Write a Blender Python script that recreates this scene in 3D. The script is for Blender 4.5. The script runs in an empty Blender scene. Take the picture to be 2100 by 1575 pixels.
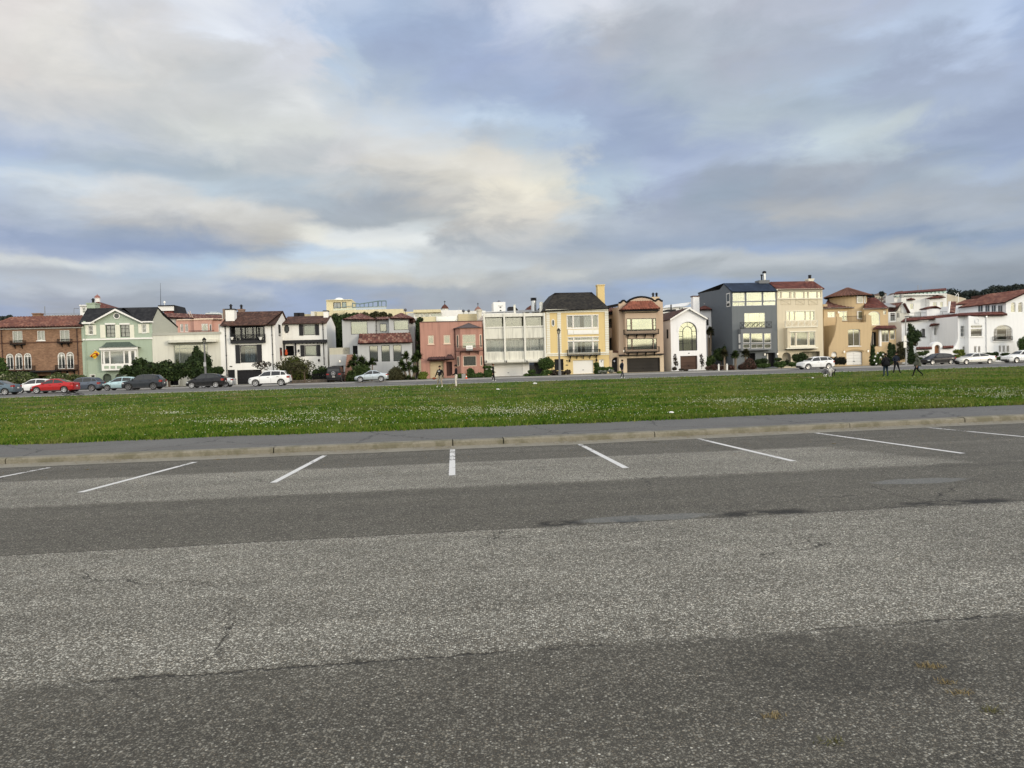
import bpy, bmesh, math, random
import numpy as np
from mathutils import Vector, Matrix, Euler
random.seed(7); rng = np.random.default_rng(7)
SC = bpy.context.scene; COL = SC.collection
R = math.radians
# ------------------------------------------------------------------ camera
FPX, CAMZ = 1456.0, 1.62
PITCH, ROLL = R(1.475), R(1.63)
_F = np.array([0, math.cos(PITCH), -math.sin(PITCH)]); _U0 = np.array([0, math.sin(PITCH), math.cos(PITCH)])
_X = np.array([1.0, 0, 0]); _R = math.cos(ROLL)*_X - math.sin(ROLL)*_U0; _U = math.sin(ROLL)*_X + math.cos(ROLL)*_U0
cd = bpy.data.cameras.new('camera'); cam = bpy.data.objects.new('camera', cd); COL.objects.link(cam)
cd.sensor_width = 36.0; cd.lens = 36.0*FPX/2100.0; cd.clip_start = 0.1; cd.clip_end = 6000
cam.matrix_world = Matrix(((_R[0], _U[0], -_F[0], 0), (_R[1], _U[1], -_F[1], 0), (_R[2], _U[2], -_F[2], CAMZ), (0, 0, 0, 1)))
SC.camera = cam
SC.view_settings.view_transform = 'Standard'; SC.view_settings.look = 'None'
SC.view_settings.exposure = 0.12; SC.view_settings.gamma = 1.0; SC.view_settings.use_curve_mapping = False
SC.cycles.max_bounces = 8; SC.cycles.transparent_max_bounces = 12; SC.cycles.use_denoising = True
SC.cycles.caustics_reflective = False; SC.cycles.caustics_refractive = False

def ray(px, py): return _F + (px-1050.0)/FPX*_R + (787.5-py)/FPX*_U
# the street runs along ES; distance across the green is measured along ED
TH = math.atan(0.11); ES = np.array([math.cos(TH), math.sin(TH), 0]); ED = np.array([-math.sin(TH), math.cos(TH), 0])
def on_d(px, py, d):
    v = ray(px, py); t = d/(v@ED); return (v@ES)*t, CAMZ + v[2]*t
def on_z(px, py, z):
    v = ray(px, py); t = (z-CAMZ)/v[2]; return (v@ES)*t, (v@ED)*t
def W(s, d, z): return Vector((ES*s + ED*d + np.array([0, 0, z])).tolist())

def s2l(c): return tuple((x/12.92 if x <= 0.04045 else ((x+0.055)/1.055)**2.4) for x in c)
def rgb(r, g, b): return s2l((r/255, g/255, b/255))

# ------------------------------------------------------------------ sky and sun
SUN_AZ, SUN_EL = R(128), R(13)        # clockwise from straight ahead: behind, to the right
class NG:
    """tiny helper to write node graphs as expressions"""
    def __init__(s, tree): s.t = tree; s.n = tree.nodes; s.l = tree.links
    def new(s, typ, **kw):
        n = s.n.new(typ)
        for k, v in kw.items(): setattr(n, k, v)
        return n
    def put(s, sock, v):
        if v is None: return
        if isinstance(v, bpy.types.NodeSocket): s.l.new(v, sock)
        else:
            try: sock.default_value = v
            except Exception: sock.default_value = (v[0], v[1], v[2], 1.0) if hasattr(v, '__len__') else (v, v, v, 1)
    def math(s, op, a, b=None, c=None, clamp=False):
        n = s.new('ShaderNodeMath', operation=op, use_clamp=clamp)
        for i, v in enumerate((a, b, c)): s.put(n.inputs[i], v)
        return n.outputs[0]
    def noise(s, vec, scale, detail=3, rough=0.5, dist=0.0, dim='3D'):
        n = s.new('ShaderNodeTexNoise', noise_dimensions=dim)
        s.put(n.inputs['Vector'], vec); n.inputs['Scale'].default_value = scale; n.inputs['Detail'].default_value = detail
        n.inputs['Roughness'].default_value = rough; n.inputs['Distortion'].default_value = dist
        return n.outputs['Fac'], n.outputs['Color']
    def voro(s, vec, scale, feat='F1', rand=1.0):
        n = s.new('ShaderNodeTexVoronoi', feature=feat); s.put(n.inputs['Vector'], vec)
        n.inputs['Scale'].default_value = scale; n.inputs['Randomness'].default_value = rand
        return n.outputs
    def mix(s, f, a, b, mode='MIX'):
        n = s.new('ShaderNodeMix', data_type='RGBA', blend_type=mode)
        s.put(n.inputs[0], f); s.put(n.inputs[6], a); s.put(n.inputs[7], b); return n.outputs[2]
    def ss(s, v, a, b, lo=0.0, hi=1.0, kind='SMOOTHSTEP'):
        n = s.new('ShaderNodeMapRange', interpolation_type=kind); s.put(n.inputs[0], v)
        for i, x in enumerate((a, b, lo, hi)): s.put(n.inputs[1+i], x)
        return n.outputs[0]
    def xyz(s, v):
        n = s.new('ShaderNodeSeparateXYZ'); s.put(n.inputs[0], v); return n.outputs
    def comb(s, x, y, z):
        n = s.new('ShaderNodeCombineXYZ')
        for i, v in enumerate((x, y, z)): s.put(n.inputs[i], v)
        return n.outputs[0]
    def ramp(s, f, stops, interp='LINEAR'):
        n = s.new('ShaderNodeValToRGB'); cr = n.color_ramp; cr.interpolation = interp; s.put(n.inputs[0], f)
        for i, (p, c) in enumerate(stops):
            e = cr.elements[i] if i < 2 else cr.elements.new(p)
            e.position = p; e.color = (c[0], c[1], c[2], 1)
        return n.outputs[0]
    def vmath(s, op, a, b=None):
        n = s.new('ShaderNodeVectorMath', operation=op); s.put(n.inputs[0], a); s.put(n.inputs[1], b); return n.outputs[0]

SKYCOLS = {   # cloud colours read down the photograph, by column (photo y and sRGB)
 0: '0 222 215 214,100 215 210 208,160 216 210 208,225 203 203 208,260 185 192 210,300 165 180 210,330 170 187 218,360 190 205 228,400 178 190 212,450 172 180 205,490 160 173 205,515 190 195 210,540 188 186 195,570 180 190 210,600 165 172 190,640 150 163 195',
 150: '0 224 219 218,100 222 217 214,160 214 210 208,225 205 204 207,280 185 193 208,320 168 180 200,350 180 195 215,375 205 212 222,410 185 193 207,450 165 175 195,490 145 160 192,519 155 168 198,540 205 208 212,560 175 180 192,590 185 190 202,620 160 165 182',
 300: '0 215 214 221,100 212 210 212,160 206 205 206,225 204 204 206,280 195 199 206,320 175 185 198,350 168 182 200,380 212 213 217,410 205 204 206,450 178 180 188,480 150 163 188,512 140 157 192,540 188 196 210,560 170 183 202,590 175 182 195,620 160 166 180',
 450: '0 220 222 232,60 218 222 234,100 205 206 212,160 196 198 203,225 204 205 207,270 210 211 210,310 200 203 206,350 172 183 195,385 185 198 212,420 215 213 212,450 205 202 200,480 185 184 188,508 142 157 185,535 170 190 215,560 178 192 212,590 185 190 202,620 150 160 180',
 600: '0 200 208 228,60 205 210 226,120 205 206 216,200 215 216 219,270 213 214 214,310 195 197 202,345 190 194 200,380 178 190 204,420 172 182 195,440 205 203 202,470 198 194 190,500 188 185 184,520 160 172 192,545 208 209 208,565 205 203 200,585 160 172 198,610 150 165 198',
 700: '0 178 192 218,60 175 192 220,120 178 194 216,200 198 204 213,270 212 213 217,330 206 205 208,370 190 194 200,410 172 182 195,445 165 173 185,470 222 220 214,490 225 222 216,510 185 200 220,530 195 210 228,550 212 213 212,575 190 190 192,600 150 165 195',
 800: '0 165 182 212,60 160 178 210,120 160 176 206,180 172 186 208,240 198 206 218,300 214 213 214,340 212 208 204,380 190 190 192,420 165 172 184,450 165 172 182,475 215 217 220,500 225 226 226,520 200 212 226,545 205 210 215,570 200 198 195,595 160 170 190,620 165 170 185',
 900: '0 168 184 212,60 155 172 205,120 155 170 202,180 160 176 206,240 190 202 220,290 206 209 214,330 222 217 210,370 212 207 200,410 188 186 186,440 172 176 182,470 205 210 215,490 222 224 226,520 198 202 207,550 195 200 206,580 196 196 196,600 165 172 185',
 1000: '0 175 186 212,60 158 174 206,120 155 170 204,180 158 173 203,225 180 196 220,250 192 208 230,290 185 195 210,340 222 216 208,380 230 222 208,420 215 209 200,460 190 188 188,490 175 180 188,520 178 184 194,550 192 198 206,580 178 180 184,610 160 165 178',
 1080: '0 190 198 220,100 165 177 206,200 155 172 205,250 174 192 217,300 185 198 213,340 215 213 208,390 234 227 213,430 222 214 203,480 198 197 198,520 177 183 194,560 195 196 198,600 164 172 187',
 1150: '0 205 210 225,60 182 192 212,120 165 176 202,180 158 170 200,240 156 172 202,290 172 188 212,340 205 208 210,380 220 217 208,420 212 210 206,450 200 206 214,480 190 193 198,510 170 178 192,540 176 182 192,570 196 198 200,600 160 172 195',
 1250: '0 212 214 226,40 200 203 214,90 178 182 195,150 165 176 200,220 158 172 202,280 150 166 198,330 158 175 204,370 180 196 212,410 182 196 210,450 175 184 198,500 158 170 190,540 178 184 194,570 170 176 186,600 150 166 195',
 1400: '0 192 198 212,60 180 186 200,120 178 186 200,200 170 182 198,260 155 170 200,310 152 167 200,340 168 182 212,380 158 170 198,420 158 168 190,460 162 172 192,500 150 165 190,525 190 196 205,550 170 176 185,580 150 170 205,610 165 178 198',
 1550: '0 180 184 200,60 172 180 196,120 172 178 194,180 172 182 198,240 176 188 202,300 165 178 204,350 155 166 186,400 152 166 186,440 160 172 192,480 152 165 188,505 150 168 200,530 185 190 198,560 165 172 182,590 145 165 198',
 1700: '0 178 184 202,60 172 180 198,120 168 178 200,170 172 188 212,230 168 182 200,270 192 204 214,300 182 194 208,340 165 172 186,390 158 166 182,430 178 180 186,470 155 168 190,500 140 160 192,530 178 184 194,560 155 164 178,600 145 158 180',
 1850: '0 172 182 208,60 180 195 222,110 165 178 204,150 158 170 196,210 162 175 198,255 192 202 210,290 180 192 204,330 158 168 186,370 160 172 190,410 175 180 190,450 160 170 188,480 138 156 186,515 182 187 195,550 152 161 177,600 140 154 176',
 2000: '0 180 196 226,60 182 198 228,110 172 186 214,150 160 172 198,200 166 180 208,260 158 172 200,300 150 166 194,340 172 184 200,380 165 174 190,420 168 176 190,460 160 172 192,490 140 158 184,515 172 180 190,550 155 162 175,590 142 152 168',
 2100: '0 168 186 220,60 160 178 212,120 162 176 206,180 160 174 202,240 150 164 194,300 150 166 198,350 168 182 206,400 160 172 194,450 165 175 192,490 145 162 190,520 165 174 188,550 150 158 172,600 138 150 168',
}
EMAX = 0.62
def build_world():
    w = bpy.data.worlds.new('World'); SC.world = w; w.use_nodes = True
    g = NG(w.node_tree); g.n.clear()
    dirv = g.new('ShaderNodeNewGeometry').outputs['Incoming']
    dirv = g.vmath('SCALE', dirv); dirv.node.inputs['Scale'].default_value = -1.0
    x, y, z = g.xyz(dirv)
    zc = g.math('MAXIMUM', z, 0.0)
    inv = g.math('DIVIDE', 1.0, g.math('ADD', zc, 0.09))
    plane = g.comb(g.math('MULTIPLY', x, inv), g.math('MULTIPLY', y, inv), 0.0)      # cloud deck overhead
    az = g.math('ARCTAN2', x, y); el = g.math('ARCSINE', g.math('MINIMUM', z, 0.9999))
    nf, nc = g.noise(plane, 0.9, 4, 0.55, 0.4)
    cx, cy, cz = g.xyz(nc)
    nf2, nc2 = g.noise(g.comb(g.math('MULTIPLY', az, 1.0), g.math('MULTIPLY', el, 2.2), 0.0), 8.0, 8, 0.58, 0.35)
    dx, dy, dz = g.xyz(nc2)
    # warp strength falls towards the horizon, as a flat cloud deck does
    amp = g.math('ADD', g.math('MULTIPLY', zc, 0.085), 0.006)
    wel = g.math('ADD', el, g.math('MULTIPLY', g.math('ADD', g.math('SUBTRACT', cx, 0.5), g.math('MULTIPLY', g.math('SUBTRACT', dx, 0.5), 2.1)), amp))
    waz = g.math('ADD', az, g.math('ADD', g.math('MULTIPLY', g.math('SUBTRACT', cy, 0.5), 0.12), g.math('MULTIPLY', g.math('SUBTRACT', dy, 0.5), 0.26)))
    t = g.math('DIVIDE', wel, EMAX)
    prev = None; pa = None
    for px, stops in SKYCOLS.items():
        st = []
        for py, r_, g_, b_ in (map(int, q.split()) for q in stops.split(',')):
            v = ray(px, py); v = v/np.linalg.norm(v)
            st.append((max(0.0, math.asin(v[2]))/EMAX, rgb(r_, g_, b_)))
        v = ray(px, 400); a = math.atan2(v[0], v[1])
        c = g.ramp(t, sorted(st), 'EASE')
        prev = c if prev is None else g.mix(g.ss(waz, pa, a), prev, c)
        pa = a
    fine, _ = g.noise(plane, 4.2, 9, 0.60, 0.5)
    big, _ = g.noise(plane, 1.7, 5, 0.55, 0.3)
    gain = g.math('ADD', 1.06, g.math('ADD', g.math('MULTIPLY', g.math('SUBTRACT', fine, 0.5), 0.17), g.math('MULTIPLY', g.math('SUBTRACT', nf2, 0.5), 0.36)))
    gm = g.new('ShaderNodeGamma'); g.put(gm.inputs[0], prev); gm.inputs[1].default_value = 1.10; hs = g.new('ShaderNodeHueSaturation'); hs.inputs['Saturation'].default_value = 0.84; g.put(hs.inputs['Color'], gm.outputs[0]); prev = g.vmath('MULTIPLY', hs.outputs[0], (0.965, 0.985, 0.965))
    front = g.vmath('SCALE', prev); g.put(front.node.inputs['Scale'], gain)
    # the rest of the dome: thinner, brighter cloud towards the sunset behind the camera
    sd = (math.sin(R(149)), math.cos(R(149)))
    toward = g.math('ADD', g.math('MULTIPLY', x, sd[0]), g.math('MULTIPLY', y, sd[1]))
    backc = g.mix(g.ss(big, 0.35, 0.65), (1.42, 1.45, 1.52, 1), (2.05, 1.98, 1.86, 1))
    backf = g.ss(y, 0.35, -0.55)
    backc = g.mix(g.ss(el, 0.16, 0.02), backc, (1.75, 1.62, 1.22, 1))
    rn, _ = g.noise(g.comb(az, 0.0, 0.0), 7.0, 4, 0.55); ridge = g.math('ADD', 0.006, g.math('MULTIPLY', rn, 0.040))     # hills across the bay, behind the camera
    over = g.ss(g.math('SUBTRACT', el, ridge), -0.002, 0.003)
    backc = g.mix(over, (0.20, 0.22, 0.22, 1), backc)
    col = g.mix(backf, front, backc)
    band = g.math('MULTIPLY', g.math('MULTIPLY', g.ss(toward, 0.970, 0.990), g.ss(el, 0.26, 0.05)), g.math('MULTIPLY', over, g.ss(nf2, 0.32, 0.62, 0.45, 1.1)))
    glow = g.new('ShaderNodeRGB').outputs[0]; glow.default_value = (2.2, 2.12, 1.22, 1)
    gs = g.vmath('SCALE', glow); g.put(gs.node.inputs['Scale'], band)
    col = g.vmath('ADD', col, gs)
    # ground side of the dome
    col = g.mix(g.ss(z, 0.0, -0.03), col, (0.16, 0.16, 0.15, 1))
    bg = g.new('ShaderNodeBackground'); g.put(bg.inputs[0], col); bg.inputs[1].default_value = 1.0
    sky = g.new('ShaderNodeTexSky', sky_type='NISHITA', sun_disc=False, sun_elevation=SUN_EL, sun_rotation=SUN_AZ)
    bg2 = g.new('ShaderNodeBackground'); g.put(bg2.inputs[0], sky.outputs[0]); bg2.inputs[1].default_value = 0.08
    mx = g.new('ShaderNodeMixShader'); mx.inputs[0].default_value = 0.95
    g.l.new(bg2.outputs[0], mx.inputs[1]); g.l.new(bg.outputs[0], mx.inputs[2])
    out = g.new('ShaderNodeOutputWorld'); g.l.new(mx.outputs[0], out.inputs[0])
build_world()
sl = bpy.data.lights.new('sun', 'SUN'); sl.energy = 1.35; sl.angle = R(14); sl.color = (1.0, 0.86, 0.66)
so = bpy.data.objects.new('sun', sl); COL.objects.link(so)
sv = Vector((math.sin(SUN_AZ)*math.cos(SUN_EL), math.cos(SUN_AZ)*math.cos(SUN_EL), math.sin(SUN_EL)))
so.rotation_euler = sv.to_track_quat('Z', 'Y').to_euler(); so.location = sv*300

# ------------------------------------------------------------------ mesh helpers
class MB:
    def __init__(s): s.v = []; s.f = []; s.m = []; s.mi = 0
    def add(s, vs, fs):
        o = len(s.v); s.v += [tuple(map(float, p)) for p in vs]
        for f in fs: s.f.append(tuple(i+o for i in f)); s.m.append(s.mi)
        return s
    def box(s, x0, x1, y0, y1, z0, z1):
        return s.add([(x0,y0,z0),(x1,y0,z0),(x1,y1,z0),(x0,y1,z0),(x0,y0,z1),(x1,y0,z1),(x1,y1,z1),(x0,y1,z1)],
                     [(0,3,2,1),(4,5,6,7),(0,1,5,4),(1,2,6,5),(2,3,7,6),(3,0,4,7)])
    def prism(s, poly, y0, y1):            # poly in (x, z), extruded along y
        n = len(poly); vs = [(x, y0, z) for x, z in poly]+[(x, y1, z) for x, z in poly]
        return s.add(vs, [tuple(range(n)), tuple(range(2*n-1, n-1, -1))]+[(i, i+n, (i+1) % n+n, (i+1) % n) for i in range(n)])
    def prism_x(s, poly, x0, x1):          # poly in (y, z), extruded along x
        n = len(poly); vs = [(x0, y, z) for y, z in poly]+[(x1, y, z) for y, z in poly]
        return s.add(vs, [tuple(range(n)), tuple(range(2*n-1, n-1, -1))]+[(i, i+n, (i+1) % n+n, (i+1) % n) for i in range(n)])
    def prism_z(s, poly, z0, z1):          # poly in (x, y)
        n = len(poly); vs = [(x, y, z0) for x, y in poly]+[(x, y, z1) for x, y in poly]
        return s.add(vs, [tuple(range(n)), tuple(range(2*n-1, n-1, -1))]+[(i, i+n, (i+1) % n+n, (i+1) % n) for i in range(n)])
    def tube(s, a, b, r0, r1=None, n=6):
        r1 = r0 if r1 is None else r1
        a = np.array(a, float); b = np.array(b, float); d = b-a; L = np.linalg.norm(d)
        if L < 1e-6: return s
        d /= L; h = np.array([0, 0, 1.0]) if abs(d[2]) < 0.9 else np.array([1.0, 0, 0])
        p = np.cross(d, h); p /= np.linalg.norm(p); q = np.cross(d, p); vs = []
        for c, r in ((a, r0), (b, r1)):
            for i in range(n):
                t = 2*math.pi*i/n; vs.append(c+r*(math.cos(t)*p+math.sin(t)*q))
        return s.add(vs, [(i, (i+1) % n, (i+1) % n+n, i+n) for i in range(n)]+[tuple(range(n-1, -1, -1)), tuple(range(n, 2*n))])
    def path(s, pts, r, n=6):
        for a, b in zip(pts[:-1], pts[1:]): s.tube(a, b, r, r, n)
        return s
    def lathe(s, prof, c=(0, 0, 0), n=12, axis='z'):   # prof: (r, h)
        vs = []
        for r, h in prof:
            for i in range(n):
                t = 2*math.pi*i/n; x, y = r*math.cos(t), r*math.sin(t)
                p = (x, y, h) if axis == 'z' else ((x, h, y) if axis == 'y' else (h, x, y))
                vs.append((c[0]+p[0], c[1]+p[1], c[2]+p[2]))
        fs = []
        for k in range(len(prof)-1):
            for i in range(n):
                j = (i+1) % n; fs.append((k*n+i, k*n+j, (k+1)*n+j, (k+1)*n+i))
        fs += [tuple(range(n-1, -1, -1)), tuple(range((len(prof)-1)*n, len(prof)*n))]
        return s.add(vs, fs)
    def ball(s, c, r, n=8, k=5, sc=(1, 1, 1)):
        prof = [(max(1e-3, math.sin(math.pi*i/k)), -math.cos(math.pi*i/k)) for i in range(k+1)]
        o = len(s.v); s.lathe(prof, (0, 0, 0), n)
        for i in range(o, len(s.v)):
            x, y, z = s.v[i]; s.v[i] = (c[0]+x*r*sc[0], c[1]+y*r*sc[1], c[2]+z*r*sc[2])
        return s
    def quad(s, a, b, c, d): return s.add([a, b, c, d], [(0, 1, 2, 3)])
    def mesh(s, name, mats, smooth=False, fix=True):
        me = bpy.data.meshes.new(name); me.from_pydata(s.v, [], s.f)
        for m in (mats if isinstance(mats, (list, tuple)) else [mats]): me.materials.append(m)
        if any(s.m): me.polygons.foreach_set('material_index', s.m)
        if fix and len(s.f) < 60000:
            bm = bmesh.new(); bm.from_mesh(me); bmesh.ops.recalc_face_normals(bm, faces=bm.faces); bm.to_mesh(me); bm.free()
        if smooth: me.polygons.foreach_set('use_smooth', [True]*len(me.polygons))
        me.update(); return me
    def build(s, name, mats, parent=None, smooth=False, fix=True):
        return link(name, s.mesh(name, mats, smooth, fix), parent)
def link(name, data, parent=None):
    o = bpy.data.objects.new(name, data); COL.objects.link(o)
    if parent is not None: o.parent = parent
    return o
def tag(o, label=None, cat=None, group=None, kind=None):
    if label: o['label'] = label
    if cat: o['category'] = cat
    if group: o['group'] = group
    if kind: o['kind'] = kind
    return o
def root(name, label, cat, loc, rz=0.0, group=None):
    o = bpy.data.objects.new(name, None); COL.objects.link(o); o.empty_display_size = 0.3
    o.location = loc; o.rotation_euler = (0, 0, rz); return tag(o, label, cat, group)
def kids(o): return [c for c in COL.objects if c.parent is o]
def copy_tree(o, parent=None):
    c = o.copy(); COL.objects.link(c)
    if parent is not None: c.parent = parent
    for ch in list(o.children): copy_tree(ch, c)
    return c
# ------------------------------------------------------------------ materials
MATS = {}
def new_mat(name):
    m = bpy.data.materials.new(name); m.use_nodes = True
    g = NG(m.node_tree); bs = g.n['Principled BSDF']; return m, g, bs
def bump(g, bs, h, strength=0.3, dist=0.01):
    b = g.new('ShaderNodeBump'); b.inputs['Strength'].default_value = strength; b.inputs['Distance'].default_value = dist
    g.put(b.inputs['Height'], h); g.l.new(b.outputs[0], bs.inputs['Normal'])
def objco(g): return g.new('ShaderNodeTexCoord').outputs['Object']
def paint(name, c, rough=0.6, var=0.10, stain=0.0, metal=0.0, bumpv=0.15, coat=0.0, spec=0.16):
    """stucco / painted surface with mottling, vertical weather streaks and fine relief"""
    if name in MATS: return MATS[name]
    m, g, bs = new_mat(name); co = objco(g)
    f1, _ = g.noise(co, 0.7, 4, 0.6); f2, _ = g.noise(co, 9.0, 3, 0.6)
    st = g.vmath('MULTIPLY', co, (2.2, 2.2, 0.16)); f3, _ = g.noise(st, 1.5, 4, 0.6)
    v = g.math('ADD', 1.0, g.math('ADD', g.math('MULTIPLY', g.math('SUBTRACT', f1, 0.5), var*1.6), g.math('MULTIPLY', g.math('SUBTRACT', f2, 0.5), var)))
    if stain: v = g.math('MULTIPLY', v, g.ss(f3, 0.42, 0.72, 1.0, 1.0-stain))
    col = g.vmath('SCALE', (c[0], c[1], c[2])); g.put(col.node.inputs['Scale'], v)
    g.put(bs.inputs['Base Color'], col); bs.inputs['Roughness'].default_value = rough; bs.inputs['Metallic'].default_value = metal
    bs.inputs['Coat Weight'].default_value = coat; bs.inputs['Coat Roughness'].default_value = 0.04
    bs.inputs['Specular IOR Level'].default_value = spec
    if bumpv:
        f4, _ = g.noise(co, 35.0, 3, 0.6); bump(g, bs, f4, bumpv, 0.02)
    MATS[name] = m; return m
def siding(name, c, pitch=0.2):
    if name in MATS: return MATS[name]
    m, g, bs = new_mat(name); co = objco(g); x, y, z = g.xyz(co)
    fr = g.math('FRACT', g.math('DIVIDE', z, pitch)); f1, _ = g.noise(co, 1.2, 4, 0.6)
    v = g.math('ADD', 0.92, g.math('MULTIPLY', f1, 0.16)); v = g.math('MULTIPLY', v, g.ss(fr, 0.0, 0.14, 0.86, 1.0, 'LINEAR'))
    col = g.vmath('SCALE', c); g.put(col.node.inputs['Scale'], v)
    g.put(bs.inputs['Base Color'], col); bs.inputs['Roughness'].default_value = 0.55; bump(g, bs, g.math('SUBTRACT', 1.0, fr), 0.5, 0.02)
    MATS[name] = m; return m
def brick(name, c1, c2, mortar):
    if name in MATS: return MATS[name]
    m, g, bs = new_mat(name); co = objco(g); x, y, z = g.xyz(co)
    n = g.new('ShaderNodeTexBrick'); g.put(n.inputs['Vector'], g.comb(g.math('ADD', x, y), z, 0.0))
    n.inputs['Scale'].default_value = 1.0; n.inputs['Brick Width'].default_value = 0.23; n.inputs['Row Height'].default_value = 0.075
    n.inputs['Mortar Size'].default_value = 0.009; g.put(n.inputs['Color1'], (*c1, 1)); g.put(n.inputs['Color2'], (*c2, 1)); g.put(n.inputs['Mortar'], (*mortar, 1))
    f1, _ = g.noise(co, 0.9, 5, 0.65); f2, _ = g.noise(g.vmath('MULTIPLY', co, (1.0, 1.0, 3.2)), 2.2, 3, 0.7)
    col = g.mix(1.0, n.outputs['Color'], g.ramp(f1, [(0.3, (0.78, 0.74, 0.70)), (0.7, (1.18, 1.18, 1.18))]), 'MULTIPLY')
    col = g.mix(1.0, col, g.ramp(f2, [(0.35, (0.72, 0.70, 0.70)), (0.65, (1.22, 1.22, 1.2))]), 'MULTIPLY')
    g.put(bs.inputs['Base Color'], col); bs.inputs['Roughness'].default_value = 0.85; bump(g, bs, n.outputs['Fac'], -0.4, 0.01)
    MATS[name] = m; return m
def tilemat(name, cols, w=0.26, h=0.38, rough=0.75):
    """clay tiles / shingles: one colour per tile, from the sheet's own coordinates in metres"""
    if name in MATS: return MATS[name]
    m, g, bs = new_mat(name); uv = g.new('ShaderNodeUVMap').outputs[0]; x, y, z = g.xyz(uv)
    row = g.math('FLOOR', g.math('DIVIDE', y, h)); cx = g.math('FLOOR', g.math('DIVIDE', x, w))
    wn = g.new('ShaderNodeTexWhiteNoise', noise_dimensions='2D'); g.put(wn.inputs['Vector'], g.comb(cx, row, 0.0))
    k = len(cols); col = g.ramp(wn.outputs['Value'], [(i/k, c) for i, c in enumerate(cols)], 'CONSTANT')
    f1, _ = g.noise(objco(g), 0.8, 5, 0.65)
    col = g.mix(1.0, col, g.ramp(f1, [(0.3, (0.7, 0.7, 0.72)), (0.7, (1.2, 1.18, 1.15))]), 'MULTIPLY')
    fr = g.math('FRACT', g.math('DIVIDE', y, h)); v = g.ss(fr, 0.0, 0.16, 0.6, 1.0, 'LINEAR')
    sc = g.vmath('SCALE', col); g.put(sc.node.inputs['Scale'], v)
    g.put(bs.inputs['Base Color'], sc); bs.inputs['Roughness'].default_value = rough
    f2, _ = g.noise(objco(g), 25, 3); bump(g, bs, f2, 0.4, 0.02); bs.inputs['Specular IOR Level'].default_value = 0.15
    MATS[name] = m; return m
def glass(name='window_glass', tint=(0.93, 0.95, 0.95), refl=0.05):
    if name in MATS: return MATS[name]
    m, g, bs = new_mat(name); g.n.remove(bs)
    tr = g.new('ShaderNodeBsdfTransparent'); g.put(tr.inputs[0], (*tint, 1))
    gl = g.new('ShaderNodeBsdfGlossy'); gl.inputs['Roughness'].default_value = 0.02; g.put(gl.inputs[0], (0.97, 0.97, 0.97, 1))
    fr = g.new('ShaderNodeFresnel'); fr.inputs[0].default_value = 1.5
    f = g.math('ADD', g.math('MULTIPLY', fr.outputs[0], 0.8), refl, clamp=True)
    mx = g.new('ShaderNodeMixShader'); g.put(mx.inputs[0], f); g.l.new(tr.outputs[0], mx.inputs[1]); g.l.new(gl.outputs[0], mx.inputs[2])
    g.l.new(mx.outputs[0], g.n['Material Output'].inputs[0]); MATS[name] = m; return m
def cloth(name, c, folds=14.0):
    if name in MATS: return MATS[name]
    m, g, bs = new_mat(name); co = objco(g); x, y, z = g.xyz(co)
    f1, _ = g.noise(g.vmath('MULTIPLY', co, (folds, 1.0, 0.1)), 1.0, 2, 0.5)
    col = g.vmath('SCALE', c); g.put(col.node.inputs['Scale'], g.ss(f1, 0.3, 0.7, 0.78, 1.08))
    g.put(bs.inputs['Base Color'], col); bs.inputs['Roughness'].default_value = 0.9; bump(g, bs, f1, 0.5, 0.05)
    MATS[name] = m; return m
def leafmat(name, c1, c2, c3=None, rough=0.6):
    if name in MATS: return MATS[name]
    m, g, bs = new_mat(name)
    geo = g.new('ShaderNodeNewGeometry'); rnd = geo.outputs['Random Per Island']
    f1, _ = g.noise(objco(g), 1.3, 3, 0.6)
    v = g.math('ADD', g.math('MULTIPLY', rnd, 0.6), g.math('MULTIPLY', f1, 0.5))
    stops = [(0.15, c1), (0.75, c2)]
    if c3: stops.append((0.93, c3))
    g.put(bs.inputs['Base Color'], g.ramp(v, stops)); bs.inputs['Roughness'].default_value = rough
    bs.inputs['Specular IOR Level'].default_value = 0.08
    MATS[name] = m; return m
def flat(name, c, rough=0.5, metal=0.0, emit=None, es=1.0):
    if name in MATS: return MATS[name]
    m, g, bs = new_mat(name)
    f1, _ = g.noise(objco(g), 6.0, 3); col = g.vmath('SCALE', c); g.put(col.node.inputs['Scale'], g.math('ADD', 0.92, g.math('MULTIPLY', f1, 0.16)))
    g.put(bs.inputs['Base Color'], col); bs.inputs['Roughness'].default_value = rough; bs.inputs['Metallic'].default_value = metal
    if emit: g.put(bs.inputs['Emission Color'], (*emit, 1)); bs.inputs['Emission Strength'].default_value = es
    MATS[name] = m; return m
WHITE = (0.80, 0.80, 0.78)
M_white = paint('white_trim', (0.78, 0.77, 0.73), 0.5, 0.05)
M_black = paint('black_iron', (0.012, 0.012, 0.013), 0.6, 0.1, spec=0.08)
M_dark = paint('dark_trim', (0.024, 0.024, 0.027), 0.6, 0.1, spec=0.08)
M_interior = flat('dark_interior', (0.03, 0.028, 0.026), 0.9)
M_curt = cloth('white_curtain', (0.62, 0.61, 0.55))
M_curtg = cloth('grey_curtain', (0.35, 0.345, 0.31))
M_blind = cloth('pale_blind', (0.55, 0.58, 0.46), 0.2)
M_mint = cloth('mint_reflection', (0.62, 0.80, 0.70), 0.2)  # mint reflection of the panes, painted on a sheet behind the glass
M_glass = glass()
M_glassy = glass('bright_glass', (0.80, 0.82, 0.74), 0.17)
M_metal = paint('galvanised_metal', (0.55, 0.57, 0.58), 0.35, 0.1, metal=0.8)
TERRA = [(0.16, 0.066, 0.046), (0.20, 0.085, 0.058), (0.125, 0.052, 0.040), (0.24, 0.12, 0.085), (0.15, 0.066, 0.050)]
M_terra = tilemat('terracotta_tiles', TERRA)
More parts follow.
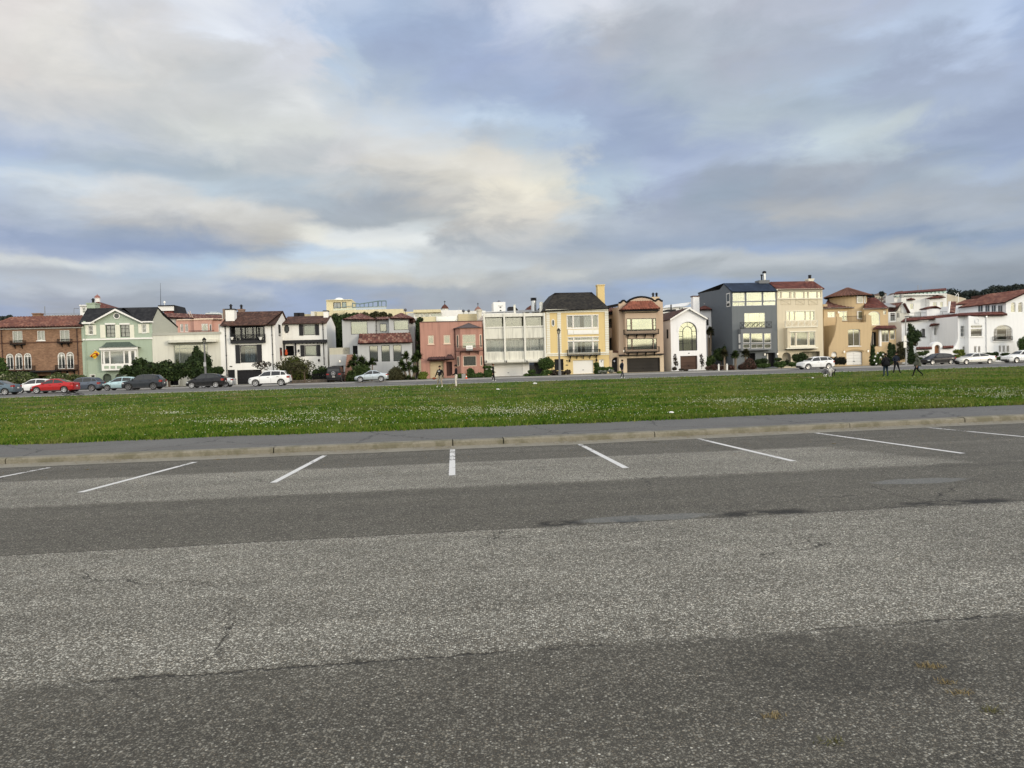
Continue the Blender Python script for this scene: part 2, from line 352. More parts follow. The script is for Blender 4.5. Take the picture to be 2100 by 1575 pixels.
M_terra2 = tilemat('weathered_clay_tiles', [(0.13, 0.056, 0.044), (0.17, 0.080, 0.062), (0.09, 0.042, 0.036), (0.24, 0.145, 0.11), (0.15, 0.064, 0.050), (0.11, 0.048, 0.040)])
M_terra3 = tilemat('dark_red_tiles', [(0.105, 0.036, 0.028), (0.135, 0.045, 0.034), (0.08, 0.029, 0.025), (0.16, 0.066, 0.05)])
M_shake = tilemat('brown_shakes', [(0.060, 0.030, 0.022), (0.085, 0.042, 0.030), (0.05, 0.027, 0.02), (0.11, 0.06, 0.042)], 0.2, 0.3)
M_slate = tilemat('black_shingles', [(0.020, 0.021, 0.024), (0.028, 0.029, 0.032), (0.016, 0.017, 0.02)], 0.3, 0.2)
M_blueroof = tilemat('blue_black_tiles', [(0.015, 0.025, 0.045), (0.022, 0.034, 0.06), (0.012, 0.02, 0.034)], 0.26, 0.36, 0.5)
M_mansard = tilemat('dark_brown_shingles', [(0.026, 0.024, 0.021), (0.036, 0.033, 0.028), (0.020, 0.019, 0.018)], 0.3, 0.22)
M_copper = paint('weathered_copper', (0.09, 0.12, 0.10), 0.5, 0.25, 0.3)

# ------------------------------------------------------------------ building kit
C1, C2, C3, C4 = (0, 590, 6.176), (300, 590, 6.176), (560, 590, 6.176), (820, 570, 6.176)
C5, C6, C7, C8 = (1090, 570, 6.176), (1340, 550, 6.176), (1560, 550, 6.176), (1780, 550, 6.5625)
GROUND_Z = 0.2
def arch_pts(x0, x1, zs, rise, n=10):     # from left spring over the crown to the right spring
    c = (x0+x1)/2; a = (x1-x0)/2
    return [(c-a*math.cos(math.pi*i/n), zs+rise*math.sin(math.pi*i/n)) for i in range(n+1)]
def roof_sheet(name, P0, P1, P2, P3, mat, parent, pitch=0.36, amp=0.085, thick=0.10, rows=0.38):
    """tiled roof plane: P0-P1 the eave, P3-P2 the ridge (may meet in a point); ribs run straight up the slope"""
    P0, P1, P2, P3 = (np.array(p, float) for p in (P0, P1, P2, P3))
    e = P1-P0; Wd = np.linalg.norm(e); e = e/Wd
    up = (P2+P3)/2-P0; n = np.cross(e, up); n /= np.linalg.norm(n)
    if n[2] < 0: n = -n
    gdir = np.cross(n, e)
    if gdir@up < 0: gdir = -gdir
    a3, a2 = (P3-P0)@e, (P2-P0)@e; h3, h2 = (P3-P0)@gdir, (P2-P0)@gdir; Hh = max(h2, h3)
    lo, hi = min(0.0, a3), max(Wd, a2)
    nc = max(6, int((hi-lo)/pitch*4)) if amp else max(2, int((hi-lo)/1.0)); nr = max(2, min(14, int(Hh/rows)))
    vs, fs, uv = [], [], []
    for i in range(nc+1):
        a = lo+(hi-lo)*i/nc
        bmin = 0.0; bmax = h3+(h2-h3)*(0 if abs(a2-a3) < 1e-6 else min(1, max(0, (a-a3)/(a2-a3))))
        if a < a3 and a3 > 0: bmax = h3*max(0, a)/a3
        if a > a2 and a2 < Wd: bmax = h2*max(0, Wd-a)/(Wd-a2)
        if a < 0 and a3 < 0: bmin = h3*a/a3
        if a > Wd and a2 > Wd: bmin = h2*(a-Wd)/(a2-Wd)
        bmax = max(bmax, bmin)
        wv = amp*abs(math.sin(math.pi*(a-lo)/pitch)) if amp else 0.0
        for j in range(nr+1):
            b = bmin+(bmax-bmin)*j/nr
            p = P0+e*a+gdir*b+n*(wv+0.02*((nr-j) % 2)*(1 if amp else 0))
            vs.append(p); uv.append((a, b))
    m = nr+1
    for i in range(nc):
        for j in range(nr): fs.append((i*m+j, (i+1)*m+j, (i+1)*m+j+1, i*m+j+1))
    k = len(vs); mb = MB(); mb.v = [tuple(p) for p in vs]; mb.f = fs; mb.m = [0]*len(fs)
    # underside and edges, following the outline
    out = [P0, P1, P2, P3] if np.linalg.norm(P2-P3) > 1e-4 else [P0, P1, P2]
    nn = len(out); top = [tuple(p-n*0.003) for p in out]; bot = [tuple(p-n*thick) for p in out]
    mb.add(top+bot, [tuple(range(2*nn-1, nn-1, -1))]+[(q, q+nn, (q+1) % nn+nn, (q+1) % nn) for q in range(nn)])
    me = bpy.data.meshes.new(name); me.from_pydata(mb.v, [], mb.f); me.materials.append(mat)
    l = me.uv_layers.new(name='UVMap'); uv += [(0, 0)]*(len(mb.v)-k); vi = np.empty(len(me.loops), np.int32); me.loops.foreach_get('vertex_index', vi)
    l.data.foreach_set('uv', np.array(uv, np.float32)[vi].ravel())
    me.polygons.foreach_set('use_smooth', [i < len(fs) for i in range(len(mb.f))])
    return link(name, me, parent)

class House:
    def __init__(s, name, label, crop, cx, d, cat='house', group='houses in the row facing the green', z0=GROUND_Z):
        s.crop = crop; s.d = d; px = crop[0]+cx/crop[2]; s.s0, _ = on_d(px, 700, d); s.z0 = z0
        s.o = root(name, label, cat, W(s.s0, d, z0), TH, group); s.holes = {}; s.wincount = 0
    def P(s, x, y, v=0.0):                 # a point of the photograph, on the plane v metres behind the front
        a, z = on_d(s.crop[0]+x/s.crop[2], s.crop[1]+y/s.crop[2], s.d+v); return a-s.s0, z-s.z0
    def P3(s, x, y, v=0.0):
        u, z = s.P(x, y, v); return (u, v, z)
    def rect(s, x0, y0, x1, y1, v=0.0):
        ym, xm = (y0+y1)/2, (x0+x1)/2
        return s.P(x0, ym, v)[0], s.P(xm, y1, v)[1], s.P(x1, ym, v)[0], s.P(xm, y0, v)[1]
    def box(s, name, r, v0, v1, mat, at=None, parent=None):
        """box over the photo rectangle r, measured on plane 'at' (default v0), from depth v0 to v1"""
        u0, z0, u1, z1 = s.rect(*r, v=v0 if at is None else at)
        return MB().box(u0, u1, v0, v1, z0, z1).build(name, mat, parent or s.o)
    def hole(s, v, r, arch=0.0): s.holes.setdefault(v, []).append((r, arch))
    def window(s, x0, y0, x1, y1, v=0.0, frame=None, fw=0.07, cols=(), rows=(), curt=None, arch=0.0, rec=0.10, sill=False, gl=None,
               shut=None, surround=None, name='window', cut=True, fan=False, cdepth=0.16):
        frame = frame or M_white; gl = gl or M_glass
        u0, z0, u1, z1 = s.rect(x0, y0, x1, y1, v)
        if arch is True: arch = min((u1-u0)/2, z1-z0)
        if cut: s.hole(v, (u0, z0, u1, z1), arch)
        y0_, y1_ = v+rec-0.05, v+rec+0.03
        if not cut: y0_, y1_ = v-0.05, v-0.003
        mb = MB(); zs = z1-arch
        g = 0.004
        a0, a1, b0, b1 = u0+g, u1-g, z0+g, z1-g
        if not arch:
            mb.box(a0, a0+fw, y0_, y1_, b0, b1); mb.box(a1-fw, a1, y0_, y1_, b0, b1); mb.box(a0+fw, a1-fw, y0_, y1_, b0, b0+fw); mb.box(a0+fw, a1-fw, y0_, y1_, b1-fw, b1)
        else:
            mb.box(a0, a0+fw, y0_, y1_, b0, zs); mb.box(a1-fw, a1, y0_, y1_, b0, zs); mb.box(a0+fw, a1-fw, y0_, y1_, b0, b0+fw)
            o = arch_pts(a0, a1, zs, arch-g); i_ = arch_pts(a0+fw, a1-fw, zs, arch-g-fw)
            for k in range(len(o)-1): mb.prism([o[k], o[k+1], i_[k+1], i_[k]], y0_, y1_)
        mw = fw*0.62
        for c in cols:
            x = u0+(u1-u0)*c; top = b1-fw if not arch else zs+(arch-fw)*math.sqrt(max(0, 1-((x-(u0+u1)/2)/((u1-u0)/2-fw))**2)) if not fan else zs
            mb.box(x-mw/2, x+mw/2, y0_+0.006, y1_-0.004, b0+fw, top)
        for r_ in rows:
            z = z1-(z1-z0)*r_; mb.box(a0+fw, a1-fw, y0_+0.009, y1_-0.007, z-mw/2, z+mw/2)
        if fan:
            c = (u0+u1)/2; a = (u1-u0)/2-fw
            mb.box(a0+fw, a1-fw, y0_+0.009, y1_-0.007, zs-mw/2, zs+mw/2)
            for t in (45, 90, 135): mb.tube((c, (y0_+y1_)/2, zs), (c+a*math.cos(R(t)), (y0_+y1_)/2, zs+(arch-fw)*math.sin(R(t))), mw/2, n=4)
        w = mb.build(name, frame, s.o)
        # panes, one per light of the window
        xs = [u0+fw]+[u0+(u1-u0)*c for c in sorted(cols)]+[u1-fw]; zz = [z1-fw]+[z1-(z1-z0)*r_ for r_ in sorted(rows)]+[z0+fw]
        yp = (y0_+y1_)/2
        if arch:
            inner = [(u0+fw, z0+fw)]+arch_pts(u0+fw, u1-fw, zs, arch-fw)+[(u1-fw, z0+fw)]
            MB().prism(inner, yp-0.004, yp+0.004).build('pane', gl, w)
        elif (len(xs)-1)*(len(zz)-1) <= 8:
            for i in range(len(xs)-1):
                for j in range(len(zz)-1):
                    MB().box(xs[i], xs[i+1], yp-0.004, yp+0.004, zz[j+1], zz[j]).build('pane', gl, w)
        else: MB().box(xs[0], xs[-1], yp-0.004, yp+0.004, zz[-1], zz[0]).build('pane', gl, w)
        if curt:
            parts = curt if isinstance(curt, list) else [(0.0, 1.0, 0.0, 1.0, curt)]
            for (f0, f1, g0, g1, cm) in parts:
                A, B_ = u0+(u1-u0)*f0, u0+(u1-u0)*f1; n = max(4, int((B_-A)/0.09)); yb = v+rec+cdepth
                zt, zb = z1-(z1-z0)*g0, z1-(z1-z0)*g1; vs = []; fs = []
                for i in range(n+1):
                    x = A+(B_-A)*i/n; yy = yb+0.03*math.sin(i*2.1)
                    vs += [(x, yy, zb), (x, yy, zt)]
                for i in range(n): fs.append((2*i, 2*i+2, 2*i+3, 2*i+1))
                MB().add(vs, fs).build('curtain', cm, w, fix=False)  # serves real curtains and the sheets painted with the mint reflection
        if sill: MB().box(u0-0.08, u1+0.08, v-0.10, v-0.003, z0-0.10, z0-0.004).build('sill', frame, w)
        if surround:
            sm, sw = surround; mb = MB()
            mb.box(u0-sw, u0-0.003, v-0.05, v-0.003, z0-sw, z1+sw); mb.box(u1+0.003, u1+sw, v-0.05, v-0.003, z0-sw, z1+sw)
            mb.box(u0-0.003, u1+0.003, v-0.05, v-0.003, z0-sw, z0-0.003); mb.box(u0-0.003, u1+0.003, v-0.05, v-0.003, z1+0.003, z1+sw)
            mb.build('surround', sm, w)
        if shut:
            sm, lw, rw = shut
            for (A, B_) in ((u0-lw, u0-0.02), (u1+0.02, u1+rw)):
                if B_-A < 0.1: continue
                mb = MB(); mb.box(A, B_, v-0.06, v-0.003, z0-0.04, z1+0.04)
                nsl = int((z1-z0)/0.16)
                for k in range(nsl):
                    z = z0+0.02+(z1-z0-0.08)*k/nsl; mb.box(A+0.06, B_-0.06, v-0.075, v-0.058, z, z+0.09)
                mb.build('shutter', sm, s.o)
        return w
    def wall(s, r, v, mat, depth=13.0, name='wall', top=True, base=-0.6, reveal=0.14, gable=None, sides=True, inner=None):
        """hollow block whose front has true openings for every window and door registered on plane v; r in photo coordinates"""
        u0, z0, u1, z1 = s.rect(*r, v=v); z0 = base if base is not None else z0
        return s.wall_m(u0, z0, u1, z1, v, mat, depth, name, top, reveal, gable, sides)
    def wall_m(s, u0, z0, u1, z1, v, mat, depth=13.0, name='wall', top=True, reveal=0.14, gable=None, sides=True):
        hs = [(h, a) for h, a in s.holes.get(v, []) if h[0] > u0-0.02 and h[2] < u1+0.02 and h[1] > z0-0.6 and h[3] < z1+0.02]
        hs = [((max(h[0], u0), max(h[1], z0), min(h[2], u1), min(h[3], z1)), a) for h, a in hs]
        xs = sorted({u0, u1, *[h[0] for h, _ in hs], *[h[2] for h, _ in hs]}); zs = sorted({z0, z1, *[h[1] for h, _ in hs], *[h[3] for h, _ in hs]})
        mb = MB()
        for i in range(len(xs)-1):
            for j in range(len(zs)-1):
                if xs[i+1]-xs[i] < 1e-5 or zs[j+1]-zs[j] < 1e-5: continue
                cx, cz = (xs[i]+xs[i+1])/2, (zs[j]+zs[j+1])/2
                if any(h[0] < cx < h[2] and h[1] < cz < h[3] for h, _ in hs): continue
                mb.quad((xs[i], v, zs[j]), (xs[i+1], v, zs[j]), (xs[i+1], v, zs[j+1]), (xs[i], v, zs[j+1]))
        y1 = v+reveal
        for (a, b, c, d_), ar in hs:
            sp = d_-ar
            mb.quad((a, v, b), (a, y1, b), (a, y1, sp), (a, v, sp)); mb.quad((c, y1, b), (c, v, b), (c, v, sp), (c, y1, sp)); mb.quad((a, y1, b), (a, v, b), (c, v, b), (c, y1, b))
            if not ar: mb.quad((a, v, d_), (a, y1, d_), (c, y1, d_), (c, v, d_))
            else:
                pts = arch_pts(a, c, sp, ar); h = len(pts)//2
                for k in range(len(pts)-1): mb.quad((*pts[k][:1], v, pts[k][1]), (pts[k][0], y1, pts[k][1]), (pts[k+1][0], y1, pts[k+1][1]), (pts[k+1][0], v, pts[k+1][1]))
                for cor, seq in (((a, d_), pts[:h+1]), ((c, d_), pts[h:])):
                    for k in range(len(seq)-1): mb.add([(cor[0], v, cor[1]), (seq[k][0], v, seq[k][1]), (seq[k+1][0], v, seq[k+1][1])], [(0, 1, 2)])
                    if seq[-1][0] != cor[0] and cor[0] == a: pass
        if gable:                                   # extra outline above the block, in metres (x, z)
            g = list(gable); mb.add([(x, v, z) for x, z in g], [tuple(range(len(g)))])
        if sides:
            yb = v+depth
            mb.quad((u0, yb, z0), (u0, v, z0), (u0, v, z1), (u0, yb, z1)); mb.quad((u1, v, z0), (u1, yb, z0), (u1, yb, z1), (u1, v, z1)); mb.quad((u1, yb, z0), (u0, yb, z0), (u0, yb, z1), (u1, yb, z1))
            if top: mb.quad((u0, v, z1), (u1, v, z1), (u1, yb, z1), (u0, yb, z1))
        return mb.build(name, mat, s.o, fix=False)
    def door(s, x0, y0, x1, y1, v=0.0, mat=None, rec=0.18, rows=1, cols=1, arch=0.0, name='door', panel='panel', handle=True, fw=0.0, cut=True, frame=None):
        u0, z0, u1, z1 = s.rect(x0, y0, x1, y1, v)
        if arch is True: arch = (u1-u0)/2
        if cut: s.hole(v, (u0, z0, u1, z1), arch)
        y = v+rec; mb = MB()
        if arch: mb.prism([(u0, z0)]+arch_pts(u0, u1, z1-arch, arch)+[(u1, z0)], y, y+0.06)
        else: mb.box(u0, u1, y, y+0.06, z0, z1)
        dd = mb.build(name, mat, s.o); zt = z1-arch
        for i in range(cols):
            for j in range(rows):
                a = u0+(u1-u0)*i/cols; b = u0+(u1-u0)*(i+1)/cols; c = z0+(zt-z0)*j/rows; e = z0+(zt-z0)*(j+1)/rows
                gx = 0.05 if cols > 1 else 0.012; gz = min(0.06, (e-c)*0.14) if cols > 1 else 0.032
                MB().box(a+gx, b-gx, y-0.055, y-0.002, c+gz, e-gz).build(panel, mat, dd)
        if handle: MB().box((u0+u1)/2-0.12 if u1-u0 > 1.6 else u1-0.2, (u0+u1)/2+0.12 if u1-u0 > 1.6 else u1-0.14, y-0.09, y-0.057, z0+0.5 if u1-u0 > 1.6 else z0+0.95, z0+0.56 if u1-u0 > 1.6 else z0+1.08).build('handle', M_black, dd)
        return dd
    def balcony(s, x0, y0, x1, y1, v, out, mat=None, bars=0.12, brackets=0, floor=0.08, ends=True, name='balcony', cross=False, bar=0.014):
        """railing box standing 'out' metres in front of plane v; rect is the rail's outline on its own plane"""
        mat = mat or M_black; u0, z0, u1, z1 = s.rect(x0, y0, x1, y1, v-out)
        mb = MB(); mb.box(u0, u1, v-out, v-0.004, z0-floor, z0)
        for k in range(brackets):
            u = u0+(u1-u0)*(k+0.5)/brackets; mb.prism_x([(v-0.01, z0-floor-0.5), (v-0.01, z0-floor-0.003), (v-out+0.05, z0-floor-0.003), (v-out+0.05, z0-floor-0.06)], u-0.03, u+0.03)
        b = mb.build(name, mat, s.o); mb = MB(); y = v-out+0.03
        mb.box(u0, u1, y-0.02, y+0.02, z1-0.05, z1); mb.box(u0, u1, y-0.015, y+0.015, z0+0.05, z0+0.08)
        def bars_between(ax, ay, bx, by):
            L = math.hypot(bx-ax, by-ay); n = max(1, int(L/bars))
            for i in range(n+1):
                x = ax+(bx-ax)*i/n; yy = ay+(by-ay)*i/n; mb.box(x-bar, x+bar, yy-bar, yy+bar, z0, z1-0.03)
        bars_between(u0+0.02, y, u1-0.02, y)
        if cross:
            n = max(2, round((u1-u0)/(z1-z0)))
            for i in range(n):
                a = u0+(u1-u0)*i/n; c = u0+(u1-u0)*(i+1)/n
                mb.tube((a, y-0.02, z0+0.06), (c, y-0.02, z1-0.05), 0.025, n=4); mb.tube((a, y-0.03, z1-0.05), (c, y-0.03, z0+0.06), 0.025, n=4)
        if ends:
            for u in (u0, u1):
                mb.box(u-0.02, u+0.02, y, v-0.01, z1-0.05, z1); bars_between(u, y, u, v-0.05)
        mb.build('railing', mat, b); return b
    def band(s, name, r, v, out, mat, parent=None):
        u0, z0, u1, z1 = s.rect(*r, v=v-out); return MB().box(u0, u1, v-out, v-0.003, z0, z1).build(name, mat, parent or s.o)
    def pipe(s, x, y0, y1, v=0.0, mat=None, r=0.05, off=0.08):
        u, zt = s.P(x, y0, v); _, zb = s.P(x, y1, v); mb = MB()
        mb.tube((u, v-off, zb), (u, v-off, zt), r); mb.box(u-0.12, u+0.12, v-off-0.1, v-0.004, zt, zt+0.16)
        for k in range(3):
            z = zb+(zt-zb)*(k+0.5)/3; mb.box(u-0.08, u+0.08, v-off-0.07, v-0.004, z, z+0.06)
        return mb.build('downpipe', mat or M_dark, s.o)
    def chimney(s, r, v, dep, mat, cap=None, pot=0, capm=None, taper=0.0):
        u0, z0, u1, z1 = s.rect(*r, v=v); mb = MB().box(u0, u1, v, v+dep, z0-1.5, z1); c = mb.build('chimney', mat, s.o)
        MB().box(u0-0.07, u1+0.07, v-0.07, v+dep+0.07, z1+0.002, z1+0.14).build('cap', capm or mat, c)
        for k in range(pot):
            u = u0+(u1-u0)*(k+0.5)/pot
            MB().lathe([(0.16, z1+0.14), (0.14, z1+0.55), (0.24, z1+0.56), (0.24, z1+0.62), (0.12, z1+0.68), (0.12, z1+0.78), (0.02, z1+0.8)], (u, v+dep/2, 0), 10).build('pot', M_dark, c)
        return c
    def lamp(s, x, y, v=0.0, lit=False):
        u, z = s.P(x, y, v); mb = MB(); mb.box(u-0.06, u+0.06, v-0.2, v-0.004, z+0.16, z+0.2); o = mb.build('wall_lamp', M_black, s.o)
        MB().lathe([(0.05, z-0.18), (0.11, z-0.1), (0.12, z+0.1), (0.03, z+0.158)], (u, v-0.16, 0), 8).build('lamp_shade', flat('lit_lamp', (0.8, 0.8, 0.75), 0.4, 0, (1, 0.85, 0.6), 0.4) if lit else M_black, o); return o
# ------------------------------------------------------------------ the row of houses (photo measurements on each front)
# --- brick house
h = House('brick_house', 'brown brick house with red hipped tile roof and white arched windows', C1, 520, 96)
M_brick = brick('brown_brick', (0.20, 0.108, 0.062), (0.29, 0.170, 0.100), (0.17, 0.12, 0.085))
for r, c in (((158, 548, 284, 705), M_curt), ((470, 545, 568, 668), M_curt), ((757, 538, 880, 690), M_curt)):
    h.window(*r, cols=(0.5,), curt=c, fw=0.06, sill=(r[0] == 470))
for x0, x1, y0, y1 in ((78, 172, 835, 1040), (190, 286, 830, 1038), (302, 398, 826, 1036), (730, 828, 818, 1030), (840, 936, 812, 1028)):
    h.window(x0, y0, x1, y1, cols=(0.5,), arch=True, fan=True, fw=0.10, curt=[(0.0, 0.22, 0.3, 1, M_curtg), (0.78, 1.0, 0.3, 1, M_curtg)])
h.door(478, 1115, 600, 1215, mat=paint('dark_red_door', (0.05, 0.02, 0.018)), rec=1.2, rows=2, cols=1)
h.wall((-240, 520, 1044, 1215), 0, M_brick, 12)
h.band('cornice', (-245, 496, 1044, 522), 0, 0.22, M_white); h.band('gutter', (-245, 486, 1044, 497), 0, 0.4, M_dark)
h.band('string_course', (-240, 690, 1046, 702), 0, 0.06, paint('dark_brick_band', (0.09, 0.045, 0.03)))
h.balcony(122, 668, 300, 715, 0, 0.45, brackets=2, bars=0.14); h.balcony(722, 650, 895, 696, 0, 0.45, brackets=2, bars=0.14)
h.balcony(62, 990, 410, 1052, 0, 0.7, brackets=3, bars=0.14); h.balcony(697, 978, 955, 1042, 0, 0.7, brackets=3, bars=0.14)
h.band('porch_canopy', (375, 1048, 697, 1068), 0, 1.1, M_dark)
for x in (420, 660): h.box('porch_post', (x-12, 1068, x+12, 1200), -0.9, -0.7, M_dark)
h.pipe(975, 500, 1200, mat=paint('brown_pipe', (0.06, 0.035, 0.03)))
h.pipe(20, 520, 1100, mat=paint('brown_pipe', (0.06, 0.035, 0.03)))
roof_sheet('roof', h.P3(-262, 512, -0.5), h.P3(1046, 484, -0.5), h.P3(1050, 352, 5), h.P3(168, 372, 5), M_terra, h.o)
roof_sheet('roof', h.P3(1046, 484, -0.5)[:1]+(11, h.P3(1046, 484, -0.5)[2]), h.P3(-262, 512, -0.5)[:1]+(11, h.P3(-262, 512, -0.5)[2]), h.P3(168, 372, 5), h.P3(1050, 352, 5), M_terra, h.o, amp=0)
h.chimney((410, 335, 512, 372), 6, 0.8, M_brick)
# roof terrace rails behind the brick roof belong to the building behind

# --- green house
h = House('green_house', 'sage green gabled house with white shutters, copper topped bay and black roof', C1, 1490, 96)
M_green = siding('sage_siding', (0.35, 0.42, 0.325)); M_greens = paint('sage_stucco', (0.35, 0.42, 0.325), 0.7, 0.06, 0.08)
M_cream = paint('cream_shutter', (0.74, 0.73, 0.62), 0.5, 0.05)
h.window(1120, 480, 1178, 595, shut=(M_cream, 0.42, 0.40), rows=(0.5,), surround=(M_white, 0.06)); h.window(1797, 465, 1852, 572, shut=(M_cream, 0.42, 0.38), rows=(0.5,), curt=M_curt, surround=(M_white, 0.06))
for a, b in ((1342, 1455), (1526, 1640)): h.window(a, 470 if a < 1400 else 465, b, 630 if a < 1400 else 624, cols=(0.5,), rows=(0.33, 0.66), frame=M_dark, curt=M_curt, fw=0.06)
for a, b in ((1270, 1334), (1462, 1520), (1645, 1700)):
    u0, z0, u1, z1 = h.rect(a, 470, b, 636); mb = MB().box(u0, u1, -0.06, -0.003, z0, z1)
    for k in range(14): mb.box(u0+0.06, u1-0.06, -0.075, -0.058, z0+0.08+(z1-z0-0.2)*k/14, z0+0.16+(z1-z0-0.2)*k/14)
    mb.build('shutter', M_cream, h.o)
for a, b in ((1326, 1458), (1510, 1642)): h.band('window_head', (a, 448, b, 468), 0, 0.14, M_white)
h.window(1146, 1102, 1204, 1184, rows=(0.5,), surround=(M_white, 0.05))
M_gdoor = paint('grey_green_gate', (0.16, 0.19, 0.15), 0.6, 0.2)
for a, b in ((1302, 1412), (1462, 1570)): h.door(a, 1088, b, 1232, mat=M_gdoor, arch=0.5, rec=0.5, rows=4, cols=3)
u0, z0, u1, z1 = h.rect(1040, 432, 1930, 1230)
ga = [h.P(1180, 445), h.P(1475, 278), h.P(1785, 432)]
h.wall((1040, 432, 1930, 655), 0, M_green, 10, base=h.P(1490, 645)[1], top=False, sides=False, gable=[(ga[0][0], z1), (ga[1][0], ga[1][1]), (ga[2][0], z1)], name='upper_wall')
h.wall_m(u0, -0.6, u1, h.P(1490, 645)[1]-0.002, 0, M_greens, 10, sides=False)
zr = h.P3(1990, 245, 2.2)[2]; zb = h.P3(1990, 400, 9.5)[2]
sidep = [(0.004, -0.6), (0.004, z1), (2.2, zr-0.08), (4.2, zr-1.0), (9.5, zr-2.3), (9.5, -0.6)]
M_sidesid = siding('greige_siding', (0.40, 0.40, 0.33))
MB().prism_x(sidep, u1-0.1, u1-0.002).build('side_wall', M_sidesid, h.o); MB().prism_x(sidep, u0+0.002, u0+0.1).build('side_wall', M_greens, h.o)
roof_sheet('roof', (u0-0.15, -0.3, z1-0.16), (ga[0][0], -0.3, z1-0.16), (ga[1][0], 2.2, zr), (u0-0.15, 2.2, zr), M_slate, h.o, amp=0); roof_sheet('roof', (ga[2][0], -0.3, z1-0.16), (u1+0.15, -0.3, z1-0.16), (u1+0.15, 2.2, zr), (ga[1][0], 2.2, zr), M_slate, h.o, amp=0)
roof_sheet('roof', (u1+0.1, 9.5, zr-2.2), (u0-0.1, 9.5, zr-2.2), (u0-0.1, 2.2, zr), (u1+0.1, 2.2, zr), M_slate, h.o, amp=0)
yb = 2.0
roof_sheet('gable_roof', (ga[0][0]-0.3, yb, z1-0.1), (ga[0][0]-0.3, -0.35, z1-0.1), (ga[1][0], -0.35, ga[1][1]+0.12), (ga[1][0], yb, ga[1][1]+0.12), M_slate, h.o, amp=0)
roof_sheet('gable_roof', (ga[2][0]+0.3, -0.35, z1-0.1), (ga[2][0]+0.3, yb, z1-0.1), (ga[1][0], yb, ga[1][1]+0.12), (ga[1][0], -0.35, ga[1][1]+0.12), M_slate, h.o, amp=0)
mb = MB()
for q in (0, 2):
    sgn = -1 if q == 0 else 1
    A = (ga[q][0]+sgn*0.32, z1-0.12); B_ = (ga[1][0], ga[1][1]+0.1)
    mb.prism([(A[0], A[1]-0.16), A, B_, (B_[0], B_[1]-0.26)], -0.42, -0.34)
mb.build('rake_board', M_white, h.o)
h.band('fascia', (1034, 436, 1186, 458), 0, 0.3, M_white); h.band('fascia', (1778, 424, 1934, 440), 0, 0.3, M_white)
h.band('belt_course', (1044, 638, 1930, 658), 0, 0.1, M_white)
cx, cz = h.P(1480, 358); mb = MB()
for k in range(20):
    a, b = 2*math.pi*k/20, 2*math.pi*(k+1)/20
    mb.prism([(cx+0.30*math.cos(a), cz+0.30*math.sin(a)), (cx+0.40*math.cos(a), cz+0.40*math.sin(a)), (cx+0.40*math.cos(b), cz+0.40*math.sin(b)), (cx+0.30*math.cos(b), cz+0.30*math.sin(b))], -0.08, -0.004)
w = mb.build('round_window', M_white, h.o); MB().prism([(cx+0.3*math.cos(2*math.pi*k/20), cz+0.3*math.sin(2*math.pi*k/20)) for k in range(20)], -0.03, -0.02).build('pane', flat('dark_pane', (0.05, 0.06, 0.06), 0.05), w)
# bay
V = -0.8
h.window(1318, 803, 1388, 968, V, fw=0.06, curt=[(0, 1, 0.5, 1, M_curtg)], rec=0.08); h.window(1392, 800, 1568, 968, V, fw=0.06, rec=0.08, curt=[(0.1, 0.9, 0.8, 1, M_curt)]); h.window(1572, 797, 1632, 965, V, fw=0.06, rec=0.08, curt=[(0, 1, 0, 1, M_curtg)])
h.window(1655, 797, 1708, 960, V, fw=0.05, rec=0.08); h.window(1287, 803, 1308, 970, V, fw=0.04, rec=0.08)
b0, c0, b1, c1 = h.rect(1283, 785, 1724, 1045, V); h.wall_m(b0, c0, b1, c1, V, M_white, 0.78, 'bay')
h.band('bay_cornice', (1256, 752, 1738, 786), V, 0.2, M_white)
for k in range(4):
    a = 1320+k*80; h.box('bay_panel', (a, 990, a+58, 1025), V-0.02, V-0.003, M_greens)
e0, e1 = h.P3(1252, 762, V-0.3), h.P3(1740, 755, V-0.3); t0, t1 = h.P3(1345, 692, 0), h.P3(1640, 688, 0)
mb = MB(); prev = None
for k in range(7):
    t = k/6; q = 1-(1-t)**0.55 if k else 0
    x0 = e0[0]+(t0[0]-e0[0])*t**0.6; x1 = e1[0]+(t1[0]-e1[0])*t**0.6; y = (V-0.3)*(1-t**0.6)-0.003; z = e0[2]+(t0[2]-e0[2])*t
    cur = ((x0, y, z), (x1, y, z), (x0, -0.003, z), (x1, -0.003, z))
    if prev: mb.quad(prev[0], prev[1], cur[1], cur[0]); mb.quad(prev[2], prev[0], cur[0], cur[2]); mb.quad(prev[1], prev[3], cur[3], cur[1])
    prev = cur
for k in range(14):
    a = e0[0]+(e1[0]-e0[0])*(k+0.5)/14; c_ = t0[0]+(t1[0]-t0[0])*(k+0.5)/14; mb.tube((a, V-0.3, e0[2]), (c_, -0.02, t0[2]), 0.015, n=4)
mb.build('bay_roof', M_copper, h.o, fix=False)
h.pipe(1075, 440, 1200, mat=M_greens)
ch = h.chimney((1098, 205, 1205, 300), 2.4, 1.4, M_greens, capm=M_greens, pot=1)
flagspot = h.P3(1200, 850, -0.9); flag_house = h

